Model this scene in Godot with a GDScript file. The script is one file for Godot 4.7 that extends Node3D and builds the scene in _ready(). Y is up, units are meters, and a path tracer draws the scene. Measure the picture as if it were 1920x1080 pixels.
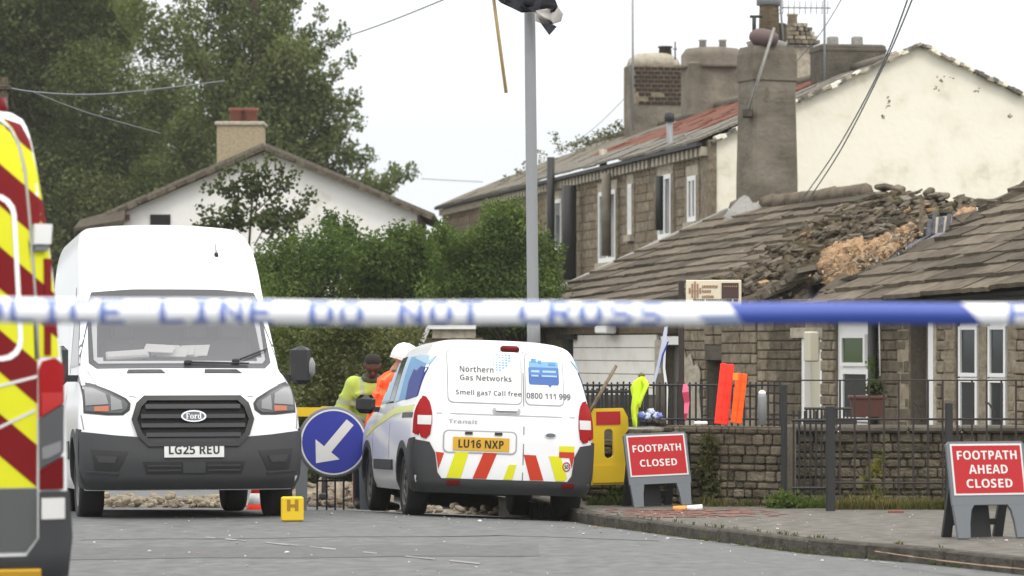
extends Node3D
# ---------------------------------------------------------------- helpers
const F := 6000.0
var rng := RandomNumberGenerator.new()
var M := {}

func P(px: float, py: float, d: float) -> Vector3:      # a point of the street at d metres in front of the camera
	return Vector3((px - 960.0) / F * d, 1.6 - (py - 650.0) / F * d, -d)

func rr(a: float, b: float) -> float:
	return rng.randf_range(a, b)

func lin(r: float, g: float, b: float) -> Color:
	return Color(r, g, b).linear_to_srgb()

func mat(called: String, r: float, g: float, b: float, rough := 0.7, metal := 0.0) -> StandardMaterial3D:
	var m := StandardMaterial3D.new()
	m.resource_name = called
	m.albedo_color = lin(r, g, b)
	m.roughness = rough
	m.metallic = metal
	M[called] = m
	return m

func noise_tex(freq: float, ramp: Array, sd: int, oct := 5, kind := FastNoiseLite.TYPE_SIMPLEX_SMOOTH, size := 512) -> NoiseTexture2D:
	var n := FastNoiseLite.new()
	n.noise_type = kind
	n.seed = sd
	n.frequency = freq
	n.fractal_octaves = oct
	n.fractal_gain = 0.6
	var t := NoiseTexture2D.new()
	t.width = size
	t.height = size
	t.seamless = true
	t.noise = n
	if ramp.size():
		var g := Gradient.new()
		var off := PackedFloat32Array()
		var col := PackedColorArray()
		for i in ramp.size():
			off.append(float(i) / (ramp.size() - 1))
			col.append(ramp[i])
		g.offsets = off
		g.colors = col
		t.color_ramp = g
	return t

# a rough mineral or weathered material: colours (linear) mixed by noise, with fine relief
func nm(called: String, cols: Array, freq: float, scale: float, rough := 0.9, bump := 0.6, bfreq := 0.05) -> StandardMaterial3D:
	var m := mat(called, 1, 1, 1, rough)
	m.albedo_color = Color.WHITE
	m.metallic_specular = 0.2
	var ramp := []
	for c in cols:
		ramp.append(lin(c[0], c[1], c[2]))
	m.albedo_texture = noise_tex(freq, ramp, called.hash() % 1000)
	m.uv1_triplanar = true
	m.uv1_world_triplanar = true
	m.uv1_scale = Vector3.ONE * scale
	if bump > 0.0:
		m.heightmap_enabled = true
		m.heightmap_texture = noise_tex(bfreq, [], called.hash() % 997 + 3)
		m.heightmap_scale = bump
	return m

func new_st(smooth := false) -> SurfaceTool:
	var st := SurfaceTool.new()
	st.begin(Mesh.PRIMITIVE_TRIANGLES)
	st.set_smooth_group(0 if smooth else -1)
	return st

func gpos(n: Node) -> Vector3:
	var p := Vector3.ZERO
	while n != null and n != self:
		p += n.position
		n = n.get_parent()
	return p

func put(called: String, mesh: Mesh, m: Material, parent: Node = null, kind := "") -> MeshInstance3D:
	var o := MeshInstance3D.new()
	o.name = called
	o.mesh = mesh
	if m != null:
		o.material_override = m
	(parent if parent != null else self).add_child(o, true)
	if kind != "":
		o.set_meta("kind", kind)
	return o

func obj(called: String, st: SurfaceTool, m: Material, parent: Node = null, kind := "", made := false) -> MeshInstance3D:
	if not made:
		st.generate_normals()
	return put(called, st.commit(), m, parent, kind)

# the same, for shapes given in world coordinates under an unturned thing
func wobj(called: String, st: SurfaceTool, m: Material, parent: Node, kind := "") -> MeshInstance3D:
	var o := obj(called, st, m, parent, kind)
	o.position = -gpos(parent)
	return o

func tag(o: Node, label: String, category: String, group := "") -> Node:
	o.set_meta("label", label)
	o.set_meta("category", category)
	if group != "":
		o.set_meta("group", group)
	return o

func thing(called: String, label: String, category: String, at := Vector3.ZERO, turn := 0.0, group := "") -> Node3D:
	var o := Node3D.new()
	o.name = called
	add_child(o, true)
	o.position = at
	o.rotation.y = turn
	tag(o, label, category, group)
	return o

func tri(st: SurfaceTool, a: Vector3, b: Vector3, c: Vector3) -> void:
	st.add_vertex(a)
	st.add_vertex(b)
	st.add_vertex(c)

func quad(st: SurfaceTool, a: Vector3, b: Vector3, c: Vector3, d: Vector3) -> void:
	tri(st, a, b, c)
	tri(st, a, c, d)

func hexa(st: SurfaceTool, p: Array) -> void:          # 8 corners: 0-3 below, 4-7 above
	quad(st, p[0], p[1], p[2], p[3])
	quad(st, p[7], p[6], p[5], p[4])
	for i in 4:
		var j := (i + 1) % 4
		quad(st, p[i], p[i + 4], p[j + 4], p[j])

func box(st: SurfaceTool, c: Vector3, s: Vector3, b := Basis()) -> void:
	var h := s / 2
	var p := []
	for y in [-1, 1]:
		for q in [[-1, -1], [1, -1], [1, 1], [-1, 1]]:
			p.append(c + b * Vector3(q[0] * h.x, y * h.y, q[1] * h.z))
	hexa(st, p)

# a box with chamfered long edges (bevel e) made of stacked rings
func bbox(st: SurfaceTool, c: Vector3, s: Vector3, e: float, b := Basis()) -> void:
	var h := s / 2
	var rings := []
	for k in [[-h.y, e], [-h.y + e, 0.0], [h.y - e, 0.0], [h.y, e]]:
		var r := []
		var x: float = h.x - k[1]
		var z: float = h.z - k[1]
		for q in [[-x, -z + e], [-x + e, -z], [x - e, -z], [x, -z + e], [x, z - e], [x - e, z], [-x + e, z], [-x, z - e]]:
			r.append(c + b * Vector3(q[0], k[0], q[1]))
		rings.append(r)
	loft(st, rings, true, true)

func loft(st: SurfaceTool, rings: Array, closed := true, caps := false) -> void:
	var n: int = rings[0].size()
	for i in rings.size() - 1:
		for j in (n if closed else n - 1):
			var k := (j + 1) % n
			quad(st, rings[i][j], rings[i + 1][j], rings[i + 1][k], rings[i][k])
	if caps:
		for q in [[rings[0], 1], [rings[-1], -1]]:
			var r: Array = q[0]
			for j in range(1, n - 1):
				if q[1] == 1:
					tri(st, r[0], r[j], r[j + 1])
				else:
					tri(st, r[0], r[j + 1], r[j])

func tube(st: SurfaceTool, pts: Array, r: float, n := 8, r2 := -1.0) -> void:
	if r2 < 0.0:
		r2 = r
	var rings := []
	for i in pts.size():
		var a: Vector3 = pts[maxi(i - 1, 0)]
		var b: Vector3 = pts[mini(i + 1, pts.size() - 1)]
		var t := (b - a).normalized()
		var u := t.cross(Vector3.UP if absf(t.y) < 0.9 else Vector3.RIGHT).normalized()
		var v := u.cross(t)
		var q := []
		var rad := lerpf(r, r2, float(i) / maxf(1.0, pts.size() - 1))
		for j in n:
			var w := TAU * j / n
			q.append(pts[i] + (u * cos(w) + v * sin(w)) * rad)
		rings.append(q)
	loft(st, rings, true, true)

func lathe(st: SurfaceTool, prof: Array, at: Vector3, b := Basis(), n := 20) -> void:     # prof: [radius, height along y]
	var rings := []
	for p in prof:
		var r := []
		for j in n:
			var w := TAU * j / n
			r.append(at + b * Vector3(cos(w) * p[0], p[1], sin(w) * p[0]))
		rings.append(r)
	loft(st, rings, true, true)

func prism(st: SurfaceTool, poly: PackedVector2Array, xf: Transform3D, d: float) -> void:  # outline in x,y pushed out along z by d
	if Geometry2D.is_polygon_clockwise(poly):
		poly.reverse()
	var t := Geometry2D.triangulate_polygon(poly)
	for i in range(0, t.size(), 3):
		var a := poly[t[i]]
		var b := poly[t[i + 1]]
		var c := poly[t[i + 2]]
		if (b - a).cross(c - a) > 0:
			var s := b
			b = c
			c = s
		tri(st, xf * Vector3(a.x, a.y, d), xf * Vector3(b.x, b.y, d), xf * Vector3(c.x, c.y, d))
		tri(st, xf * Vector3(a.x, a.y, 0), xf * Vector3(c.x, c.y, 0), xf * Vector3(b.x, b.y, 0))
	for i in poly.size():
		var a := poly[i]
		var b := poly[(i + 1) % poly.size()]
		quad(st, xf * Vector3(a.x, a.y, 0), xf * Vector3(a.x, a.y, d), xf * Vector3(b.x, b.y, d), xf * Vector3(b.x, b.y, 0))

func poly(a: Array) -> PackedVector2Array:
	var p := PackedVector2Array()
	for q in a:
		p.append(Vector2(q[0], q[1]))
	return p

func rect(x0: float, y0: float, x1: float, y1: float) -> PackedVector2Array:
	return poly([[x0, y0], [x1, y0], [x1, y1], [x0, y1]])

func round_rect(x0: float, y0: float, x1: float, y1: float, r: float) -> PackedVector2Array:
	var p := PackedVector2Array()
	for k in [[x1 - r, y1 - r, 0], [x0 + r, y1 - r, 1], [x0 + r, y0 + r, 2], [x1 - r, y0 + r, 3]]:
		for i in 5:
			var w: float = (k[2] + i / 4.0) * PI / 2
			p.append(Vector2(k[0] + cos(w) * r, k[1] + sin(w) * r))
	return p

func ellipse(cx: float, cy: float, rx: float, ry: float, n := 24) -> PackedVector2Array:
	var p := PackedVector2Array()
	for i in n:
		p.append(Vector2(cx + cos(TAU * i / n) * rx, cy + sin(TAU * i / n) * ry))
	return p

func text_arrays(s: String, serif := false, bold := true) -> Array:      # vertices and indices of flat letters in a unit box
	var f := SystemFont.new()
	f.font_names = PackedStringArray(["Droid Serif" if serif else "Droid Sans"])
	f.font_weight = 700 if bold else 400
	var t := TextMesh.new()
	t.text = s
	t.font = f
	t.font_size = 64
	t.pixel_size = 0.01
	t.depth = 0.0
	t.curve_step = 1.5
	var a := t.get_mesh_arrays()
	var v: PackedVector3Array = a[Mesh.ARRAY_VERTEX]
	var idx: PackedInt32Array = a[Mesh.ARRAY_INDEX] if a[Mesh.ARRAY_INDEX] != null else PackedInt32Array()
	if idx.is_empty():
		for i in v.size():
			idx.append(i)
	var lo := Vector3.INF
	var hi := -Vector3.INF
	for q in v:
		lo = lo.min(q)
		hi = hi.max(q)
	var out := PackedVector2Array()
	for q in v:
		out.append(Vector2((q.x - lo.x) / (hi.x - lo.x), (q.y - lo.y) / (hi.y - lo.y)))
	return [out, idx]

func letters(s: String, xf: Transform3D, w: float, h: float, m: Material, parent: Node, called := "lettering", serif := false, bold := true) -> MeshInstance3D:
	var a := text_arrays(s, serif, bold)
	var st := new_st()
	for i in a[1]:
		var q: Vector2 = a[0][i]
		st.add_vertex(xf * Vector3((q.x - 0.5) * w, (q.y - 0.5) * h, 0))
	return obj(called, st, m, parent)

# ---------------------------------------------------------------- vehicle shells
class Shell:
	var keys: Array          # [y, front z, front bow, front corner depth, rear z, rear bow, rear corner depth, half width]
	func v(y: float, c: int) -> float:
		var n := keys.size()
		if y <= keys[0][0]:
			return keys[0][c]
		if y >= keys[n - 1][0]:
			return keys[n - 1][c]
		var i := 0
		while keys[i + 1][0] < y:
			i += 1
		var h: float = keys[i + 1][0] - keys[i][0]
		var t: float = (y - keys[i][0]) / h
		var d: float = (keys[i + 1][c] - keys[i][c]) / h
		var d0: float = d if i == 0 else (keys[i][c] - keys[i - 1][c]) / (keys[i][0] - keys[i - 1][0])
		var d1: float = d if i == n - 2 else (keys[i + 2][c] - keys[i + 1][c]) / (keys[i + 2][0] - keys[i + 1][0])
		var m0: float = 0.0 if d0 * d <= 0 else 2 * d0 * d / (d0 + d)
		var m1: float = 0.0 if d1 * d <= 0 else 2 * d1 * d / (d1 + d)
		var t2 := t * t
		var t3 := t2 * t
		return keys[i][c] * (2 * t3 - 3 * t2 + 1) + m0 * h * (t3 - 2 * t2 + t) + keys[i + 1][c] * (3 * t2 - 2 * t3) + m1 * h * (t3 - t2)
	func endz(t: float, y: float, front: bool) -> float:
		var a := minf(absf(t), 1.0)
		var k := 1.0 - pow(1.0 - pow(a, 3.5), 1.0 / 3.5)
		if front:
			return v(y, 1) - v(y, 2) * a * a - v(y, 3) * k
		return v(y, 4) + v(y, 5) * a * a + v(y, 6) * k
	func pt(face: String, u: float, y: float) -> Vector3:
		var w := v(y, 7)
		if face == "front" or face == "rear":
			var x := clampf(u, -w, w)
			return Vector3(x, y, endz(x / w, y, face == "front"))
		var s := 1.0 if face == "left" else -1.0
		var zf := endz(1, y, true)
		var zr := endz(1, y, false)
		var x2 := w
		if u > zf or u < zr:      # round the corner
			var lo := 0.0
			var hi := 1.0
			for i in 18:
				var mid := (lo + hi) / 2
				var z := endz(mid, y, u > zf)
				if (u > zf and z > u) or (u < zr and z < u):
					lo = mid
				else:
					hi = mid
			x2 = lo * w
		return Vector3(s * x2, y, u)
	func nrm(face: String, u: float, y: float) -> Vector3:
		var e := 0.004
		var a := pt(face, u + e, y) - pt(face, u - e, y)
		var b := pt(face, u, y + e) - pt(face, u, y - e)
		var n := a.cross(b).normalized()
		var out := {"front": Vector3(0, 0, 1), "rear": Vector3(0, 0, -1), "left": Vector3(1, 0, 0), "right": Vector3(-1, 0, 0)}
		return n if n.dot(out[face]) >= 0 else -n

func shell_body(sh: Shell, y0: float, y1: float, cut: Callable, nlev := 56) -> SurfaceTool:
	var st := new_st(true)
	var rings := []
	var info := []
	for i in nlev + 1:
		var y := lerpf(y0, y1, float(i) / nlev)
		var w := sh.v(y, 7)
		var r := []
		var inf := []
		for j in 33:
			var t := sin((j / 32.0 - 0.5) * PI)
			r.append(Vector3(t * w, y, sh.endz(t, y, true)))
			inf.append(["front", t * w])
		var zf := sh.endz(1, y, true)
		var zr := sh.endz(1, y, false)
		for j in range(1, 90):
			var z := lerpf(zf, zr, j / 90.0)
			r.append(Vector3(w, y, z))
			inf.append(["left", z])
		for j in 33:
			var t := -sin((j / 32.0 - 0.5) * PI)
			r.append(Vector3(t * w, y, sh.endz(t, y, false)))
			inf.append(["rear", t * w])
		for j in range(1, 90):
			var z := lerpf(zr, zf, j / 90.0)
			r.append(Vector3(-w, y, z))
			inf.append(["right", z])
		rings.append(r)
		info.append(inf)
	var n: int = rings[0].size()
	for i in nlev:
		for j in n:
			var k := (j + 1) % n
			var c: Vector3 = (rings[i][j] + rings[i + 1][k]) / 2
			if cut.call(info[i][j][0], c):
				continue
			quad(st, rings[i][j], rings[i + 1][j], rings[i + 1][k], rings[i][k])
	var top: Array = rings[nlev]
	var mid := Vector3.ZERO
	for p in top:
		mid += p / n
	for j in n:
		tri(st, top[j], mid + Vector3(0, 0.012, 0), top[(j + 1) % n])
	return st

func facing(st: SurfaceTool, sh: Shell, face: String, g: Array, off: float) -> void:     # one triangle, its front outwards
	var p := []
	var n := []
	for v in g:
		n.append(sh.nrm(face, v.x, v.y))
		p.append(sh.pt(face, v.x, v.y) + n[-1] * off)
	var order := [0, 1, 2] if (p[1] - p[0]).cross(p[2] - p[0]).dot(n[0]) < 0 else [0, 2, 1]
	for k in order:
		st.set_normal(n[k])
		st.add_vertex(p[k])

# a skin laid on a shell: outline in (u, height), raised by off, with a rim going th back
func skin(sh: Shell, face: String, outline: PackedVector2Array, off: float, m: Material, parent: Node, called: String, th := 0.006, cell := 0.08, hole := PackedVector2Array()) -> MeshInstance3D:
	var st := SurfaceTool.new()
	st.begin(Mesh.PRIMITIVE_TRIANGLES)
	var lo := Vector2.INF
	var hi := -Vector2.INF
	for q in outline:
		lo = lo.min(q)
		hi = hi.max(q)
	var nx := maxi(1, ceili((hi.x - lo.x) / cell))
	var ny := maxi(1, ceili((hi.y - lo.y) / cell))
	for i in nx:
		for j in ny:
			var c := rect(lerpf(lo.x, hi.x, float(i) / nx), lerpf(lo.y, hi.y, float(j) / ny), lerpf(lo.x, hi.x, (i + 1.0) / nx), lerpf(lo.y, hi.y, (j + 1.0) / ny))
			for piece in Geometry2D.intersect_polygons(outline, c):
				var list := [piece] if hole.is_empty() else Geometry2D.clip_polygons(piece, hole)
				for q in list:
					if Geometry2D.is_polygon_clockwise(q):
						continue
					var t := Geometry2D.triangulate_polygon(q)
					for k in range(0, t.size(), 3):
						facing(st, sh, face, [q[t[k]], q[t[k + 1]], q[t[k + 2]]], off)
	for edge in ([outline] if hole.is_empty() else [outline, hole]):
		for i in edge.size():
			var a: Vector2 = edge[i]
			var b: Vector2 = edge[(i + 1) % edge.size()]
			var cnt := maxi(1, ceili(a.distance_to(b) / cell))
			for k in cnt:
				var g := a.lerp(b, float(k) / cnt)
				var h := a.lerp(b, (k + 1.0) / cnt)
				var n1 := sh.nrm(face, g.x, g.y)
				var n2 := sh.nrm(face, h.x, h.y)
				var p1 := sh.pt(face, g.x, g.y)
				var p2 := sh.pt(face, h.x, h.y)
				var q4 := [p1 + n1 * off, p2 + n2 * off, p2 + n2 * (off - th), p1 + n1 * (off - th)]
				var sn: Vector3 = -(q4[1] - q4[0]).cross(q4[2] - q4[0]).normalized()
				for v in [q4[0], q4[1], q4[2], q4[0], q4[2], q4[3]]:
					st.set_normal(sn)
					st.add_vertex(v)
	return obj(called, st, m, parent, "", true)

func wrap_text(sh: Shell, face: String, s: String, u0: float, u1: float, y0: float, y1: float, off: float, m: Material, parent: Node, called := "lettering", serif := false, bold := true) -> void:
	var a := text_arrays(s, serif, bold)
	var st := SurfaceTool.new()
	st.begin(Mesh.PRIMITIVE_TRIANGLES)
	var idx: PackedInt32Array = a[1]
	for i in range(0, idx.size(), 3):
		var g := []
		for k in 3:
			var q: Vector2 = a[0][idx[i + k]]
			g.append(Vector2(lerpf(u0, u1, q.x), lerpf(y0, y1, q.y)))
		facing(st, sh, face, g, off)
	obj(called, st, m, parent, "", true)

func mirror(p: PackedVector2Array) -> PackedVector2Array:
	var q := PackedVector2Array()
	for v in p:
		q.append(Vector2(-v.x, v.y))
	q.reverse()
	return q

func add_wheel(van: Node, x: float, z: float, r: float, w: float) -> void:
	var s := signf(x)
	var b := Basis(Vector3(0, 0, 1), -s * PI / 2)       # lathe axis y becomes outward x
	var st := new_st(true)
	lathe(st, [[r * 0.66, -w * 0.5], [r * 0.9, -w * 0.5], [r * 0.98, -w * 0.42], [r, -w * 0.3], [r, w * 0.3], [r * 0.98, w * 0.42], [r * 0.9, w * 0.5], [r * 0.68, w * 0.47], [r * 0.65, w * 0.36]], Vector3.ZERO, b, 32)
	var tyre := obj("wheel", st, M.rubber, van)
	tyre.position = Vector3(x, r, z)
	var rim := new_st(true)
	lathe(rim, [[r * 0.2, w * 0.1], [r * 0.655, w * 0.1], [r * 0.66, w * 0.46], [r * 0.63, w * 0.46], [r * 0.6, w * 0.3], [r * 0.2, w * 0.36], [0.01, w * 0.4]], Vector3.ZERO, b, 24)
	for k in 8:
		var a := TAU * k / 8
		box(rim, b * Vector3(cos(a) * r * 0.4, w * 0.36, sin(a) * r * 0.4), Vector3(0.02, r * 0.36, 0.05), Basis(Vector3(1, 0, 0), -a * s + PI / 2))
	obj("rim", rim, M.steel, tyre)

func arch_lip(van: Node, sh: Shell, face: String, z: float, yc: float, r: float, m: Material, wide := 0.06) -> void:
	var o := PackedVector2Array()
	var n := 18
	for i in n + 1:
		var w := lerpf(-0.12, PI + 0.12, float(i) / n)
		o.append(Vector2(z + cos(w) * (r + wide), yc + sin(w) * (r + wide)))
	for i in n + 1:
		var w := lerpf(PI + 0.12, -0.12, float(i) / n)
		o.append(Vector2(z + cos(w) * (r - 0.02), yc + sin(w) * (r - 0.02)))
	skin(sh, face, o, 0.012, m, van, "arch_trim", 0.05, 0.1)

# ---------------------------------------------------------------- soft bodies (people)
func cap_d(p: Vector3, c: Array) -> float:
	var a: Vector3 = c[0]
	var ba: Vector3 = c[1] - a
	var t := clampf((p - a).dot(ba) / maxf(ba.length_squared(), 1e-9), 0, 1)
	return p.distance_to(a + ba * t) - lerpf(c[2], c[3], t)

func flesh(st: SurfaceTool, caps: Array, cell: float, k: float, tint: Callable) -> void:
	var lo := Vector3.INF
	var hi := -Vector3.INF
	for c in caps:
		var r := maxf(c[2], c[3]) + k + cell * 2
		lo = lo.min(c[0] - Vector3.ONE * r).min(c[1] - Vector3.ONE * r)
		hi = hi.max(c[0] + Vector3.ONE * r).max(c[1] + Vector3.ONE * r)
	var nx := ceili((hi.x - lo.x) / cell) + 1
	var ny := ceili((hi.y - lo.y) / cell) + 1
	var nz := ceili((hi.z - lo.z) / cell) + 1
	var f := PackedFloat32Array()
	f.resize(nx * ny * nz)
	f.fill(1.0)
	for c in caps:
		var r := maxf(c[2], c[3]) + k + cell * 2
		var a: Vector3 = ((c[0].min(c[1]) - Vector3.ONE * r - lo) / cell).floor()
		var b: Vector3 = ((c[0].max(c[1]) + Vector3.ONE * r - lo) / cell).ceil()
		for x in range(maxi(0, int(a.x)), mini(nx, int(b.x) + 1)):
			for y in range(maxi(0, int(a.y)), mini(ny, int(b.y) + 1)):
				for z in range(maxi(0, int(a.z)), mini(nz, int(b.z) + 1)):
					var d := cap_d(lo + Vector3(x, y, z) * cell, c)
					var i := (x * ny + y) * nz + z
					var e := f[i]
					var h := maxf(k - absf(d - e), 0.0) / k
					f[i] = minf(d, e) - h * h * k * 0.25
	var ids := {}
	var vs := PackedVector3Array()
	for x in nx - 1:
		for y in ny - 1:
			for z in nz - 1:
				var sum := Vector3.ZERO
				var cnt := 0
				var vals := []
				var neg := 0
				for q in 8:
					var val := f[((x + (q & 1)) * ny + y + ((q >> 1) & 1)) * nz + z + (q >> 2)]
					vals.append(val)
					if val < 0:
						neg += 1
				if neg == 0 or neg == 8:
					continue
				for e in [[0, 1], [2, 3], [4, 5], [6, 7], [0, 2], [1, 3], [4, 6], [5, 7], [0, 4], [1, 5], [2, 6], [3, 7]]:
					var v0: float = vals[e[0]]
					var v1: float = vals[e[1]]
					if (v0 < 0) != (v1 < 0):
						var t := v0 / (v0 - v1)
						var p0 := Vector3(e[0] & 1, (e[0] >> 1) & 1, e[0] >> 2)
						var p1 := Vector3(e[1] & 1, (e[1] >> 1) & 1, e[1] >> 2)
						sum += p0.lerp(p1, t)
						cnt += 1
				ids[(x * ny + y) * nz + z] = vs.size()
				vs.append(lo + (Vector3(x, y, z) + sum / cnt) * cell)
	var col := PackedColorArray()
	for v in vs:
		var best := 1e9
		var bc: Array = caps[0]
		for c in caps:
			var d := cap_d(v, c)
			if d < best:
				best = d
				bc = c
		col.append(tint.call(v, bc[4]))
	for key in ids:
		var z: int = key % nz
		var y: int = (key / nz) % ny
		var x: int = key / (nz * ny)
		var c0 := f[(x * ny + y) * nz + z]
		for ax in 3:
			var step: int = [ny * nz, nz, 1][ax]
			var c1 := f[key + step]
			if (c0 < 0) == (c1 < 0):
				continue
			var s1: int = [nz, ny * nz, ny * nz][ax]
			var s2: int = [1, 1, nz][ax]
			var loop := [key, key - s1, key - s1 - s2, key - s2]
			if not loop.all(func(i): return ids.has(i)):
				continue
			if (c0 < 0) != (ax == 1):
				loop.reverse()
			for i in [0, 1, 2, 0, 2, 3]:
				var n: int = ids[loop[i]]
				st.set_color(col[n])
				st.add_vertex(vs[n])

# ---------------------------------------------------------------- foliage
func leaf_mesh(n: int, r: float, len: float, sd: int, long := 1.5) -> ArrayMesh:
	var g := RandomNumberGenerator.new()
	g.seed = sd
	var st := new_st()
	for i in n:
		var c := Vector3(g.randfn(), g.randfn(), g.randfn()).normalized() * r * pow(g.randf(), 0.5)
		var d := Vector3(g.randfn(), g.randfn() * 0.6 + 0.15, g.randfn()).normalized()
		var s := d.cross(Vector3(g.randfn(), g.randfn(), g.randfn())).normalized()
		var l := len * g.randf_range(0.7, 1.25)
		var up := d.cross(s) * l * 0.12
		tri(st, c, c + d * l * 0.5 + s * l * 0.5 / long, c + d * l + up)
		tri(st, c, c + d * l + up, c + d * l * 0.5 - s * l * 0.5 / long)
	st.generate_normals()
	return st.commit()

func scatter(called: String, blobs: Array, per: float, mesh: Mesh, m: Material, tints: Array, parent: Node, base: Vector3, smin := 0.7, smax := 1.3, hollow := 0.45) -> MultiMeshInstance3D:
	# blobs: [centre, radii]; per = copies per square metre of each blob's cross-section
	var xs := []
	var cs := []
	for b in blobs:
		var r: Vector3 = b[1]
		var cnt := int(per * PI * r.x * r.y * (b[2] if b.size() > 2 else 1.0))
		var tone: Color = tints[rng.randi() % tints.size()]
		for i in cnt:
			var d := Vector3(rng.randfn(), rng.randfn(), rng.randfn()).normalized()
			var q: Vector3 = b[0] + d * r * pow(rng.randf(), hollow)
			var s := rr(smin, smax)
			xs.append(Transform3D(Basis.from_euler(Vector3(rr(-0.8, 0.8), rr(0, TAU), rr(-0.8, 0.8))).scaled(Vector3.ONE * s), q - base))
			var t: Color = tone.lerp(tints[rng.randi() % tints.size()], 0.45)
			var j := rr(0.75, 1.3)
			cs.append(Color(t.r * j, t.g * j, t.b * j))
	var mm := MultiMesh.new()
	mm.transform_format = MultiMesh.TRANSFORM_3D
	mm.use_colors = true
	mm.mesh = mesh
	mm.instance_count = xs.size()
	for i in xs.size():
		mm.set_instance_transform(i, xs[i])
		mm.set_instance_color(i, cs[i])
	var o := MultiMeshInstance3D.new()
	o.name = called
	o.multimesh = mm
	o.material_override = m
	(parent if parent != null else self).add_child(o, true)
	o.set_meta("kind", "stuff")
	return o

func limb(st: SurfaceTool, a: Vector3, b: Vector3, r0: float, r1: float, bend := 0.1) -> void:
	var pts := []
	var off := Vector3(rr(-1, 1), rr(-0.3, 0.3), rr(-1, 1)) * a.distance_to(b) * bend
	for i in 6:
		var t := i / 5.0
		pts.append(a.lerp(b, t) + off * sin(t * PI))
	tube(st, pts, r0, 7, r1)

func px_blobs(list: Array, d: float, depth := 1.0, shift := Vector2.ZERO) -> Array:
	var out := []
	for b in list:
		var r: float = b[2] / F * d
		out.append([P(b[0] + shift.x, b[1] + shift.y, d + rr(-depth, depth)), Vector3(r, r * (b[4] if b.size() > 4 else 1.0), r), b[3] if b.size() > 3 else 1.0])
	return out

# ---------------------------------------------------------------- levels of the ground
func keyed(k: Array, x: float) -> float:
	if x <= k[0][0]:
		return k[0][1]
	for i in k.size() - 1:
		if x <= k[i + 1][0]:
			return lerpf(k[i][1], k[i + 1][1], (x - k[i][0]) / (k[i + 1][0] - k[i][0]))
	return k[-1][1]

const ROAD := [[0.0, 0.09], [15.0, 0.09], [24.0, 0.08], [28.0, 0.06], [29.0, 0.05], [30.0, 0.03], [31.0, -0.005], [32.5, -0.07], [36.0, -0.22], [45.0, -0.4], [60.0, -0.5], [200.0, -0.5]]
const KERB := [[10.0, 9.5], [14.0, 7.4], [18.0, 5.55], [22.4, 3.58], [23.4, 3.12], [24.7, 2.32], [26.9, 1.52], [29.3, 0.72], [31.0, 0.52], [33.0, 0.22], [36.0, -0.25], [45.0, -1.8], [60.0, -5.0]]
const PAVE := [[0.0, 0.13], [22.0, 0.12], [24.7, 0.11], [29.0, 0.07], [31.0, 0.05], [35.0, 0.02], [60.0, -0.2]]

func road_y(x: float, d: float) -> float:
	var dk := keyed(KERB, d) - x
	return keyed(ROAD, d) - 0.04 * clampf(2.0 - dk, 0, 2)

func pave_y(d: float) -> float:
	return keyed(PAVE, d)

func _ready() -> void:
	rng.seed = 7
	var cam := Camera3D.new()
	cam.name = "camera"
	cam.position = Vector3(0, 1.6, 0)
	var att := CameraAttributesPhysical.new()
	att.frustum_focus_distance = 31.0
	att.frustum_focal_length = 50.0
	att.exposure_aperture = 1.6
	att.frustum_near = 1.0
	att.frustum_far = 2000.0
	cam.attributes = att
	cam.projection = Camera3D.PROJECTION_FRUSTUM
	cam.near = 1.0
	cam.far = 2000.0
	cam.size = 1080.0 / F
	cam.frustum_offset = Vector2(0, 110.0 / F)
	cam.current = true
	add_child(cam)
	var env := Environment.new()
	env.background_mode = Environment.BG_SKY
	var sky := ProceduralSkyMaterial.new()
	sky.sky_top_color = Color(1.0, 1.0, 1.0)
	sky.sky_horizon_color = Color(0.578, 0.594, 0.607)
	sky.sky_curve = 0.22
	sky.sky_energy_multiplier = 1.46
	sky.ground_bottom_color = Color(0.3, 0.3, 0.3)
	sky.ground_horizon_color = Color(0.4, 0.4, 0.4)
	sky.sky_cover = noise_tex(0.006, [Color(0, 0, 0, 1), Color(0.02, 0.02, 0.03, 1), Color(0.3, 0.28, 0.27, 1), Color(0.42, 0.4, 0.38, 1)], 21, 4, FastNoiseLite.TYPE_SIMPLEX_SMOOTH, 1024)
	sky.sky_cover_modulate = Color(1, 1, 1, 0.45)
	sky.sun_angle_max = 0.0
	var s := Sky.new()
	s.sky_material = sky
	env.sky = s
	env.tonemap_mode = Environment.TONE_MAPPER_LINEAR
	env.tonemap_exposure = 1.0
	env.fog_enabled = true
	env.fog_density = 0.0003
	env.fog_light_color = Color(0.95, 0.95, 0.93)
	env.sdfgi_enabled = true
	env.ssao_enabled = true
	env.ssil_enabled = true
	var we := WorldEnvironment.new()
	we.name = "world_environment"
	we.environment = env
	add_child(we)
	var sun := DirectionalLight3D.new()
	sun.name = "sun"
	sun.light_energy = 0.4
	sun.light_color = Color(1.0, 0.97, 0.92)
	sun.light_angular_distance = 14.0
	sun.shadow_enabled = true
	sun.rotation_degrees = Vector3(-52, 26, 0)
	add_child(sun)
	materials()
	ground()
	backdrop()
	terrace()
	cottages()
	street_walls()
	transit()
	courier()
	rescue_van()
	people()
	signs()
	small_things()

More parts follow.
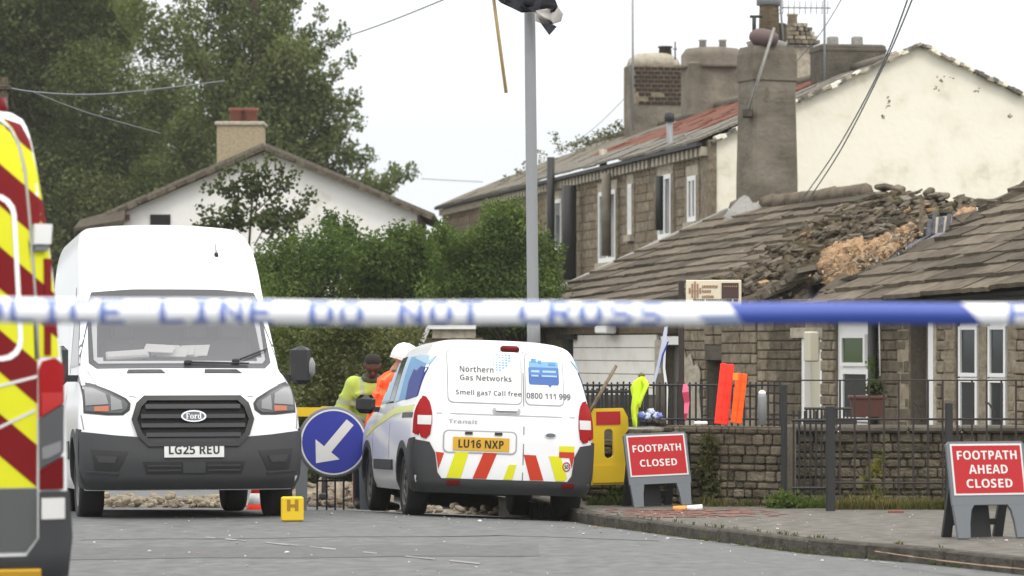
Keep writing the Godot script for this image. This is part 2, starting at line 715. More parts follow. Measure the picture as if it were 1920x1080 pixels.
func materials() -> void:
	mat("white_paint", 0.77, 0.78, 0.79, 0.3)
	M.white_paint.clearcoat_enabled = true
	M.white_paint.clearcoat = 0.5
	M.white_paint.clearcoat_roughness = 0.08
	mat("rubber", 0.012, 0.012, 0.013, 0.8)
	mat("steel", 0.16, 0.155, 0.15, 0.5, 0.5)
	mat("bumper_plastic", 0.03, 0.031, 0.034, 0.6)
	mat("black_plastic", 0.012, 0.012, 0.013, 0.45)
	mat("void", 0.01, 0.01, 0.01, 0.9)
	mat("chrome", 0.6, 0.62, 0.64, 0.2, 0.9)
	mat("lamp_grey", 0.07, 0.073, 0.077, 0.4)
	mat("lamp_clear", 0.2, 0.2, 0.205, 0.3)
	mat("lamp_red", 0.3, 0.01, 0.012, 0.3)
	mat("lamp_dark_red", 0.13, 0.008, 0.01, 0.3)
	mat("lamp_amber", 0.4, 0.12, 0.05, 0.2)
	mat("white", 0.8, 0.8, 0.8, 0.5)
	mat("seam", 0.16, 0.16, 0.165, 0.6)
	mat("grey_line", 0.35, 0.35, 0.36, 0.5)
	mat("plate_white", 0.62, 0.62, 0.61, 0.4)
	mat("plate_yellow", 0.62, 0.36, 0.04, 0.4)
	mat("ink", 0.012, 0.012, 0.014, 0.6)
	mat("text_grey", 0.12, 0.12, 0.125, 0.6)
	mat("chev_red", 0.5, 0.05, 0.025, 0.5)
	mat("chev_yellow", 0.64, 0.64, 0.025, 0.5)
	mat("chev_deep", 0.17, 0.01, 0.012, 0.5)
	mat("sign_red", 0.42, 0.03, 0.035, 0.5)
	mat("sign_blue", 0.04, 0.05, 0.3, 0.45)
	mat("sign_grey", 0.13, 0.145, 0.16, 0.6)
	mat("barrier_yellow", 0.7, 0.48, 0.03, 0.6)
	mat("barrier_orange", 0.8, 0.28, 0.03, 0.5)
	mat("graphic_pale", 0.3, 0.47, 0.6, 0.4)
	mat("graphic_mid", 0.08, 0.25, 0.47, 0.45)
	mat("graphic_deep", 0.016, 0.035, 0.21, 0.45)
	mat("graphic_sky", 0.16, 0.36, 0.62, 0.5)
	mat("graphic_blue", 0.035, 0.11, 0.36, 0.5)
	mat("iron", 0.018, 0.018, 0.019, 0.6)
	mat("iron_rust", 0.035, 0.025, 0.022, 0.8)
	mat("post_grey", 0.24, 0.25, 0.26, 0.5)
	mat("upvc", 0.8, 0.8, 0.79, 0.35)
	mat("glass_dark", 0.035, 0.042, 0.045, 0.06)
	mat("glass_pale", 0.1, 0.115, 0.12, 0.05)
	mat("cream_door", 0.5, 0.47, 0.37, 0.6)
	mat("grey_door", 0.2, 0.195, 0.18, 0.7)
	mat("terracotta", 0.17, 0.055, 0.035, 0.8)
	mat("hi_vis_orange", 1.0, 0.11, 0.02, 0.7)
	mat("hi_vis_red", 0.9, 0.05, 0.03, 0.6)
	mat("hi_vis_yellow", 0.68, 0.9, 0.03, 0.7)
	mat("pink", 0.8, 0.1, 0.2, 0.6)
	mat("paper", 0.78, 0.78, 0.75, 0.8)
	mat("vc", 1, 1, 1, 0.75)
	M.vc.albedo_color = Color.WHITE
	M.vc.vertex_color_use_as_albedo = true
	for k in ["chev_red", "chev_yellow", "chev_deep", "sign_red", "sign_blue", "lamp_dark_red", "lamp_red", "graphic_deep", "plate_yellow", "barrier_yellow", "hi_vis_red", "hi_vis_orange"]:
		M[k].metallic_specular = 0.22
	var leaf := mat("leaf", 1, 1, 1, 0.75)
	leaf.metallic_specular = 0.15
	leaf.albedo_color = Color.WHITE
	leaf.vertex_color_use_as_albedo = true
	leaf.cull_mode = BaseMaterial3D.CULL_DISABLED
	leaf.backlight_enabled = true
	leaf.backlight = Color(0.8, 0.86, 0.42)
	var pane := mat("screen_glass", 0.5, 0.52, 0.55, 0.03)
	pane.transparency = BaseMaterial3D.TRANSPARENCY_ALPHA
	pane.albedo_color = Color(0.42, 0.42, 0.44, 0.45)
	nm("asphalt", [[0.1, 0.103, 0.103], [0.13, 0.133, 0.132], [0.152, 0.155, 0.153], [0.185, 0.187, 0.184]], 0.02, 0.35, 0.9, 0.5, 0.12)
	nm("pavement_mat", [[0.08, 0.074, 0.064], [0.122, 0.114, 0.1], [0.15, 0.139, 0.122], [0.185, 0.172, 0.152]], 0.02, 0.4, 0.92, 0.7, 0.12)
	nm("red_dust", [[0.16, 0.105, 0.09], [0.23, 0.125, 0.105], [0.3, 0.14, 0.11]], 0.03, 0.6, 0.95, 0.5, 0.1)
	nm("kerb_stone", [[0.035, 0.032, 0.026], [0.075, 0.069, 0.058], [0.12, 0.11, 0.095]], 0.02, 0.6, 0.9, 0.8, 0.08)
	nm("soil", [[0.04, 0.035, 0.025], [0.09, 0.08, 0.055], [0.07, 0.09, 0.035]], 0.02, 0.3, 0.95, 1.5, 0.06)
	nm("mortar", [[0.1, 0.085, 0.065], [0.15, 0.13, 0.1], [0.2, 0.175, 0.135]], 0.03, 0.7, 0.95, 0.8, 0.08)
	for i in 4:
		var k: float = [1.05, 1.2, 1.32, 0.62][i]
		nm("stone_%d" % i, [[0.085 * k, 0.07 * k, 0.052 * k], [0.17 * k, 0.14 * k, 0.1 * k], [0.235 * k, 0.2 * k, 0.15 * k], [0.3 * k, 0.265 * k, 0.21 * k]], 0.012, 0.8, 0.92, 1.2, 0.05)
	for i in 4:
		var k: float = [0.8, 1.0, 1.2, 0.6][i]
		nm("slate_%d" % i, [[0.05 * k, 0.04 * k, 0.028 * k], [0.105 * k, 0.087 * k, 0.064 * k], [0.14 * k, 0.117 * k, 0.09 * k], [0.17 * k, 0.15 * k, 0.1 * k]], 0.012, 0.6, 0.9, 1.0, 0.05)
	for i in 3:
		var k: float = [0.6, 0.85, 1.1][i]
		nm("wall_stone_%d" % i, [[0.06 * k, 0.052 * k, 0.035 * k], [0.13 * k, 0.112 * k, 0.082 * k], [0.19 * k, 0.16 * k, 0.12 * k], [0.1 * k, 0.11 * k, 0.06 * k]], 0.012, 0.9, 0.95, 1.5, 0.05)
	nm("brown_render", [[0.085, 0.075, 0.058], [0.15, 0.132, 0.105], [0.19, 0.17, 0.138], [0.27, 0.24, 0.19]], 0.008, 0.25, 0.95, 1.5, 0.06)
	nm("dark_render", [[0.06, 0.054, 0.044], [0.11, 0.098, 0.08], [0.14, 0.125, 0.105]], 0.01, 0.3, 0.95, 1.5, 0.06)
	nm("terrace_stone", [[0.08, 0.06, 0.04], [0.2, 0.155, 0.105], [0.26, 0.21, 0.145], [0.33, 0.28, 0.2]], 0.02, 0.5, 0.95, 2.0, 0.05)
	M.terrace_stone.uv1_scale = Vector3(0.45, 2.2, 0.45)
	nm("asphalt_patch", [[0.1, 0.102, 0.102], [0.125, 0.128, 0.127], [0.145, 0.148, 0.147]], 0.02, 0.5, 0.9, 0.5, 0.12)
	nm("asphalt_worn", [[0.115, 0.118, 0.117], [0.145, 0.148, 0.147], [0.17, 0.172, 0.17]], 0.03, 0.4, 0.9, 0.5, 0.12)
	nm("cream_render", [[0.62, 0.58, 0.46], [0.8, 0.765, 0.64], [0.85, 0.82, 0.705], [0.86, 0.83, 0.715], [0.87, 0.84, 0.73]], 0.008, 0.2, 0.9, 0.4, 0.06)
	nm("white_render", [[0.66, 0.64, 0.58], [0.81, 0.8, 0.77], [0.83, 0.82, 0.8], [0.84, 0.835, 0.82]], 0.008, 0.2, 0.9, 0.5, 0.06)
	nm("pale_stack", [[0.25, 0.22, 0.17], [0.4, 0.36, 0.29], [0.5, 0.46, 0.38]], 0.02, 0.6, 0.95, 1.0, 0.06)
	nm("red_tile", [[0.08, 0.034, 0.024], [0.14, 0.058, 0.04], [0.17, 0.075, 0.054], [0.14, 0.09, 0.068]], 0.02, 0.8, 0.9, 1.0, 0.06)
	nm("moss_tile", [[0.075, 0.065, 0.05], [0.14, 0.125, 0.1], [0.19, 0.17, 0.14], [0.13, 0.14, 0.075]], 0.02, 0.7, 0.95, 1.0, 0.06)
	nm("grey_tile", [[0.085, 0.076, 0.062], [0.14, 0.128, 0.108], [0.21, 0.195, 0.17], [0.12, 0.11, 0.085]], 0.02, 0.9, 0.95, 1.0, 0.06)
	nm("dark_brick", [[0.025, 0.018, 0.015], [0.045, 0.032, 0.027], [0.07, 0.045, 0.036]], 0.02, 1.0, 0.9, 0.5, 0.06)
	nm("bark", [[0.03, 0.025, 0.018], [0.08, 0.065, 0.048], [0.12, 0.1, 0.075]], 0.03, 1.0, 0.95, 1.5, 0.08)
	nm("plank_white", [[0.58, 0.56, 0.5], [0.72, 0.7, 0.65], [0.75, 0.735, 0.69]], 0.01, 0.4, 0.6, 0.2, 0.06)
	nm("old_wood", [[0.1, 0.075, 0.05], [0.2, 0.155, 0.11], [0.27, 0.215, 0.16]], 0.02, 1.2, 0.9, 0.6, 0.08)
	nm("insulation", [[0.2, 0.11, 0.055], [0.4, 0.25, 0.14], [0.52, 0.36, 0.22], [0.66, 0.56, 0.42]], 0.03, 1.2, 1.0, 4.0, 0.05)
	nm("membrane", [[0.1, 0.1, 0.115], [0.17, 0.17, 0.195], [0.23, 0.23, 0.26]], 0.02, 0.8, 0.6, 1.0, 0.05)
	nm("mortar_grey", [[0.22, 0.21, 0.2], [0.3, 0.29, 0.275], [0.38, 0.37, 0.35]], 0.03, 0.8, 0.95, 1.2, 0.06)
	nm("rubble_mat", [[0.14, 0.115, 0.09], [0.24, 0.2, 0.155], [0.33, 0.28, 0.22]], 0.02, 1.0, 0.95, 1.0, 0.06)

# ---------------------------------------------------------------- the ground
func ground() -> void:
	var st := new_st(true)
	quad(st, Vector3(-900, -0.66, 60), Vector3(-900, -0.66, -1500), Vector3(900, -0.66, -1500), Vector3(900, -0.66, 60))
	obj("ground", st, M.soil, null, "structure")
	var road := new_st(true)
	var ds := []
	var d := -12.0
	while d < 62.0:
		ds.append(d)
		d += 0.5 if d > 20 and d < 40 else 2.0
	var rows := []
	for q in ds:
		var r := []
		var k := keyed(KERB, q)
		for i in 25:
			var x := k - pow(i / 24.0, 1.6) * 34.0
			r.append(Vector3(x, road_y(x, q), -q))
		rows.append(r)
	for i in rows.size() - 1:
		for j in 24:
			quad(road, rows[i][j], rows[i][j + 1], rows[i + 1][j + 1], rows[i + 1][j])
	obj("road", road, M.asphalt, null, "structure")
	var pv := new_st(true)
	for i in ds.size() - 1:
		if ds[i] < 6.0 or ds[i] > 33.0:
			continue
		var a := keyed(KERB, ds[i]) + 0.13
		var b := keyed(KERB, ds[i + 1]) + 0.13
		for j in 8:
			var t0 := j / 8.0
			var t1 := (j + 1) / 8.0
			quad(pv, Vector3(lerpf(a, 16, t0), pave_y(ds[i]), -ds[i]), Vector3(lerpf(b, 16, t0), pave_y(ds[i + 1]), -ds[i + 1]), Vector3(lerpf(b, 16, t1), pave_y(ds[i + 1]), -ds[i + 1]), Vector3(lerpf(a, 16, t1), pave_y(ds[i]), -ds[i]))
	obj("pavement", pv, M.pavement_mat, null, "structure")
	# kerb stones, one by one
	var kerb := Node3D.new()
	kerb.name = "kerb"
	add_child(kerb)
	kerb.set_meta("kind", "structure")
	d = 14.0
	while d < 35.0:
		var l := rr(0.75, 0.95)
		var a := Vector3(keyed(KERB, d), 0, -d)
		var e := Vector3(keyed(KERB, d + l), 0, -d - l)
		l = l / a.distance_to(e) * l
		e = Vector3(keyed(KERB, d + l), 0, -d - l)
		var c := (a + e) / 2
		var top := pave_y(d + l / 2)
		var bot := road_y(c.x, d) - 0.1
		var dir := (e - a).normalized()
		var b := Basis(dir, Vector3.UP, dir.cross(Vector3.UP))
		var ks := new_st()
		bbox(ks, Vector3(c.x, (top + bot) / 2 + rr(-0.006, 0.006), c.z) + b.z * 0.065, Vector3(a.distance_to(e) - 0.012, top - bot + 0.006, 0.14), 0.016, b)
		obj("kerb_stone", ks, M.kerb_stone, kerb)
		d += l
	# a garden floor behind the walls, and the rough verge behind the road
	var gd := new_st(true)
	quad(gd, P(1050, 0, 31.6) * Vector3(1, 0, 1) + Vector3(0, 0.02, 0), Vector3(-6, -0.35, -62), Vector3(30, -0.1, -62), Vector3(30, 0.04, -31.6))
	obj("garden_ground", gd, M.soil, null, "structure")
	var vg := new_st(true)
	quad(vg, Vector3(-60, -0.47, -46), Vector3(-60, -0.3, -200), Vector3(12, -0.3, -200), Vector3(-2.5, -0.47, -46))
	obj("verge", vg, M.soil, null, "structure")
	# worn paint and patches lying on the road and path
	var wp := mat("worn_paint", 0.24, 0.24, 0.23, 0.85)
	for q in [[330, 1003, 560, 1024, 2.2], [580, 1026, 900, 1058, 2.2], [1250, 1009, 1345, 1017, 4.0], [1370, 1021, 1450, 1028, 5.0], [1590, 1049, 1680, 1058, 5.0]]:
		var ln := new_st()
		var pa := road_at(q[0], q[1])
		var pb := road_at(q[2], q[3])
		var n := 12
		for i in n:
			var a := pa.lerp(pb, float(i) / n)
			var b := pa.lerp(pb, (i + 1.0) / n)
			var w := Vector3(0, 0, rr(0.03, 0.08))
			for v in [a, b]:
				v.y = 0
			var y0 := road_y(a.x, -a.z) + 0.005
			var y1 := road_y(b.x, -b.z) + 0.005
			if rng.randf() < 0.7:
				quad(ln, Vector3(a.x, y0, a.z) + w, Vector3(a.x, y0, a.z) - w, Vector3(b.x, y1, b.z) - w, Vector3(b.x, y1, b.z) + w)
		obj("road_marking", ln, wp, null, "structure")
	for q in [["asphalt_worn", -3.2, 3.4, 19.8, 21.2, 0.3], ["asphalt_patch", -3.6, 0.2, 23.2, 24.6, 0.12], ["asphalt_worn", -3.4, 1.2, 25.9, 26.6, 0.2]]:
		var pt := new_st()
		for i in 14:
			var x0: float = lerpf(q[1], q[2], i / 14.0)
			var x1: float = lerpf(q[1], q[2], (i + 1) / 14.0)
			var e := []
			for v in [[x0, q[3]], [x1, q[3]], [x1, q[4]], [x0, q[4]]]:
				var dd: float = v[1] + v[0] * q[5] + 0.06 * sin(v[0] * 4.0 + v[1])
				e.append(Vector3(v[0], road_y(v[0], dd) + 0.003, -dd))
			quad(pt, e[0], e[1], e[2], e[3])
		obj("road_patch", pt, M[q[0]], null, "structure")
	var ed := new_st()
	var line := [[1640, 1031], [1700, 1040], [1770, 1050], [1850, 1059], [1960, 1069]]
	for i in 4:
		for q in 5:
			var a := path_at(lerpf(line[i][0], line[i + 1][0], q / 5.0), lerpf(line[i][1], line[i + 1][1], q / 5.0))
			var b := path_at(lerpf(line[i][0], line[i + 1][0], (q + 1) / 5.0), lerpf(line[i][1], line[i + 1][1], (q + 1) / 5.0))
			var w := Vector3(0, 0, rr(0.03, 0.075))
			quad(ed, a + w, a - w, b - w, b + w)
	obj("path_edging", ed, nm("sandy", [[0.16, 0.11, 0.075], [0.26, 0.18, 0.12], [0.33, 0.24, 0.17]], 0.04, 1.0, 0.95, 0.4), null, "structure")
	var rd := new_st()
	for i in 420:
		var c := Vector3.ZERO
		var dd := rr(28.6, 30.3)
		c = Vector3((1290 + rng.randfn() * 75 - 960) / F * dd, pave_y(dd) + 0.004 + i * 0.00001, -dd)
		var r := rr(0.015, 0.06)
		var q := []
		for j in 7:
			q.append(c + Vector3(cos(-TAU * j / 7) * r * rr(0.6, 1.3), 0, sin(-TAU * j / 7) * r * rr(0.6, 1.3)))
		for j in range(1, 6):
			tri(rd, q[0], q[j], q[j + 1])
	obj("brick_dust", rd, M.red_dust, null, "stuff")
	tag(get_node("brick_dust"), "red brick dust spread over the path by the closed sign", "dust")

func path_at(px: float, py: float) -> Vector3:
	var d := (1.6 - 0.13) * F / (py - 650)
	return Vector3((px - 960) / F * d, pave_y(d) + 0.005, -d)

func road_at(px: float, py: float) -> Vector3:
	var d := 26.0
	for i in 30:
		var x := (px - 960) / F * d
		d = lerpf(d, (1.6 - road_y(x, d)) * F / (py - 650), 0.6)
	return Vector3((px - 960) / F * d, 0, -d)

# ---------------------------------------------------------------- trees, hedge, white house
func backdrop() -> void:
	var leaf1 := leaf_mesh(12, 0.36, 0.13, 3)
	var leaf2 := leaf_mesh(9, 0.24, 0.13, 5, 1.3)
	var dark := [Color(0.125, 0.155, 0.06), Color(0.142, 0.172, 0.068), Color(0.11, 0.14, 0.052), Color(0.168, 0.18, 0.084)]
	# the big dark tree on the left
	var bl := []
	for i in 7:
		for j in 9:
			bl.append([-270 + i * 90 + rr(-35, 35), -420 + j * 100 + rr(-40, 40), rr(65, 100), 1.0])
	bl = bl.filter(func(q): return q[0] + q[2] * 0.5 < 300 - maxf(0, 120 - q[1]) * 0.35)
	for q in [[420, 330, 50], [370, 260, 60], [330, 390, 60], [170, 420, 70], [60, 400, 90], [110, 470, 70], [180, 490, 60], [50, 490, 80], [215, 330, 70], [260, 280, 66], [240, 390, 60], [180, 300, 80], [290, 340, 50], [120, 60, 100], [0, 100, 110], [300, 200, 80], [350, 320, 60]]:
		bl.append([q[0], q[1], q[2], 1.0])
	var base := Vector3(P(60, 0, 112).x, -0.4, -112)
	var t := thing("tree", "big dense dark broadleaf tree filling the left behind the white house", "tree", base)
	var st := new_st(true)
	limb(st, base, base + Vector3(0.3, 6, 0), 0.55, 0.4, 0.03)
	for i in 9:
		var a := base + Vector3(0.2, rr(3, 6), 0)
		limb(st, a, a + Vector3(rr(-4, 3), rr(3, 6), rr(-3, 0)), 0.16, 0.04)
	wobj("trunk", st, M.bark, t)
	scatter("crown", px_blobs(bl, 112, 3.0), 120, leaf1, M.leaf, dark, t, base)
	# the taller open tree whose ragged right edge stands against the sky
	base = Vector3(P(480, 0, 101).x, -0.4, -101)
	t = thing("tree", "tall open tree with ragged upright branches against the sky, above the white gable", "tree", base)
	st = new_st(true)
	var stem := P(470, -260, 101)
	limb(st, base, stem, 0.32, 0.08, 0.02)
	var tips := [[540, 15], [595, 40], [652, 120], [628, 60], [672, 195], [660, 235], [600, 160], [560, 90], [700, 300], [745, 330], [782, 320], [640, 300], [735, 355], [690, 340], [420, 40], [380, 120], [520, 240], [330, 60], [500, 120], [620, 255], [450, 200], [560, 300]]
	var twig := []
	for q in tips:
		var a := base.lerp(stem, clampf((560 - q[1]) / 1000.0, 0.3, 0.85))
		var e := P(q[0], q[1], 101 + rr(-1.5, 1.5))
		limb(st, a, e, 0.07, 0.015, 0.08)
		var n := 7
		for i in n:
			var k := 0.35 + 0.65 * i / (n - 1.0)
			var c := a.lerp(e, k)
			var r := lerpf(0.62, 0.2, k)
			twig.append([c + Vector3(rr(-0.2, 0.2), rr(-0.1, 0.25), rr(-0.3, 0.3)), Vector3(r, r * 0.75, r), 1.1])
	wobj("trunk", st, M.bark, t)
	for q in [[480, 60, 70], [540, 110, 50], [430, 150, 60], [520, 180, 60], [580, 190, 44], [620, 200, 30], [550, 240, 60], [480, 250, 70], [600, 245, 30], [440, -20, 70], [520, 0, 46], [410, 200, 60], [540, 300, 40], [470, 170, 60], [650, 290, 24]]:
		twig.append_array(px_blobs([[q[0], q[1], q[2], 0.75]], 101, 1.5))
	for q in [[250, 20, 40], [300, 50, 44], [350, 30, 44], [390, 70, 46], [330, 100, 40], [280, 90, 36], [420, 40, 40], [370, 130, 44]]:
		twig.append_array(px_blobs([[q[0], q[1], q[2], 0.42]], 103, 1.0))
	scatter("crown", twig, 120, leaf2, M.leaf, [Color(0.115, 0.145, 0.06), Color(0.132, 0.16, 0.068), Color(0.1, 0.128, 0.05), Color(0.16, 0.172, 0.084)], t, base, 0.6, 1.15)
	# white house with gable
	white_house()
	# thin young tree before the white gable
	base = Vector3(P(470, 0, 68).x, -0.45, -68)
	t = thing("sapling", "thin sparse young tree in front of the white gable", "tree", base)
	st = new_st(true)
	limb(st, base, P(480, 300, 68), 0.06, 0.015, 0.03)
	twig = []
	for q in [[400, 350], [430, 330], [385, 395], [510, 300], [545, 330], [580, 365], [565, 400], [470, 350], [430, 400], [520, 380], [400, 425], [460, 310], [540, 420], [495, 420], [380, 420]]:
		var a := base.lerp(P(480, 300, 68), rr(0.55, 0.9))
		var e := P(q[0], q[1], 68 + rr(-0.6, 0.6))
		limb(st, a, e, 0.018, 0.006, 0.08)
		for i in 4:
			var c := a.lerp(e, 0.5 + i / 6.0)
			twig.append([c, Vector3(0.26, 0.2, 0.26), 1.0])
	for q in [[450, 405, 30], [470, 370, 24], [505, 420, 30]]:
		twig.append_array(px_blobs([[q[0], q[1], q[2], 0.8]], 68, 0.4))
	wobj("trunk", st, M.bark, t)
	scatter("crown", twig, 62, leaf_mesh(5, 0.13, 0.11, 8, 1.3), M.leaf, [Color(0.05, 0.062, 0.03), Color(0.065, 0.08, 0.038), Color(0.09, 0.11, 0.045)], t, base, 0.7, 1.2)
	# bushes between the white house and the terrace
	var lb := leaf_mesh(12, 0.17, 0.062, 11, 1.6)
	var lb2 := leaf_mesh(12, 0.17, 0.06, 12, 1.9)
	var green := [Color(0.085, 0.125, 0.042), Color(0.102, 0.15, 0.048), Color(0.066, 0.102, 0.036), Color(0.14, 0.185, 0.062)]
	var olive := [Color(0.11, 0.13, 0.05), Color(0.085, 0.105, 0.042), Color(0.135, 0.15, 0.06), Color(0.16, 0.16, 0.08)]
	for b in [
		["bush", "dark green bush beside the white panel van's roof", 56.0, [[520, 510, 45], [560, 490, 42], [610, 478, 40], [530, 570, 60], [600, 520, 70], [640, 505, 45], [570, 620, 70], [560, 690, 60], [530, 640, 50]], green, lb],
		["bush", "leafy green bush with bright tips below the end of the white gable", 57.0, [[650, 452, 22], [690, 485, 38], [740, 492, 40], [775, 462, 24], [805, 480, 40], [700, 510, 60], [770, 520, 70], [720, 570, 60], [810, 560, 60], [690, 600, 60], [770, 610, 60], [745, 445, 14], [620, 430, 14]], green, lb],
		["bush", "tall rounded bush growing against the old stone terrace", 54.0, [[850, 485, 44], [900, 462, 38], [950, 448, 34], [990, 470, 38], [1022, 500, 30], [860, 545, 60], [930, 535, 62], [1000, 540, 46], [900, 570, 60], [980, 570, 50], [840, 590, 50], [1030, 540, 28], [925, 412, 14], [960, 405, 12], [835, 450, 20], [985, 425, 14]], green, lb],
		["shrubbery", "olive green shrubs and long weeds behind the two workers", 46.0, [[560, 660, 50], [620, 640, 50], [680, 640, 50], [740, 640, 50], [600, 720, 60], [670, 720, 60], [740, 710, 60], [560, 740, 50], [630, 790, 60], [720, 790, 60], [540, 800, 50], [600, 850, 60], [700, 860, 60], [530, 880, 50]], olive, lb2]]:
		base = Vector3(P(b[3][4][0], 0, b[2]).x, -0.45, -b[2])
		t = thing(b[0], b[1], "bush", base, 0.0, "bushes behind the vans")
		st = new_st(true)
		for q in b[3]:
			limb(st, base + Vector3(rr(-0.3, 0.3), 0, rr(-0.3, 0.3)), P(q[0], q[1], b[2]), 0.04, 0.01)
		wobj("stem", st, M.bark, t)
		var bb := px_blobs(b[3], b[2], 0.7)
		for q in b[3]:                 # shoots standing out of every clump
			for i in 5:
				bb.append_array(px_blobs([[q[0] + rr(-0.9, 0.9) * q[2], q[1] - rr(0.3, 1.0) * q[2], rr(6, 12), 0.8, rr(1.4, 3.0)]], b[2] - rr(0.0, 0.5), 0.1))
		scatter("foliage", bb, 300, b[5], M.leaf, b[4], t, base, 0.7, 1.3, 0.36)
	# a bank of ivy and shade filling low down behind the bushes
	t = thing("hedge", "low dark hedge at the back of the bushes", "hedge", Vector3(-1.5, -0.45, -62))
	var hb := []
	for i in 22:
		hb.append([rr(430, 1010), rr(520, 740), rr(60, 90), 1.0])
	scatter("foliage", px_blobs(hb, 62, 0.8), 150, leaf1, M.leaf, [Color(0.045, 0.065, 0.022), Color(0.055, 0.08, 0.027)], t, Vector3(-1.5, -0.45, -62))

func white_house() -> void:
	var D := 80.0
	var base := Vector3(P(500, 0, D).x, -0.5, -D)
	var t := thing("white_house", "white rendered house with brown verge and two red chimney pots, behind the bushes", "house", base)
	var st := new_st()
	var front := PackedVector2Array()
	for q in [[232, 760], [232, 398], [497, 284], [782, 398], [782, 760]]:
		var v := P(q[0], q[1], D)
		front.append(Vector2(v.x, v.y))
	prism(st, front, Transform3D(Basis(), Vector3(0, 0, -D - 9)), 9.0)
	wobj("wall", st, M.white_render, t)
	var rf := new_st()
	for side in [[[497, 276], [205, 404]], [[497, 276], [812, 408]]]:
		var a := P(side[0][0], side[0][1], D)
		var e := P(side[1][0], side[1][1], D)
		var n := Vector3(-(e - a).normalized().y, (e - a).normalized().x, 0) * (1 if e.x > a.x else -1)
		hexa(rf, [a + Vector3(0, 0, 0.25), e + Vector3(0, 0, 0.25), e + Vector3(0, 0, -9.2), a + Vector3(0, 0, -9.2), a + n * 0.1 + Vector3(0, 0, 0.25), e + n * 0.1 + Vector3(0, 0, 0.25), e + n * 0.1 + Vector3(0, 0, -9.2), a + n * 0.1 + Vector3(0, 0, -9.2)])
	wobj("roof", rf, M.moss_tile, t)
	# verge tiles seen from the end
	for side in [[497, 279, 205, 406], [497, 279, 812, 410]]:
		for i in 16:
			var a := P(lerpf(side[0], side[2], i / 16.0), lerpf(side[1], side[3], i / 16.0), D)
			var e := P(lerpf(side[0], side[2], (i + 0.94) / 16.0), lerpf(side[1], side[3], (i + 0.94) / 16.0), D)
			var vs := new_st()
			var m := (a + e) / 2
			var ang := atan2(e.y - a.y, e.x - a.x)
			box(vs, m + Vector3(0, rr(-0.012, 0.012), 0.3), Vector3(a.distance_to(e), 0.1, 0.12), Basis(Vector3(0, 0, 1), ang))
			wobj("verge_tile", vs, M.slate_1 if i % 2 else M.slate_0, t)
	var ch := new_st()
	var c0 := P(446, 275, D)
	bbox(ch, c0 + Vector3(0, 0.1, -1.0), Vector3(1.16, 1.1, 0.9), 0.02)
	var cm := nm("buff_brick", [[0.22, 0.18, 0.115], [0.33, 0.275, 0.185], [0.4, 0.34, 0.235]], 0.03, 0.8, 0.9, 0.5)
	var chim := wobj("chimney", ch, cm, t)
	ch = new_st()
	bbox(ch, c0 + Vector3(0, 0.62, -1.0), Vector3(1.26, 0.1, 1.0), 0.02)
	wobj("cap", ch, M.pale_stack, chim)
	for k in 2:
		ch = new_st(true)
		lathe(ch, [[0.17, 0], [0.17, 0.5], [0.2, 0.52], [0.2, 0.6], [0.15, 0.6]], P([437, 464][k], 244, D) + Vector3(0, 0.02, -1.0), Basis(), 16)
		wobj("chimney_pot", ch, M.terracotta, chim)
	ch = new_st(true)
	lathe(ch, [[0.02, 0], [0.09, 0.05], [0.1, 0.12], [0.02, 0.18]], P(412, 240, D) + Vector3(0, 0.0, -0.7), Basis(), 10)
	wobj("bird", ch, M.white, chim)
	var wn := new_st()
	var w0 := P(301, 412, D)
	box(wn, w0 + Vector3(0, 0, 0.02), Vector3(0.5, 0.26, 0.06))
	wobj("vent", wn, M.void, t)
	# dark lean-to roof on the left
	var ln := new_st()
	hexa(ln, [P(138, 434, D - 1.5), P(232, 420, D - 1.5), P(236, 402, D), P(150, 424, D), P(138, 428, D - 1.5), P(232, 412, D - 1.5), P(236, 388, D), P(150, 412, D)])
	quad(ln, P(170, 436, D - 1.2), P(232, 422, D - 1.2), P(232, 760, D - 1.2), P(170, 760, D - 1.2))
	wobj("lean_to_roof", ln, M.slate_3, t)
	var fr := new_st()
	box(fr, P(238, 408, D) + Vector3(0, 0, 0.1), Vector3(0.16, 0.14, 0.1))
	wobj("bracket", fr, M.terracotta, t)

# ---------------------------------------------------------------- the old terrace and its cream gable
const TU := Vector3(-0.196, 0, -0.98)      # along the terrace, away from the street corner
const TV := Vector3(0.98, 0, -0.196)       # along its gable
const TC := Vector3(3.7, 0, -60.0)

func ts(px: float) -> float:                # distance along the terrace front that shows at this column
	var q := (px - 960.0) / F
	return (3.7 - 60.0 * q) / (0.98 * q + 0.196)

func tp(s: float, y: float, out := 0.0) -> Vector3:
	return TC + TU * s - TV * out + Vector3(0, y, 0)

func tbox(st: SurfaceTool, s0: float, s1: float, y0: float, y1: float, o0: float, o1: float) -> void:
	box(st, tp((s0 + s1) / 2, (y0 + y1) / 2, (o0 + o1) / 2), Vector3(absf(o1 - o0), y1 - y0, absf(s1 - s0)), Basis(TV, Vector3.UP, -TU))

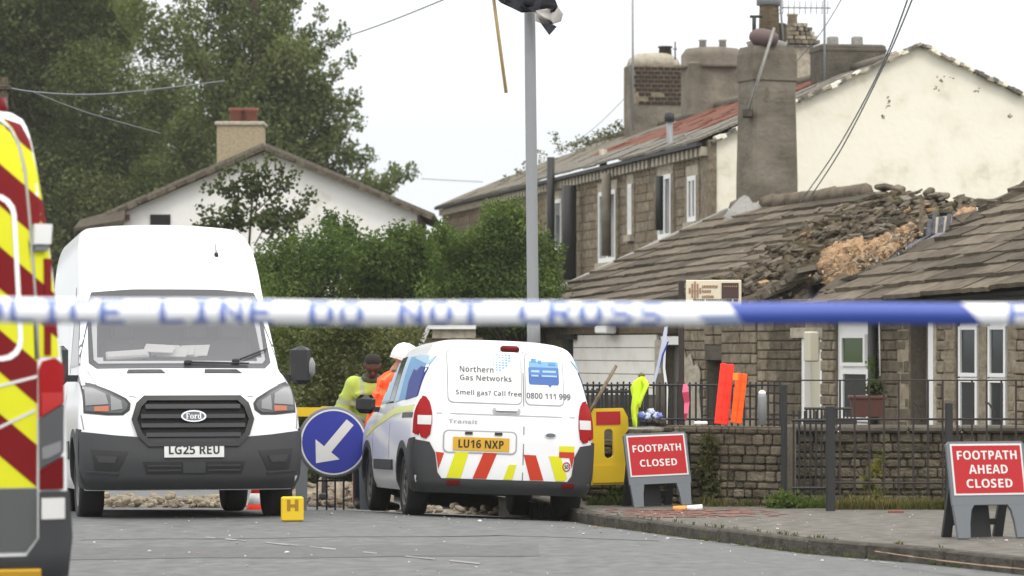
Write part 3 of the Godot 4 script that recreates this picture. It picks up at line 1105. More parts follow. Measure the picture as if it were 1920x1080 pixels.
func terrace() -> void:
	var eave := 5.48
	var cuts := [0.0, ts(1228), ts(1012), 28.6]
	var names := ["old stone terrace house with cream rendered gable end and mossy pale roof edge", "old stone terrace house with red tiled roof and dark drainpipes", "far stone terrace house with brown mossy roof, partly behind the lamp post"]
	var tiles := [M.grey_tile, M.red_tile, M.moss_tile]
	var houses := []
	for h in 3:
		var s0: float = cuts[h]
		var s1: float = cuts[h + 1]
		var t := thing("terrace_house", names[h], "house", tp(s0, -0.3))
		houses.append(t)
		var st := new_st()
		hexa(st, [tp(s0, -0.5), tp(s0, -0.5, -8.2), tp(s1, -0.5, -8.2), tp(s1, -0.5), tp(s0, eave), tp(s0, eave, -8.2), tp(s1, eave, -8.2), tp(s1, eave)])
		wobj("wall", st, M.terrace_stone, t)
		# coursed front, too small to pick apart from here
		var sets := [new_st(), new_st(), new_st()]
		var cy0 := -0.3
		while cy0 < eave - 0.4:
			var ch := rr(0.15, 0.24)
			var a := s0 + 0.02
			while a < s1 - 0.1:
				var l := minf(rr(0.3, 0.75), s1 - a)
				tbox(sets[rng.randi() % 3], a, a + l - 0.02, cy0, cy0 + ch - 0.02, -0.02, rr(0.008, 0.024))
				a += l
			cy0 += ch
		for i in 3:
			wobj("stone_course", sets[i], [M.terrace_stone, M.stone_1, M.stone_0][i], t, "stuff")
		# tiled courses on both slopes, real overlapping strips
		var rf := new_st()
		var low := new_st()
		var hs: float = [0.0, 0.03, -0.02][h]
		for k in 11:
			for side in 2:
				var o0: float = 0.22 - k * 0.394 if side == 0 else -8.42 + k * 0.394
				var o1: float = o0 - 0.44 if side == 0 else o0 + 0.44
				var y0 := eave - 0.04 + k * 0.156 + hs
				var n := 10
				for i in n:
					var a := lerpf(s0, s1, float(i) / n)
					var b := lerpf(s0, s1, (i + 0.98) / n)
					var j := rr(-0.02, 0.02)
					hexa(low if h == 1 and k < 3 and side == 0 else rf, [tp(a, y0 + j, o0), tp(a, y0 + 0.2 + j, o1), tp(b, y0 + 0.2 + j, o1), tp(b, y0 + j, o0), tp(a, y0 + 0.05 + j, o0), tp(a, y0 + 0.24 + j, o1), tp(b, y0 + 0.24 + j, o1), tp(b, y0 + 0.05 + j, o0)])
		var roof := wobj("roof", rf, tiles[h], t)
		if h == 1:
			wobj("eaves_slates", low, M.grey_tile, roof)
		var rg := new_st(true)
		tube(rg, [tp(s0, eave + 1.76 + hs, -4.1), tp(s1, eave + 1.76 + hs, -4.1)], 0.1, 8)
		wobj("ridge", rg, M.moss_tile, roof)
		# gutter on white brackets
		var gt := new_st()
		tbox(gt, s0, s1, eave - 0.12, eave - 0.05, 0.14, 0.24)
		wobj("gutter", gt, M.iron, t)
		var br := new_st()
		var cnt := int((s1 - s0) / 0.34)
		for i in cnt:
			var a := s0 + 0.34 * i
			tbox(br, a, a + 0.16, eave - 0.3, eave - 0.13, 0.0, 0.16)
		wobj("eaves_bracket", br, M.pale_stack, t, "stuff")
	# windows: front columns of the picture, heights, house
	for w in [[1030, 1056, 375, 470, 1], [1126, 1158, 358, 492, 1], [1238, 1262, 328, 448, 0], [1293, 1309, 330, 416, 0], [1181, 1188, 345, 440, 1]]:
		var s0 := ts(w[1])
		var s1 := ts(w[0])
		var dd := 60.0 + 0.98 * (s0 + s1) / 2
		var y0: float = 1.6 - (w[3] - 650.0) / F * dd
		var y1: float = 1.6 - (w[2] - 650.0) / F * dd
		var t: Node = houses[w[4]]
		var st := new_st()
		tbox(st, s0 + 0.04, s1 - 0.04, y0 + 0.05, y1 - 0.05, -0.05, 0.03)
		var win := wobj("window", st, M.glass_pale, t)
		st = new_st()
		for q in [[s0, s0 + 0.09, y0, y1], [s1 - 0.09, s1, y0, y1], [s0 + 0.09, s1 - 0.09, y1 - 0.09, y1], [s0 + 0.09, s1 - 0.09, y0, y0 + 0.1], [(s0 + s1) / 2 - 0.04, (s0 + s1) / 2 + 0.04, y0 + 0.1, y1 - 0.09]]:
			tbox(st, q[0], q[1], q[2], q[3], -0.04, 0.055)
		wobj("frame", st, M.upvc, win)
		st = new_st()
		tbox(st, s0 - 0.12, s1 + 0.12, y0 - 0.14, y0 - 0.003, 0.0, 0.11)
		wobj("sill", st, M.pale_stack, win)
		st = new_st()
		tbox(st, s0 - 0.12, s1 + 0.12, y1 + 0.003, y1 + 0.2, -0.02, 0.04)
		wobj("lintel", st, M.pale_stack, win)
		st = new_st()
		tbox(st, s0 - 0.22, s0 - 0.003, y0, y1, -0.02, 0.045)
		wobj("jamb", st, M.stone_1, win)
		st = new_st()
		tbox(st, s1 + 0.003, s1 + 0.22, y0, y1, -0.02, 0.045)
		wobj("jamb", st, M.stone_1, win)
	# pipes
	for w in [[1057, 295, 535, 0.09, "iron", 1], [1092, 348, 525, 0.16, "iron", 1], [1264, 330, 432, 0.08, "iron", 0], [1163, 325, 480, 0.1, "brown_render", 1]]:
		var s0 := ts(w[0])
		var dd := 60.0 + 0.98 * s0
		var y0: float = 1.6 - (w[2] - 650.0) / F * dd
		var y1: float = 1.6 - (w[1] - 650.0) / F * dd
		var st := new_st(true)
		tube(st, [tp(s0, y0, 0.3), tp(s0, y1, 0.3)], w[3], 8)
		wobj("drainpipe", st, M[w[4]], houses[w[5]])
	var vp := new_st(true)          # pale vent stack with a swan neck, and the bent one nearer
	tube(vp, [P(1131, 280, 72), P(1131, 312, 72), P(1140, 318, 71.8), P(1158, 326, 71.6), P(1163, 345, 71.5)], 0.09, 8)
	wobj("vent_stack", vp, M.pale_stack, houses[1])
	vp = new_st(true)
	tube(vp, [P(1255, 225, 63.6), P(1257, 285, 63.6), P(1260, 305, 63.5), P(1270, 320, 63.4), P(1270, 345, 63.4)], 0.065, 8)
	wobj("vent_stack", vp, M.post_grey, houses[0])
	vp = new_st(true)
	lathe(vp, [[0.1, 0], [0.1, 0.16], [0.02, 0.2]], P(1255, 228, 63.6), Basis(), 10)
	wobj("vent_cap", vp, M.iron, houses[0])
	# the cream gable
	var st := new_st()
	var b := Basis(TV, Vector3.UP, TV.cross(Vector3.UP))
	prism(st, poly([[0.12, -0.5], [8.2, -0.5], [8.2, eave - 0.05], [4.1, eave + 1.86], [0.12, eave - 0.0]]), Transform3D(b, TC), 0.06)
	var gable := wobj("gable_wall", st, M.cream_render, houses[0])
	gable.set_meta("label", "cream rendered gable wall with a few small stains")
	st = new_st()
	tbox(st, -0.09, 0.0, -0.5, eave, -0.12, 0.03)
	tbox(st, 0.0, 0.5, -0.5, eave, 0.0, 0.03)
	wobj("corner_stone", st, M.stone_0, houses[0])
	for side in 2:                  # rough pointed verge along the gable top
		for i in 44:
			var f := (i + 0.5) / 44.0
			var vs := new_st()
			var o := lerpf(0.0, 4.1, f) if side == 0 else lerpf(8.3, 4.1, f)
			var c := TC + TV * o + Vector3(0, eave - 0.01 + f * 1.89 + rr(-0.02, 0.03), 0) - TU * 0.1
			box(vs, c - Vector3(0, 0.03, 0), Vector3(rr(0.06, 0.15), rr(0.04, 0.09), 0.24), b * Basis(Vector3(0, 0, 1), (0.44 if side == 0 else -0.44) + rr(-0.15, 0.15)))
			wobj("verge_stone", vs, [M.pale_stack, M.grey_tile, M.cream_render][rng.randi() % 3], houses[0])
	# patches of blown render on the gable
	st = new_st()
	for q in [[1785, 145, 22, 5], [1770, 150, 10, 4], [1660, 220, 4, 5], [1672, 195, 5, 7], [1768, 163, 5, 4], [1847, 165, 6, 4], [1915, 215, 4, 12], [1668, 190, 3, 12]]:
		for i in 5:
			var c := P(q[0] + rr(-1, 1) * q[2], q[1] + rr(-1, 1) * q[3], 60.5)
			var k := (c - TC).dot(TV)
			c = TC + TV * k + Vector3(0, c.y, 0) - TU * (0.062 + i * 0.0006)
			var e := []
			for j in 6:
				e.append(c + TV * cos(TAU * j / 6) * rr(0.006, 0.04) + Vector3(0, sin(TAU * j / 6) * rr(0.005, 0.022), 0))
			for j in range(1, 5):
				tri(st, e[0], e[j + 1], e[j])
	wobj("render_stain", st, M.terrace_stone, gable)
	stacks(houses)

func stack(at: Vector3, w: float, dp: float, y0: float, y1: float, m: Material, parent: Node, capw := 0.08, caph := 0.2) -> MeshInstance3D:
	var b := Basis(TV, Vector3.UP, -TU)
	var st := new_st()
	bbox(st, Vector3(at.x, (y0 + y1) / 2, at.z), Vector3(w, y1 - y0, dp), 0.04, b)
	var c := wobj("chimney", st, m, parent)
	if caph > 0.0:
		st = new_st()
		bbox(st, Vector3(at.x, y1 - 0.12, at.z), Vector3(w + capw, caph, dp + capw), 0.03, b)
		wobj("cap", st, m, c)
	return c

func pot(at: Vector3, r: float, h: float, m: Material, parent: Node) -> void:
	var st := new_st(true)
	lathe(st, [[r, 0], [r * 0.9, h * 0.8], [r * 1.1, h * 0.85], [r * 1.1, h], [r * 0.7, h]], at, Basis(), 14)
	wobj("chimney_pot", st, m, parent)

func stacks(houses: Array) -> void:
	# left stack with exposed courses of dark brick
	var c := P(1225, 0, 81.0)
	var ch := stack(c, 1.34, 0.9, 6.4, 8.72, M.brown_render, houses[2], 0.0, 0.0)
	var b := Basis(TV, Vector3.UP, -TU)
	var bk := new_st()
	box(bk, Vector3(c.x, 8.2, c.z) - TU * 0.445, Vector3(1.3, 0.98, 0.03), b)
	wobj("mortar_bed", bk, M.stone_1, ch)
	for r in 9:
		for i in 8:
			if r > 5 and (rng.randf() < 0.25 or i == 0):
				continue
			var st := new_st()
			box(st, c * Vector3(1, 0, 1) + TV * (-0.58 + i * 0.165 + (0.08 if r % 2 else 0.0)) + Vector3(0, 8.6 - r * 0.108, 0) - TU * 0.46, Vector3(0.14, 0.075, 0.05), b)
			var o := wobj("brick", st, M.dark_brick, ch)
			o.position = -gpos(ch)
	var sh := new_st(true)
	lathe(sh, [[0.72, 0], [0.66, 0.2], [0.45, 0.33], [0.1, 0.36]], Vector3(c.x, 8.68, c.z), Basis().scaled(Vector3(0.95, 1, 0.6)), 18)
	wobj("flaunching", sh, M.pale_stack, ch)
	pot(Vector3(c.x + 0.3, 8.98, c.z), 0.17, 0.22, M.iron_rust, ch)
	# rounded rendered stack
	c = P(1335, 0, 75.7)
	ch = stack(c, 1.3, 0.9, 6.4, 8.3, M.brown_render, houses[1], 0.0, 0.0)
	sh = new_st(true)
	lathe(sh, [[0.82, 0], [0.82, 0.06], [0.78, 0.1], [0.78, 0.3], [0.66, 0.46], [0.3, 0.5]], Vector3(c.x, 8.18, c.z), Basis().scaled(Vector3(0.94, 1, 0.7)), 24)
	wobj("flaunching", sh, M.brown_render, ch)
	sh = new_st()
	bbox(sh, Vector3(c.x, 7.0, c.z), Vector3(1.5, 0.16, 1.1), 0.05, b)
	wobj("flashing", sh, M.dark_render, ch)
	pot(Vector3(c.x - 0.22, 8.64, c.z), 0.09, 0.22, M.mortar_grey, ch)
	pot(Vector3(c.x + 0.25, 8.64, c.z), 0.09, 0.22, M.mortar_grey, ch)
	# pale stack with a crumbled top
	c = P(1490, 0, 68.8)
	ch = stack(c, 0.8, 0.6, 6.6, 8.05, M.pale_stack, houses[0], 0.0, 0.0)
	for k in 5:
		for i in 6:
			var st := new_st()
			var w := 0.9 - k * 0.13
			box(st, Vector3(c.x, 8.12 + k * 0.09, c.z) + TV * (-w / 2 + w * (i + 0.5) / 6) - TU * 0.2, Vector3(w / 6 - 0.015, 0.075, 0.5), b * Basis(Vector3.UP, rr(-0.15, 0.15)))
			wobj("stack_brick", st, [M.pale_stack, M.stone_1, M.brown_render][rng.randi() % 3], ch)
	pot(Vector3(c.x - 0.05, 8.5, c.z), 0.11, 0.25, M.stone_2, ch)
	# brown stack with two square pots behind the gable
	c = P(1590, 0, 65.1)
	ch = stack(c, 1.38, 0.8, 6.2, 7.72, M.dark_render, houses[0], 0.03, 0.1)
	for px in [1562, 1608]:
		var st := new_st()
		bbox(st, P(px, 77, 65.0) + Vector3(0, 0, -0.1), Vector3(0.2, 0.2, 0.2), 0.02, b)
		wobj("chimney_pot", st, M.mortar_grey, ch)
	# aerial on a mast, tall pole on the left stack
	var mast := thing("aerial", "television aerial on a thin mast beside the brown chimney", "aerial", P(1546, 150, 64.5))
	var st := new_st(true)
	tube(st, [P(1546, 165, 64.5), P(1546, -60, 64.5)], 0.025, 6)
	wobj("mast", st, M.post_grey, mast)
	st = new_st(true)
	tube(st, [P(1462, 14, 64.5), P(1558, 15, 64.5)], 0.015, 6)
	for i in 9:
		var p := P(1468 + i * 10.5, 14, 64.5)
		tube(st, [p + Vector3(0, 0.13, 0.05), p - Vector3(0, 0.13, 0.05)], 0.008, 5)
	for i in 4:
		var p := P(1462, 4 + i * 7, 64.5)
		tube(st, [p - Vector3(0.04, 0, 0.2), p + Vector3(0.04, 0, 0.2)], 0.01, 5)
	wobj("antenna", st, M.post_grey, mast)
	mast = thing("mast", "plain thin pole rising from the brick chimney on the left", "pole", P(1186, 250, 80.2))
	st = new_st(true)
	tube(st, [P(1187, 245, 80.2), P(1186, -80, 80.2)], 0.03, 6)
	wobj("pole", st, M.post_grey, mast)
	st = new_st(true)
	tube(st, [P(1187, 150, 80.2), P(1191, 150, 80.8)], 0.02, 5)
	wobj("bracket", st, M.iron, mast)
	mast = thing("finial", "short thin rod standing on the brick chimney", "rod", P(1266, 108, 80.5))
	st = new_st(true)
	tube(st, [P(1266, 112, 80.5), P(1266, 78, 80.5)], 0.02, 5)
	tube(st, [P(1262, 92, 80.5), P(1270, 92, 80.5)], 0.015, 5)
	wobj("rod", st, M.iron, mast)
	# growth on the terrace ridge
	var base := P(1110, 280, 84)
	var t := thing("ridge_weeds", "weeds growing along the ridge of the terrace roof", "plant", base)
	var bl := []
	for q in [[1040, 262, 8], [1052, 275, 12], [1080, 275, 12], [1100, 265, 13], [1125, 258, 14], [1150, 250, 15], [1165, 242, 12], [975, 325, 9], [990, 318, 9], [1035, 250, 5], [950, 335, 7], [1012, 298, 9]]:
		bl.append([q[0], q[1], q[2], 1.0])
	scatter("foliage", px_blobs(bl, 84, 0.3), 130, leaf_mesh(9, 0.13, 0.07, 21), M.leaf, [Color(0.08, 0.085, 0.04), Color(0.12, 0.12, 0.06), Color(0.15, 0.13, 0.075)], t, base)

# ---------------------------------------------------------------- the row of low cottages with damaged roofs
const CU := Vector3(0.396, 0, 0.918)       # along the fronts, towards us
const CV := Vector3(0.918, 0, -0.396)      # into the houses
const CO := Vector3(-0.28, 0, -56.0)

func cs(px: float) -> float:
	var q := (px - 960.0) / F
	return (56.0 * q + 0.28) / (0.396 + 0.918 * q)

func cp(s: float, y: float, inn := 0.0) -> Vector3:
	return CO + CU * s + CV * inn + Vector3(0, y, 0)

func cy(px: float, py: float) -> float:     # height on the cottage front that shows at this pixel
	var d := 56.0 - 0.918 * cs(px)
	return 1.6 - (py - 650.0) / F * d

func cbox(st: SurfaceTool, s0: float, s1: float, y0: float, y1: float, i0: float, i1: float) -> void:
	box(st, cp((s0 + s1) / 2, (y0 + y1) / 2, (i0 + i1) / 2), Vector3(absf(s1 - s0), y1 - y0, absf(i1 - i0)), Basis(CU, Vector3.UP, CU.cross(Vector3.UP)))

# the old roof planes: s along the front, t up the slope from 0 to 1
func roof_a(s: float, t: float) -> Vector3:
	var e := 1.95 + s * 0.05
	var r := 4.04 + s * 0.017
	var sag := 0.0
	if s > 5.0:
		sag = -0.035 * (s - 5.0) * (s - 5.0) * t * 0.8
	return cp(s, lerpf(e, r, t) + sag, lerpf(-0.25, 4.6, t))

func roof_b(s: float, t: float) -> Vector3:
	var e := 2.16 + (s - 11.9) * 0.032
	return cp(s, lerpf(e, e + 2.2, t), lerpf(-0.3, 4.4, t))

func slate_mesh(sd: int) -> ArrayMesh:      # a stone slate, 1 x 1 x 1, with a ragged lower edge
	var g := RandomNumberGenerator.new()
	g.seed = sd
	var lo := []
	for i in 5:
		lo.append(Vector2(-0.5 + i / 4.0, -0.5 + g.randf_range(-0.05, 0.06)))
	lo.append(Vector2(0.5 + g.randf_range(-0.02, 0.0), 0.5))
	lo.append(Vector2(-0.5 + g.randf_range(0, 0.02), 0.5))
	var p := PackedVector2Array(lo)
	var st := new_st()
	prism(st, p, Transform3D(Basis(), Vector3(0, 0, -0.5)), 1.0)
	st.generate_normals()
	return st.commit()

func lay(parent: Node, mesh: Mesh, at: Vector3, along: Vector3, up: Vector3, size: Vector3, m: Material, tilt := Vector3.ZERO, called := "slate") -> void:
	var n := along.cross(up).normalized()
	var v := n.cross(along.normalized()).normalized()
	var b := Basis(along.normalized(), v, n) * Basis.from_euler(tilt)
	var o := put(called, mesh, m, parent)
	o.transform = Transform3D(b.scaled_local(size), at - gpos(parent))

func cottages() -> void:
	var slabs := []
	for i in 5:
		slabs.append(slate_mesh(40 + i))
	var sm := [M.slate_0, M.slate_1, M.slate_2, M.slate_1, M.slate_3]
	var base := cp(0, -0.35)
	var ca := thing("stone_cottage", "low stone cottage on the left with a sagging slate roof, big chimney and white boarding", "house", base)
	var cb := thing("stone_cottage", "low stone cottage on the right with broken roof edge, mullioned windows and white door frame", "house", cp(9.85, -0.2))
	# ---- left roof
	var deck := new_st()
	for i in 12:
		for j in 6:
			var s0 := lerpf(0.0, 9.9, i / 12.0)
			var s1 := lerpf(0.0, 9.9, (i + 1) / 12.0)
			var dn := Vector3(0, -0.09, 0)
			if (s0 + s1) / 2 > lerpf(9.4, 7.4, j / 6.0):
				continue
			quad(deck, roof_a(s0, j / 6.0) + dn, roof_a(s0, (j + 1) / 6.0) + dn, roof_a(s1, (j + 1) / 6.0) + dn, roof_a(s1, j / 6.0) + dn)
	quad(deck, roof_a(0, 1), cp(0, 1.9, 9.0), cp(7.2, 2.2, 9.0), roof_a(7.2, 1))
	var rf := wobj("roof", deck, M.slate_3, ca)
	var rows := 11
	for k in rows:
		var t := k / float(rows)
		var s := rr(-0.15, 0.05)
		var s_end := lerpf(8.2, 4.9, t) + rr(-0.3, 0.3)
		while s < s_end:
			var l := rr(0.55, 0.95)
			var c := roof_a(s + l / 2, t + 0.035)
			var along := roof_a(s + l, t) - roof_a(s, t)
			var up := roof_a(s, minf(1, t + 0.1)) - roof_a(s, t)
			lay(rf, slabs[rng.randi() % 5], c + Vector3(0, 0.02 + rr(-0.008, 0.012), 0), along, up, Vector3(l - 0.012, 0.6, 0.06), sm[rng.randi() % 5], Vector3(-0.085 + rr(-0.015, 0.01), 0, rr(-0.02, 0.02)))
			s += l
	# slipped and tumbled slates where the roof has gone
	for i in 300:
		var t := rr(0.0, 1.02)
		var s := rr(lerpf(7.9, 4.7, t), lerpf(10.3, 9.0, t))
		var c := roof_a(s, t) + Vector3(0, rr(-0.16, 0.1), 0)
		var along := roof_a(s + 0.5, t) - roof_a(s, t)
		var up := roof_a(s, minf(1, t + 0.1)) - roof_a(s, t * 0.98)
		lay(rf, slabs[rng.randi() % 5], c, along, up, Vector3(rr(0.08, 0.32), rr(0.06, 0.2), rr(0.02, 0.05)), [M.slate_0, M.slate_2, M.slate_1, M.moss_tile, M.soil][rng.randi() % 5], Vector3(rr(-0.35, 0.35), rr(-0.3, 0.3), rr(-0.5, 0.5)), "loose_slate")
	var ms := new_st(true)           # earth, moss and torn felt between the tumbled slates
	for i in 70:
		var t := rr(0.0, 1.0)
		var s := rr(lerpf(7.8, 5.0, t), lerpf(9.9, 9.0, t))
		lump(ms, roof_a(s, t) + Vector3(0, -0.1, 0), Vector3(rr(0.15, 0.4), rr(0.08, 0.17), rr(0.15, 0.4)), i + 200, 0.6)
	wobj("moss_debris", ms, nm("mossy_earth", [[0.03, 0.024, 0.016], [0.09, 0.07, 0.045], [0.16, 0.13, 0.085], [0.13, 0.13, 0.06]], 0.03, 1.4, 1.0, 3.0, 0.06), rf, "stuff")
	for i in 9:
		var a := roof_a(0.2 + i * 0.53, 1.0) + Vector3(0, 0.06, 0)
		var e := roof_a(0.2 + i * 0.53 + 0.5, 1.0) + Vector3(0, 0.06 + rr(-0.02, 0.02), 0)
		var rs := new_st(true)
		tube(rs, [a, e], 0.14, 8)
		wobj("ridge_stone", rs, M.slate_2, rf)
	for i in 10:                    # bits of the ridge thrown about
		var s := rr(5.0, 8.8)
		var c := roof_a(s, 1.0) + Vector3(0, rr(-0.1, 0.12), 0)
		var rs := new_st()
		bbox(rs, c, Vector3(rr(0.12, 0.32), rr(0.06, 0.15), rr(0.1, 0.22)), 0.02, Basis.from_euler(Vector3(rr(-0.4, 0.4), rr(0, 3), rr(-0.4, 0.4))))
		wobj("ridge_stone", rs, [M.slate_2, M.slate_0][i % 2], rf)
	# verge mortar of the far end
	var vg := new_st(true)
	tube(vg, [roof_a(-0.1, 0) + Vector3(0, 0.03, 0), roof_a(-0.1, 1) + Vector3(0, 0.03, 0)], 0.05, 6)
	wobj("verge", vg, M.mortar_grey, rf)
	# ---- left walls
	var w := new_st()
	cbox(w, 0.0, cs(1082), -0.6, 1.95, 0.0, 0.4)
	cbox(w, cs(1236), cs(1243), -0.6, 2.1, 0.0, 0.4)
	cbox(w, cs(1278), cs(1326), -0.6, 2.15, 0.0, 0.4)
	cbox(w, cs(1355), 9.85, -0.6, 2.15, 0.0, 0.4)
	cbox(w, 0.0, 9.85, -0.6, 1.9, 8.6, 9.0)
	cbox(w, 0.0, 0.4, -0.6, 1.9, 0.41, 8.59)
	wobj("wall", w, M.mortar, ca)
	w = new_st()
	var gy0 := roof_a(0, 0).y
	hexa(w, [cp(0, gy0, 0.0), cp(0, gy0, 9.0), cp(0.4, gy0, 9.0), cp(0.4, gy0, 0.0), cp(0, gy0 + 0.1, 0.05), cp(0, 4.0, 4.6), cp(0.4, 4.0, 4.6), cp(0.4, gy0 + 0.1, 0.05)])
	wobj("gable", w, M.terrace_stone, ca)
	# white boarding
	var b0 := cs(1078)
	var b1 := cs(1234)
	for i in 10:
		var bs := new_st()
		cbox(bs, b0, b1, -0.3 + i * 0.21, -0.3 + i * 0.21 + 0.198, -0.03, 0.05)
		wobj("board", bs, M.plank_white, ca)
	var lt := new_st()
	cbox(lt, b0 - 0.2, b1 + 0.3, 1.81, 1.95, -0.05, 0.3)
	wobj("lintel", lt, M.old_wood, ca)
	var pst := new_st()
	cbox(pst, cs(1068), cs(1076), -0.5, 1.72, -0.12, 0.02)
	wobj("gate_post", pst, M.iron, ca)
	pst = new_st()
	cbox(pst, cs(1056), cs(1086), 1.72, 1.8, -0.14, 0.02)
	wobj("post_head", pst, M.iron, ca)
	pst = new_st()
	cbox(pst, cs(1236), cs(1248), -0.5, 1.7, -0.08, -0.003)
	wobj("pier", pst, M.pale_stack, ca)
	# gutter under the eaves with a white box
	var gt := new_st(true)
	tube(gt, [roof_a(0, 0) + Vector3(0, -0.1, 0) - CV * 0.05, roof_a(7.0, 0) + Vector3(0, -0.12, 0) - CV * 0.05], 0.06, 8)
	wobj("gutter", gt, M.iron_rust, ca)
	gt = new_st()
	bbox(gt, P(1167, 618, 51.5) - CV * 0.3, Vector3(0.42, 0.13, 0.2), 0.02, Basis(CU, Vector3.UP, CU.cross(Vector3.UP)))
	wobj("flashing", gt, M.upvc, ca)
	# doorway with a grey door
	var dr := new_st()
	cbox(dr, cs(1244), cs(1277), -0.3, 1.62, 0.18, 0.24)
	var door := wobj("door", dr, M.grey_door, ca)
	dr = new_st()
	cbox(dr, cs(1241), cs(1280), 1.63, 1.76, -0.02, 0.2)
	wobj("lintel", dr, M.upvc, door)
	dr = new_st()
	cbox(dr, cs(1326), cs(1355), -0.4, 1.4, 0.3, 0.36)
	wobj("broken_doorway", dr, M.void, ca)
	dr = new_st()
	cbox(dr, cs(1324), cs(1357), 1.4, 1.62, -0.03, 0.3)
	wobj("lintel", dr, M.dark_render, ca)
	# torn plaster beside the broken doorway
	var pl := new_st()
	prism(pl, poly([[cs(1283), -0.2], [cs(1321), -0.2], [cs(1322), 0.5], [cs(1318), 0.9], [cs(1321), 1.2], [cs(1314), 1.36], [cs(1308), 1.3], [cs(1302), 1.5], [cs(1294), 1.42], [cs(1288), 1.62], [cs(1282), 1.5]]), Transform3D(Basis(CU, Vector3.UP, CU.cross(Vector3.UP)), CO - CV * 0.06), 0.012)
	wobj("plaster", pl, M.pale_stack, ca)
	# ---- stones of the fronts, one by one
	stones(ca, cs(1278), cs(1326), -0.3, 2.15, [])
	stones(ca, cs(1355), 9.83, -0.3, 2.2, [])
	stones(ca, cs(1324), cs(1357), 1.62, 2.15, [])
	var holes := [[cs(1503), cs(1541), 0.0, 1.72], [cs(1568), cs(1643), 0.0, 1.98], [cs(1708), cs(1758), 0.0, 2.2], [cs(1794), cs(1892), 0.45, 1.93]]
	stones(cb, 9.86, 19.5, 0.0, 2.3, holes)
	# ---- right walls (mortar core between the openings)
	w = new_st()
	var edges := [9.85, holes[0][0], holes[0][1], holes[1][0], holes[1][1], holes[2][0], holes[2][1], holes[3][0], holes[3][1], 20.0]
	for i in range(0, 10, 2):
		cbox(w, edges[i], edges[i + 1], -0.4, 2.18, 0.0, 0.4)
	for hh in holes:
		if hh[3] < 2.1:
			cbox(w, hh[0], hh[1], hh[3], 2.17, 0.01, 0.39)
	cbox(w, holes[3][0], holes[3][1], -0.4, holes[3][2], 0.01, 0.39)
	cbox(w, 9.86, 20.0, -0.4, 2.0, 8.6, 9.0)
	cbox(w, 19.6, 20.0, -0.4, 2.0, 0.41, 8.59)
	wobj("wall", w, M.mortar, cb)
	# cream blocked doorway with its lamp box
	dr = new_st()
	cbox(dr, holes[0][0] + 0.09, holes[0][1] - 0.06, -0.2, 1.7, 0.1, 0.16)
	door = wobj("door", dr, M.cream_door, cb)
	dr = new_st()
	cbox(dr, holes[0][0], holes[0][0] + 0.088, -0.2, 1.72, 0.0, 0.17)
	cbox(dr, holes[0][1] - 0.058, holes[0][1], -0.2, 1.72, 0.0, 0.17)
	wobj("frame", dr, M.upvc, door)
	dr = new_st()
	cbox(dr, holes[0][0] - 0.25, holes[0][1] + 0.1, 1.725, 1.87, -0.05, 0.2)
	wobj("lintel", dr, M.pale_stack, cb)
	dr = new_st()
	bbox(dr, P(1545, 650, 44.2) - CV * 0.2, Vector3(0.18, 0.42, 0.16), 0.02, Basis(CU, Vector3.UP, CU.cross(Vector3.UP)))
	wobj("meter_box", dr, M.cream_door, cb)
	# white framed window with two panes
	window(cb, holes[1][0], holes[1][1], 0.55, 1.98, [[0.17, 0.7, 1.38, 1.72, "glass_green"], [0.2, 0.78, 0.62, 1.22, "glass_dark"]])
	dr = new_st()
	cbox(dr, holes[1][0], holes[1][1], -0.1, 0.54, 0.02, 0.2)
	wobj("apron", dr, M.upvc, cb)
	# stone jambs and the white door frame
	dr = new_st()
	cbox(dr, holes[2][0] - 0.3, holes[2][0] - 0.002, -0.2, 2.15, -0.035, 0.03)
	wobj("jamb", dr, M.stone_2, cb)
	dr = new_st()
	cbox(dr, holes[2][0] + 0.02, holes[2][1] - 0.3, -0.2, 2.15, 0.22, 0.28)
	door = wobj("door", dr, M.brown_render, cb)
	dr = new_st()
	cbox(dr, holes[2][1] - 0.28, holes[2][1] - 0.12, -0.2, 2.15, 0.02, 0.28)
	wobj("frame", dr, M.upvc, door)
	dr = new_st()
	cbox(dr, holes[2][1] - 0.1, holes[2][1] - 0.01, -0.2, 2.15, -0.01, 0.28)
	wobj("frame", dr, M.pale_stack, door)
	# the mullioned pair
	var mid: float = lerpf(holes[3][0], holes[3][1], 0.52)
	window(cb, holes[3][0] + 0.03, mid - 0.1, holes[3][2], holes[3][3], [[0.16, 0.84, 1.26, 1.82, "glass_dark"], [0.16, 0.84, 0.56, 1.14, "glass_dark"]])
	window(cb, mid + 0.1, holes[3][1] - 0.03, holes[3][2], holes[3][3], [[0.16, 0.84, 1.26, 1.82, "glass_dark"], [0.16, 0.84, 0.56, 1.14, "glass_dark"]])
	dr = new_st()
	cbox(dr, mid - 0.095, mid + 0.095, holes[3][2], holes[3][3], -0.02, 0.25)
	wobj("mullion", dr, M.stone_2, cb)
	dr = new_st()
	cbox(dr, holes[3][0] - 0.2, holes[3][1] + 0.2, holes[3][2] - 0.14, holes[3][2] - 0.003, -0.07, 0.2)
	wobj("sill", dr, M.stone_2, cb)
	dr = new_st()
	cbox(dr, holes[3][0] - 0.28, holes[3][0] - 0.004, 0.32, 1.95, -0.03, 0.03)
	cbox(dr, holes[3][1] + 0.004, holes[3][1] + 0.2, 0.32, 1.95, -0.03, 0.03)
	cbox(dr, holes[3][0] - 0.2, holes[3][1] + 0.2, holes[3][3] + 0.004, 2.13, -0.03, 0.03)
	wobj("jamb", dr, M.stone_2, cb)
	# black downpipe
	dr = new_st(true)
	var ps := cs(1648)
	tube(dr, [cp(ps, -0.1, -0.1), cp(ps, 2.1, -0.1)], 0.066, 10)
	wobj("drainpipe", dr, M.iron, cb)
	dr = new_st(true)
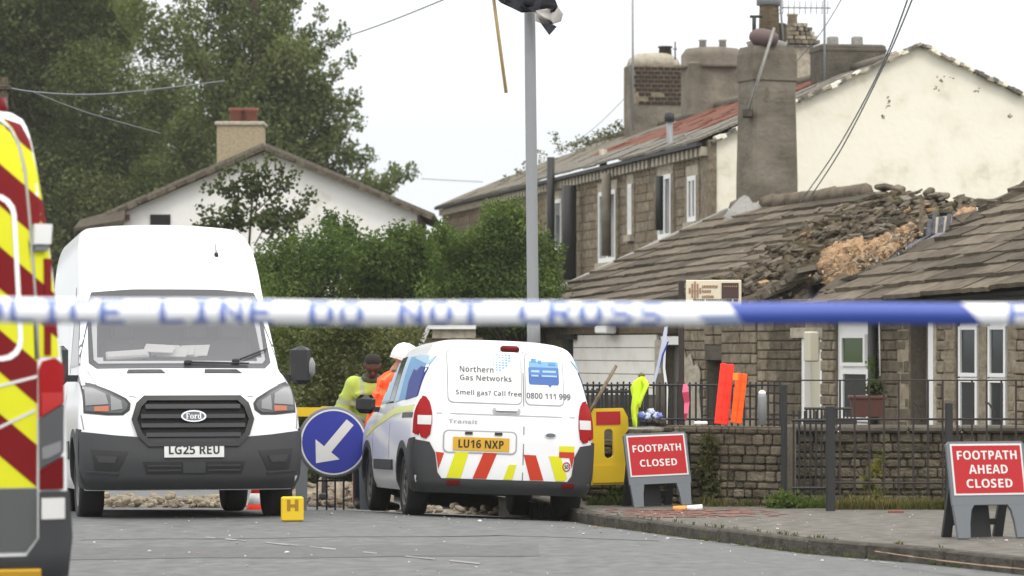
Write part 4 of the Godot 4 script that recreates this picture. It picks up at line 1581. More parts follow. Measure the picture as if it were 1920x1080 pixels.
	tube(dr, [cp(ps + 0.12, 1.2, -0.05), cp(ps + 0.09, 2.1, -0.05)], 0.012, 6)
	wobj("cable", dr, M.upvc, cb)
	# ---- right roof
	deck = new_st()
	for i in 8:
		for j in 4:
			var s0 := lerpf(12.1, 20.5, i / 8.0)
			var s1 := lerpf(12.1, 20.5, (i + 1) / 8.0)
			var dn := Vector3(0, -0.09, 0)
			quad(deck, roof_b(s0, j / 4.0) + dn, roof_b(s0, (j + 1) / 4.0) + dn, roof_b(s1, (j + 1) / 4.0) + dn, roof_b(s1, j / 4.0) + dn)
	quad(deck, roof_b(12.1, 1), cp(12.1, 2.1, 9.0), cp(20.5, 2.3, 9.0), roof_b(20.5, 1))
	rf = wobj("roof", deck, M.slate_3, cb)
	rows = 12
	for k in rows:
		var t := k / float(rows)
		var s := 11.9 + rr(-0.12, 0.2) + (0.15 if k % 2 else 0.0)
		var lift := rr(-0.015, 0.03)
		while s < 20.3:
			var l := rr(0.6, 1.1)
			var c := roof_b(s + l / 2, t + 0.035)
			var along := roof_b(s + l, t) - roof_b(s, t)
			var up := roof_b(s, t + 0.1) - roof_b(s, t)
			lay(rf, slabs[rng.randi() % 5], c + Vector3(0, 0.03 + lift + rr(-0.01, 0.015), 0), along, up, Vector3(l - 0.012, 0.6, 0.058), sm[rng.randi() % 5], Vector3(-0.08 + rr(-0.02, 0.015), 0, rr(-0.03, 0.02)))
			s += l
	for i in 40:                    # broken edge of the right roof: layered slate ends
		var t := rr(0.02, 1.0)
		var c := roof_b(11.85 + rr(-0.15, 0.25), t) + Vector3(0, rr(-0.06, 0.1), 0)
		lay(rf, slabs[rng.randi() % 5], c, CU, roof_b(12, 1) - roof_b(12, 0), Vector3(rr(0.25, 0.5), rr(0.2, 0.45), rr(0.04, 0.07)), [M.slate_3, M.slate_0][rng.randi() % 2], Vector3(rr(-0.2, 0.2), rr(-0.2, 0.2), rr(-0.3, 0.3)), "loose_slate")
	var fl := new_st(true)          # a mortar fillet running up the slope
	tube(fl, [roof_b(13.3, 0.02) + Vector3(0, 0.06, 0), roof_b(15.4, 0.45) + Vector3(0, 0.08, 0), roof_b(17.3, 0.85) + Vector3(0, 0.08, 0)], 0.05, 6)
	wobj("mortar_fillet", fl, M.mortar, rf)
	gt = new_st()
	for i in 8:
		var a := roof_b(12.5 + i, 0) + Vector3(0, -0.13, 0) + CV * 0.05
		var e := roof_b(13.5 + i, 0) + Vector3(0, -0.13, 0) + CV * 0.05
		hexa(gt, [a, a + CV * 0.1, e + CV * 0.1, e, a + Vector3(0, 0.1, 0), a + CV * 0.1 + Vector3(0, 0.1, 0), e + CV * 0.1 + Vector3(0, 0.1, 0), e + Vector3(0, 0.1, 0)])
	wobj("gutter", gt, M.iron, cb)
	wreck(cb, slabs)
	chimney_c(ca)

func window(parent: Node, s0: float, s1: float, y0: float, y1: float, panes: Array) -> void:
	if not M.has("glass_green"):
		mat("glass_green", 0.05, 0.085, 0.025, 0.08)
	var fr := new_st()
	cbox(fr, s0, s1, y0, y1, 0.03, 0.08)
	var win := wobj("window", fr, M.upvc, parent)
	for p in panes:
		var a: float = lerpf(s0, s1, p[0])
		var b: float = lerpf(s0, s1, p[1])
		var g := new_st()
		cbox(g, a, b, p[2], p[3], 0.005, 0.05)
		wobj("pane", g, M[p[4]], win)
		var bead := new_st()
		for q in [[a - 0.05, a, p[2] - 0.05, p[3] + 0.05], [b, b + 0.05, p[2] - 0.05, p[3] + 0.05], [a, b, p[3], p[3] + 0.05], [a, b, p[2] - 0.05, p[2]]]:
			cbox(bead, q[0], q[1], q[2], q[3], -0.022, 0.028)
		wobj("frame", bead, M.upvc, win)

func stones(parent: Node, s0: float, s1: float, y0: float, y1: float, holes: Array) -> void:
	var y := y0
	while y < y1 - 0.05:
		var h := minf(rr(0.13, 0.18), y1 - y)
		var s := s0
		while s < s1 - 0.03:
			var l := minf(rr(0.22, 0.46), s1 - s)
			var a := s
			var b := s + l
			var clear := true
			for q in holes:
				if y + h > q[2] + 0.02 and y < q[3] - 0.02 and b > q[0] and a < q[1]:
					if a < q[0] - 0.06:
						b = q[0]
					elif b > q[1] + 0.06:
						a = q[1]
					else:
						clear = false
			if clear and b - a > 0.05:
				var st := new_st()
				bbox(st, cp((a + b) / 2, y + h / 2, 0.0 + rr(-0.012, 0.006)), Vector3(b - a - 0.016, h - 0.016, 0.07), 0.012, Basis(CU, Vector3.UP, CU.cross(Vector3.UP)))
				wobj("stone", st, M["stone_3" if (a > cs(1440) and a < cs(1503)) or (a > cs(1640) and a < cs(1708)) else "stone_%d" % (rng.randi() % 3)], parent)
			s += l
		y += h

func chimney_c(ca: Node) -> void:
	var at := cp(0.96, 0, 4.84)
	var b := Basis(CV, Vector3.UP, CV.cross(Vector3.UP))
	var st := new_st()
	var rings := []
	for q in [[3.4, 0.03], [4.6, 0.025], [5.9, 0.0], [6.3, -0.005], [6.33, 0.02], [6.6, 0.022], [6.8, 0.015], [6.93, -0.02]]:
		var r := []
		var x: float = 0.425 + q[1]
		var z: float = 0.34 + q[1]
		for c in [[-x, -z + 0.05], [-x + 0.05, -z], [x - 0.05, -z], [x, -z + 0.05], [x, z - 0.05], [x - 0.05, z], [-x + 0.05, z], [-x, z - 0.05]]:
			r.append(at + b * Vector3(c[0], q[0], c[1]))
		rings.append(r)
	loft(st, rings, true, true)
	var ch := wobj("chimney", st, M.brown_render, ca)
	st = new_st(true)
	lathe(st, [[0.95, 0], [0.75, 0.25], [0.5, 0.5], [0.3, 0.62]], at + Vector3(0, 3.78, 0), b.scaled_local(Vector3(0.95, 1, 0.8)), 14)
	wobj("mortar_skirt", st, M.mortar_grey, ch)
	st = new_st(true)
	lathe(st, [[0.05, -0.02], [0.3, 0.0], [0.36, 0.12], [0.1, 0.2]], at + Vector3(0, 6.9, 0), b.scaled_local(Vector3(1.1, 1, 0.8)), 14)
	wobj("flaunching", st, M.mortar_grey, ch)
	st = new_st(true)              # fallen round pot lying on the stack
	var e := PI / 2
	lathe(st, [[0.03, -0.27], [0.1, -0.25], [0.155, -0.14], [0.17, 0.02], [0.14, 0.16], [0.06, 0.24], [0.02, 0.25]], P(1431, 71, 56.7), Basis(Vector3(0, 0, 1), e - 0.15), 16)
	mat("clay_pot", 0.11, 0.072, 0.07, 0.7)
	wobj("chimney_pot", st, M.clay_pot, ch)
	st = new_st(true)
	lathe(st, [[0.19, -0.1], [0.17, 0.5], [0.21, 0.55], [0.2, 1.0], [0.17, 1.3]], P(1442, 60, 57.3), Basis(), 14)
	wobj("chimney_pot", st, M.terrace_stone, ch)
	st = new_st(true)
	lathe(st, [[0.225, 0], [0.225, 0.22]], P(1442, 10, 57.3), Basis(), 14)
	wobj("pot_band", st, M.post_grey, ch)
	st = new_st()
	bbox(st, P(1463, 62, 57.4), Vector3(0.22, 0.34, 0.3), 0.03)
	wobj("brick", st, M.dark_render, ch)
	st = new_st(true)
	tube(st, [P(1414, 62, 57.0), P(1414, 32, 57.0)], 0.035, 8)
	tube(st, [P(1406, 31, 57.0), P(1430, 31, 57.0)], 0.025, 8)
	wobj("bracket", st, M.iron, ch)
	st = new_st(true)
	tube(st, [P(1470, 90, 57.2), P(1464, 20, 57.2), P(1466, -20, 57.2)], 0.02, 6)
	wobj("mast", st, M.post_grey, ch)
	st = new_st(true)              # stay rod down the face of the stack
	tube(st, [P(1452, 52, 56.3), P(1404, 205, 56.3)], 0.03, 6)
	wobj("stay_rod", st, M.mortar_grey, ch)
	st = new_st()
	bbox(st, P(1401, 212, 56.55), Vector3(0.16, 0.16, 0.3), 0.02)
	wobj("rod_bracket", st, M.dark_render, ch)
	st = new_st()
	for q in [[1460, 300, 6, 34], [1452, 335, 5, 10], [1448, 255, 4, 8], [1420, 180, 3, 10]]:
		for i in 9:
			var c := P(q[0] + rr(-1, 1) * q[2], q[1] + rr(-1, 1) * q[3], 57)
			var k := clampf((c - at).dot(CV), -0.36, 0.36)
			c = at + CV * k + Vector3(0, c.y, 0) + b.z * -0.345 * signf(b.z.dot(Vector3(0, 0, -1))) 
			c += b.z * signf(b.z.dot(Vector3(0, 0, 1))) * (0.001 + i * 0.0004)
			var p := []
			for j in 7:
				p.append(c + CV * cos(TAU * j / 7) * rr(0.015, 0.045) + Vector3(0, sin(TAU * j / 7) * rr(0.03, 0.08), 0))
			for j in range(1, 6):
				tri(st, p[0], p[j + 1], p[j])
	wobj("lime_stain", st, M.mortar, ch)

func lump(st: SurfaceTool, c: Vector3, r: Vector3, sd: int, rough := 0.35) -> void:
	var n := FastNoiseLite.new()
	n.seed = sd
	n.frequency = 1.3
	n.fractal_octaves = 4
	var rings := []
	for i in 13:
		var a := PI * i / 12.0
		var ring := []
		for j in 20:
			var w := TAU * j / 20
			var d := Vector3(sin(a) * cos(w), cos(a), sin(a) * sin(w))
			ring.append(c + d * r * (1.0 + rough * 1.6 * n.get_noise_3dv(d * 1.8)))
		rings.append(ring)
	loft(st, rings, true, false)

func wreck(cb: Node, slabs: Array) -> void:
	# the open loft between the two roofs
	var st := new_st()
	cbox(st, 9.9, 12.6, 1.5, 1.6, 0.1, 8.0)
	wobj("loft_floor", st, M.slate_3, cb)
	var t := thing("insulation", "clump of torn orange brown loft insulation bulging out of the broken roof", "insulation", P(1620, 520, 46.5))
	st = new_st(true)
	for q in [[1600, 490, 46.5, 55, 36], [1570, 505, 46.2, 34, 34], [1640, 485, 46.8, 44, 30], [1668, 462, 47.2, 30, 20], [1694, 440, 47.5, 20, 13], [1590, 530, 46.0, 40, 24], [1640, 515, 46.3, 30, 20], [1708, 427, 47.6, 12, 9]]:
		var k: float = q[2] / F
		lump(st, P(q[0], q[1], q[2]), Vector3(q[3] * k, q[4] * k, q[3] * k * 0.8), int(q[0]), 0.5)
	wobj("wadding", st, M.insulation, t)
	var tuft := new_st()
	for i in 420:
		var q: Array = [[1600, 480, 55, 38], [1570, 505, 34, 34], [1650, 475, 50, 28], [1690, 445, 24, 16], [1600, 525, 60, 26]][rng.randi() % 5]
		var c := P(q[0] + rng.randfn() * q[2] * 0.5, q[1] + rng.randfn() * q[3] * 0.5, 46.0 + rr(-0.5, 0.3))
		var a := Vector3(rng.randfn(), rng.randfn(), rng.randfn()).normalized() * rr(0.02, 0.07)
		var e := Vector3(rng.randfn(), rng.randfn(), rng.randfn()).normalized() * rr(0.02, 0.06)
		tri(tuft, c, c + a, c + e)
		tri(tuft, c, c + e, c - a * 0.7)
	wobj("tuft", tuft, M.insulation, t, "stuff")
	for pass_no in 2:
		tuft = new_st()
		for i in 260:
			var q: Array = [[1600, 505, 60, 34], [1650, 490, 50, 26], [1690, 455, 30, 20], [1610, 545, 60, 14]][rng.randi() % 4]
			var c := P(q[0] + rng.randfn() * q[2] * 0.55, q[1] + rng.randfn() * q[3] * 0.55, 45.7 + rr(-0.5, 0.3))
			var a := Vector3(rng.randfn(), rng.randfn(), rng.randfn()).normalized() * rr(0.02, 0.075)
			var e := Vector3(rng.randfn(), rng.randfn(), rng.randfn()).normalized() * rr(0.015, 0.045)
			tri(tuft, c, c + a, c + e)
			tri(tuft, c, c + e, c - a * 0.7)
		wobj("scrap", tuft, [M.pale_stack, M.old_wood][pass_no], t, "stuff")
	st = new_st(true)              # pale crumpled scraps
	for i in 16:
		lump(st, P(rr(1590, 1650), rr(525, 555), 45.6), Vector3(rr(0.03, 0.12), rr(0.03, 0.06), 0.08), i, 0.7)
	wobj("pale_scrap", st, M.pale_stack, t)
	# roofing felt
	t = thing("roofing_felt", "torn bluish grey roofing felt hanging over the gap in the roof", "felt", P(1600, 545, 45.2))
	for q in [[[1505, 598], [1520, 535], [1570, 532], [1610, 545], [1600, 575], [1540, 590]], [[1640, 510], [1680, 470], [1740, 440], [1790, 432], [1760, 460], [1690, 490]], [[1575, 575], [1640, 540], [1690, 508], [1700, 520], [1640, 560]]]:
		st = new_st(true)
		var n: int = q.size()
		var mid := Vector2.ZERO
		for v in q:
			mid += Vector2(v[0], v[1]) / n
		var pts := []
		for r in 4:
			var ring := []
			for j in n * 3:
				var v0 := Vector2(q[j / 3][0], q[j / 3][1])
				var v1 := Vector2(q[(j / 3 + 1) % n][0], q[(j / 3 + 1) % n][1])
				var v := v0.lerp(v1, (j % 3) / 3.0)
				v = mid.lerp(v, (r + 0.1) / 3.1)
				ring.append(P(v.x, v.y, 45.7 + rr(-0.1, 0.1) + (mid.y - v.y) * 0.012))
			pts.append(ring)
		loft(st, pts, true, true)
		wobj("sheet", st, M.membrane, t)
	# party wall boards and rafters standing up in the gap
	t = thing("broken_rafters", "row of broken upright boards and rafters in the open roof", "timber", P(1760, 440, 47))
	for q in [[1728, 375, 440, 4, 0], [1750, 400, 462, 3, 1], [1762, 410, 455, 5, 1], [1776, 405, 450, 4, 1], [1790, 400, 445, 5, 1], [1800, 376, 430, 3, 0], [1812, 388, 425, 7, 0], [1822, 382, 420, 5, 0], [1708, 425, 470, 5, 0], [1740, 415, 455, 4, 1]]:
		st = new_st()
		var a := P(q[0], q[2], 47.2)
		var e := P(q[0] + rr(-3, 3), q[1], 47.4)
		var k: float = q[3] * 2 / F * 47.2
		var c := (a + e) / 2
		box(st, c, Vector3(k, a.distance_to(e), 0.06), Basis(Vector3(0, 0, 1), -atan2(e.x - a.x, e.y - a.y)))
		wobj("rafter" if q[4] == 0 else "board", st, M.old_wood if q[4] == 0 else M.membrane, t)
	st = new_st(true)
	lump(st, P(1815, 408, 47.1), Vector3(0.2, 0.14, 0.15), 5)
	wobj("brick_lump", st, M.insulation, t)
	st = new_st()
	quad(st, P(1745, 465, 47.5), P(1750, 408, 47.9), P(1826, 398, 47.3), P(1815, 440, 47.1))
	wobj("lath_panel", st, M.pale_stack, t)
	# splintered laths over the insulation
	t = thing("laths", "splintered pale roof laths lying over the insulation", "timber", P(1640, 500, 45.5))
	for q in [[1545, 520, 1720, 425], [1600, 560, 1660, 500], [1640, 555, 1700, 500], [1570, 560, 1600, 520], [1650, 530, 1725, 470], [1690, 500, 1740, 466], [1600, 515, 1640, 545]]:
		st = new_st()
		var a := P(q[0], q[1], 45.6)
		var e := P(q[2], q[3], 46.6)
		tube(st, [a, e], 0.014, 4)
		wobj("lath", st, M.old_wood, t)
	# jumble of slates spilt in the valley and the lifted broken eave
	t = thing("fallen_slates", "heap of broken dark roof slates where the roofs meet", "slates", P(1480, 540, 46.5))
	for i in 190:
		var q: Array = [[1470, 470, 80, 45], [1560, 420, 90, 28], [1700, 400, 70, 22], [1430, 520, 60, 30], [1480, 540, 60, 22], [1640, 415, 80, 22]][rng.randi() % 6]
		var px: float = q[0] + rr(-1, 1) * q[2]
		var py: float = q[1] + rr(-1, 1) * q[3]
		var c := P(px, py, 46.3 + (560 - py) * 0.013)
		lay(t, slabs[rng.randi() % 5], c, CU, Vector3(CV.x, 0.45, CV.z), Vector3(rr(0.08, 0.3), rr(0.05, 0.16), rr(0.02, 0.05)), [M.slate_0, M.slate_2, M.slate_1, M.moss_tile, M.insulation][rng.randi() % 5 if i % 4 == 0 else rng.randi() % 3], Vector3(rr(-0.3, 0.3), rr(-0.25, 0.25), rr(-0.5, 0.5)), "slate")
	# lifted lower edge: dark gap under thick slates
	t = thing("eaves_slates", "lifted dark edge of stone slates above the small notice board", "slates", P(1450, 545, 46))
	for i in 15:
		var f := i / 14.0
		var c := P(lerpf(1392, 1518, f), lerpf(568, 500, f) + 12 * sin(f * PI), 46.4)
		lay(t, slabs[i % 5], c, Vector3(CU.x, 0.25, CU.z), Vector3(CV.x, 0.3, CV.z), Vector3(rr(0.3, 0.5), 0.5, 0.07), [M.slate_1, M.moss_tile, M.slate_0][i % 3], Vector3(rr(-0.1, 0.1), rr(-0.1, 0.1), rr(-0.1, 0.1)), "slate")
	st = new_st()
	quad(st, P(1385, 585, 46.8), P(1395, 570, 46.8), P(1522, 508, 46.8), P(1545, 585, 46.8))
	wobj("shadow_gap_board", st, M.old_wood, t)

# ---------------------------------------------------------------- garden walls, railings, gate, post
func wall_run(called: String, label: String, x0: float, x1: float, d0: float, d1: float, y0: float, y1: float, cope: Material, mats: Array, ragged := 0.0) -> Node3D:
	var a := Vector3((x0 - 960) / F * d0, 0, -d0)
	var e := Vector3((x1 - 960) / F * d1, 0, -d1)
	var t := thing(called, label, "wall", a + Vector3(0, y0, 0))
	var u := (e - a).normalized()
	var b := Basis(u, Vector3.UP, u.cross(Vector3.UP))
	var L := a.distance_to(e)
	var st := new_st()
	box(st, (a + e) / 2 + Vector3(0, (y0 + y1) / 2 - 0.04, 0) + b.z * -0.2, Vector3(L, y1 - y0 + 0.06, 0.3), b)
	if b.z.dot(Vector3(0, 0, 1)) < 0:
		st = new_st()
		box(st, (a + e) / 2 + Vector3(0, (y0 + y1) / 2 - 0.04, 0) + b.z * 0.2, Vector3(L, y1 - y0 + 0.06, 0.3), b)
	var out := b.z if b.z.dot(Vector3(0, 0, 1)) > 0 else -b.z
	wobj("core", st, M.mortar, t)
	var y := y0
	while y < y1 - 0.03:
		var h := minf(rr(0.05, 0.12), y1 - y)
		var s := 0.0
		while s < L - 0.02:
			var l := minf(rr(0.05, 0.12) + rr(0, 0.2) * rng.randf(), L - s)
			if not (y > y1 - 0.16 and rng.randf() < ragged):
				st = new_st()
				bbox(st, a + u * (s + l / 2) + Vector3(0, y + h / 2, 0) + out * (-0.05 + rr(-0.018, 0.018)), Vector3(l - 0.009, h - 0.009, 0.09), 0.014, b * Basis(Vector3(0, 0, 1), rr(-0.03, 0.03)))
				wobj("stone", st, mats[rng.randi() % mats.size()], t)
			s += l
		y += h
	if cope != null:
		var s := 0.0
		while s < L - 0.05:
			var l := minf(rr(0.5, 0.8), L - s)
			st = new_st()
			bbox(st, a + u * (s + l / 2) + Vector3(0, y1 + 0.03, 0) - out * 0.17, Vector3(l - 0.01, 0.07, 0.42), 0.02, b)
			wobj("coping_stone", st, cope, t)
			s += l
	return t

func bar(t: Node, a: Vector3, e: Vector3, r: float, m: Material, called := "bar") -> void:
	var st := new_st()
	tube(st, [a, e], r, 6)
	wobj(called, st, m, t)

func street_walls() -> void:
	var ws := [M.wall_stone_0, M.wall_stone_1, M.wall_stone_2, M.wall_stone_1]
	wall_run("garden_wall", "rough stone garden wall behind the footpath closed sign", 1244, 1466, 31.6, 31.0, 0.0, 0.83, null, ws, 0.12)
	wall_run("garden_wall", "darker mossy garden wall with dark coping behind the tall railings", 1462, 2330, 31.5, 31.2, 0.0, 0.76, M.dark_render, [M.wall_stone_0, M.wall_stone_0, M.wall_stone_1])
	wall_run("garden_wall", "low stretch of dark stone wall behind the yellow barrier", 1086, 1244, 32.4, 31.7, -0.05, 0.78, null, [M.wall_stone_0, M.wall_stone_0, M.wall_stone_1], 0.4)
	# close-set railings on top of the left wall
	var t := thing("railing", "low black railing with close bars on top of the rough stone wall", "railing", P(1090, 795, 32.2))
	for i in 34:
		var px := 1090.0 + i * 11.3
		var d := lerpf(32.4, 31.2, i / 33.0)
		bar(t, P(px, 800, d), P(px, 716 + rr(-1, 1), d), 0.011, M.iron)
	bar(t, P(1086, 722, 32.4), P(1466, 722, 31.2), 0.012, M.iron, "rail")
	bar(t, P(1086, 786, 32.4), P(1466, 786, 31.2), 0.012, M.iron, "rail")
	# dense tangle behind the barrier
	t = thing("railing", "second dark railing seen through the first, left of the yellow jacket", "railing", P(1090, 795, 34))
	for i in 15:
		var px := 1084.0 + i * 9.0
		bar(t, P(px, 800, 34), P(px, 728, 34), 0.016, M.iron)
	bar(t, P(1080, 734, 34), P(1215, 734, 34), 0.02, M.iron, "rail")
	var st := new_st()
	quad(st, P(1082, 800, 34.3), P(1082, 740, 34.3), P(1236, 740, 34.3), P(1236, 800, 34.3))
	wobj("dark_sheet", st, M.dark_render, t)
	# gate
	t = thing("gate", "narrow black iron gate between the rough wall and the tall railings", "gate", P(1512, 930, 30.9))
	for i in 7:
		bar(t, P(1488 + i * 10.5, 928, 30.9), P(1488 + i * 10.5, 770, 30.9), 0.011, M.iron)
	bar(t, P(1470, 925, 30.9), P(1470, 722, 30.9), 0.035, M.iron, "gate_post")
	bar(t, P(1484, 788, 30.9), P(1556, 788, 30.9), 0.016, M.iron, "rail")
	bar(t, P(1484, 915, 30.9), P(1556, 915, 30.9), 0.016, M.iron, "rail")
	# garden seat-like low rail behind the gate
	t = thing("bench_rail", "low dark slatted rail standing before the cream door", "railing", P(1540, 790, 36))
	for i in 14:
		bar(t, P(1512 + i * 7, 792, 36), P(1512 + i * 7, 766, 36), 0.012, M.iron)
	bar(t, P(1508, 766, 36), P(1606, 766, 36), 0.016, M.iron, "rail")
	st = new_st()
	box(st, P(1556, 790, 36), Vector3(0.6, 0.07, 0.1))
	wobj("seat", st, M.iron, t)
	# tall railings before the right wall
	t = thing("railing", "tall thin rusty railing with widely spaced bars before the mossy wall", "railing", P(1560, 955, 30.4))
	for i in 28:
		var px := 1575.0 + i * 27.5
		bar(t, P(px, 928 + i * 0.6, 30.4), P(px, 712, 30.4), 0.0105, M.iron_rust)
	bar(t, P(1490, 713, 30.4), P(2330, 713, 30.4), 0.008, M.iron_rust, "rail")
	bar(t, P(1560, 786, 30.4), P(2330, 786, 30.4), 0.012, M.iron_rust, "rail")
	bar(t, P(1560, 905, 30.4), P(2330, 908, 30.4), 0.012, M.iron_rust, "rail")
	for c in [1728, 1865]:
		var pts := []
		for i in 7:
			pts.append(P(c - 18 + 18 * cos(PI / 2 * i / 6.0) - 0.0, 790 - 36 * sin(PI / 2 * i / 6.0), 30.4))
		st = new_st(true)
		tube(st, pts, 0.01, 6)
		wobj("hoop", st, M.iron_rust, t)
	var p2 := thing("fence_post", "thick dark iron post at the left end of the tall railings", "post", P(1559, 958, 30.0))
	st = new_st()
	bbox(st, P(1557, 860, 30.0), Vector3(0.085, 1.0, 0.085), 0.012)
	wobj("post", st, M.iron, p2)
	p2 = thing("fence_post", "short dark iron post rising above the coping behind the footpath ahead closed sign", "post", P(1779, 958, 30.2))
	st = new_st()
	bbox(st, P(1779, 855, 30.2), Vector3(0.07, 1.02, 0.07), 0.012)
	wobj("post", st, M.iron, p2)
	# low cross rail line of the railing bottom is on weeds; terracotta planter on the wall
	t = thing("planter", "terracotta trough planter with a small plant on the wall behind the railings", "planter", P(1625, 790, 31.6))
	st = new_st()
	var b := Vector2(0.15, 0.075)
	var r0 := []
	var r1 := []
	var c0 := P(1626, 781, 31.5)
	for q in [[-1, -1], [1, -1], [1, 1], [-1, 1]]:
		r0.append(c0 + Vector3(q[0] * 0.145, 0, q[1] * 0.07))
		r1.append(c0 + Vector3(q[0] * 0.172, 0.2, q[1] * 0.09))
	loft(st, [r0, r1], true, true)
	bbox(st, c0 + Vector3(0, 0.19, 0), Vector3(0.37, 0.035, 0.2), 0.008)
	wobj("trough", st, mat("planter_clay", 0.085, 0.034, 0.025, 0.85), t)
	scatter("foliage", [[c0 + Vector3(0.08, 0.26, 0), Vector3(0.09, 0.08, 0.06)]], 4000, leaf_mesh(5, 0.03, 0.035, 31), M.leaf, [Color(0.04, 0.06, 0.025), Color(0.06, 0.05, 0.03)], t, c0 - (c0 - P(1625, 790, 31.6)))
	t = thing("climbing_plant", "thin green stem climbing the black downpipe beside the white window", "plant", P(1642, 745, 42))
	var bl := []
	for i in 7:
		bl.append([P(1636 + rr(-2, 2), 725 - i * 9, 42.6), Vector3(0.03, 0.06, 0.04)])
	scatter("foliage", bl, 900, leaf_mesh(5, 0.04, 0.05, 33), M.leaf, [Color(0.08, 0.13, 0.03), Color(0.1, 0.15, 0.05)], t, P(1642, 745, 42))
	# weeds at the foot of the walls
	weeds()

func tuft_mesh(sd: int, n: int, h: float, wd: float) -> ArrayMesh:
	var g := RandomNumberGenerator.new()
	g.seed = sd
	var st := new_st()
	for i in n:
		var a := g.randf_range(0, TAU)
		var d := Vector3(cos(a), 0, sin(a))
		var s := Vector3(-d.z, 0, d.x) * wd
		var o := d * g.randf_range(0, 0.05)
		var l := h * g.randf_range(0.5, 1.2)
		var m := o + d * l * 0.2 + Vector3(0, l * 0.6, 0)
		var e := o + d * l * g.randf_range(0.3, 0.8) + Vector3(0, l, 0)
		quad(st, o - s, m - s * 0.8, m + s * 0.8, o + s)
		tri(st, m - s * 0.8, e, m + s * 0.8)
	st.generate_normals()
	return st.commit()

func weeds() -> void:
	var grass := tuft_mesh(3, 9, 0.16, 0.006)
	var broad := leaf_mesh(7, 0.05, 0.06, 44, 1.8)
	for q in [
		["weeds", "green weeds at the foot of the gate", [[1440, 1560]], 30.6, 150, grass, [Color(0.09, 0.13, 0.035), Color(0.15, 0.18, 0.06)], 1.0],
		["weeds", "dry brown and green grass along the foot of the tall railings", [[1560, 1790]], 30.3, 420, grass, [Color(0.13, 0.14, 0.05), Color(0.24, 0.18, 0.09), Color(0.1, 0.12, 0.045), Color(0.2, 0.17, 0.08)], 1.0],
		["weeds", "sparse weeds at the foot of the wall beside the closed sign", [[1290, 1460]], 31.0, 130, grass, [Color(0.1, 0.1, 0.045), Color(0.15, 0.14, 0.06)], 0.7],
		["weeds", "grass under the yellow barrier by the wall", [[1100, 1240]], 31.3, 150, grass, [Color(0.06, 0.09, 0.03), Color(0.12, 0.12, 0.05)], 0.8]]:
		var base := P((q[2][0][0] + q[2][0][1]) / 2, 950, q[3])
		var t := thing(q[0], q[1], "weeds", base)
		t.set_meta("kind", "stuff")
		var mm := MultiMesh.new()
		mm.transform_format = MultiMesh.TRANSFORM_3D
		mm.use_colors = true
		mm.mesh = q[5]
		mm.instance_count = q[4]
		for i in q[4]:
			var d: float = q[3] + absf(rng.randfn()) * 0.12
			var x: float = (rr(q[2][0][0], q[2][0][1]) - 960) / F * d
			var s: float = rr(0.25, 1.0) * rr(0.5, 1.0) * q[7]
			mm.set_instance_transform(i, Transform3D(Basis(Vector3.UP, rr(0, TAU)).scaled(Vector3(s, s * rr(0.7, 1.3), s)), Vector3(x, pave_y(d), -d) - base))
			var c: Color = q[6][rng.randi() % q[6].size()]
			var j := rr(0.7, 1.3)
			mm.set_instance_color(i, Color(c.r * j, c.g * j, c.b * j))
		var o := MultiMeshInstance3D.new()
		o.name = "blades"
		o.multimesh = mm
		o.material_override = M.leaf
		t.add_child(o)
	for q in [["ivy", "patch of dull moss and ivy growing down the rough wall", [[1330, 840, 16, 1.0, 1.6], [1322, 880, 16, 1.0, 1.6], [1335, 915, 18, 1.0, 1.2]], 31.35, [Color(0.075, 0.085, 0.035), Color(0.1, 0.095, 0.045)]],
		["weed_plant", "leafy yellow green weed growing beside the gate post", [[1470, 935, 18], [1500, 945, 14], [1450, 945, 12]], 30.6, [Color(0.12, 0.16, 0.05), Color(0.07, 0.11, 0.03)]],
		["weed_plant", "tall yellow flowered weed behind the tall railings", [[1640, 880, 10], [1632, 905, 12], [1650, 860, 7], [1645, 930, 12]], 30.7, [Color(0.2, 0.17, 0.05), Color(0.12, 0.13, 0.05)]],
		["weed_plant", "clump of green weeds under the second railing by the barrier", [[1180, 930, 16], [1150, 925, 12], [1205, 935, 10]], 31.6, [Color(0.06, 0.1, 0.03), Color(0.05, 0.075, 0.028)]]]:
		var base := P(q[2][0][0], 950, q[3])
		var t := thing(q[0], q[1], "plant", base)
		scatter("foliage", px_blobs(q[2], q[3], 0.04), 1500, broad, M.leaf, q[4], t, base, 0.5, 1.1)

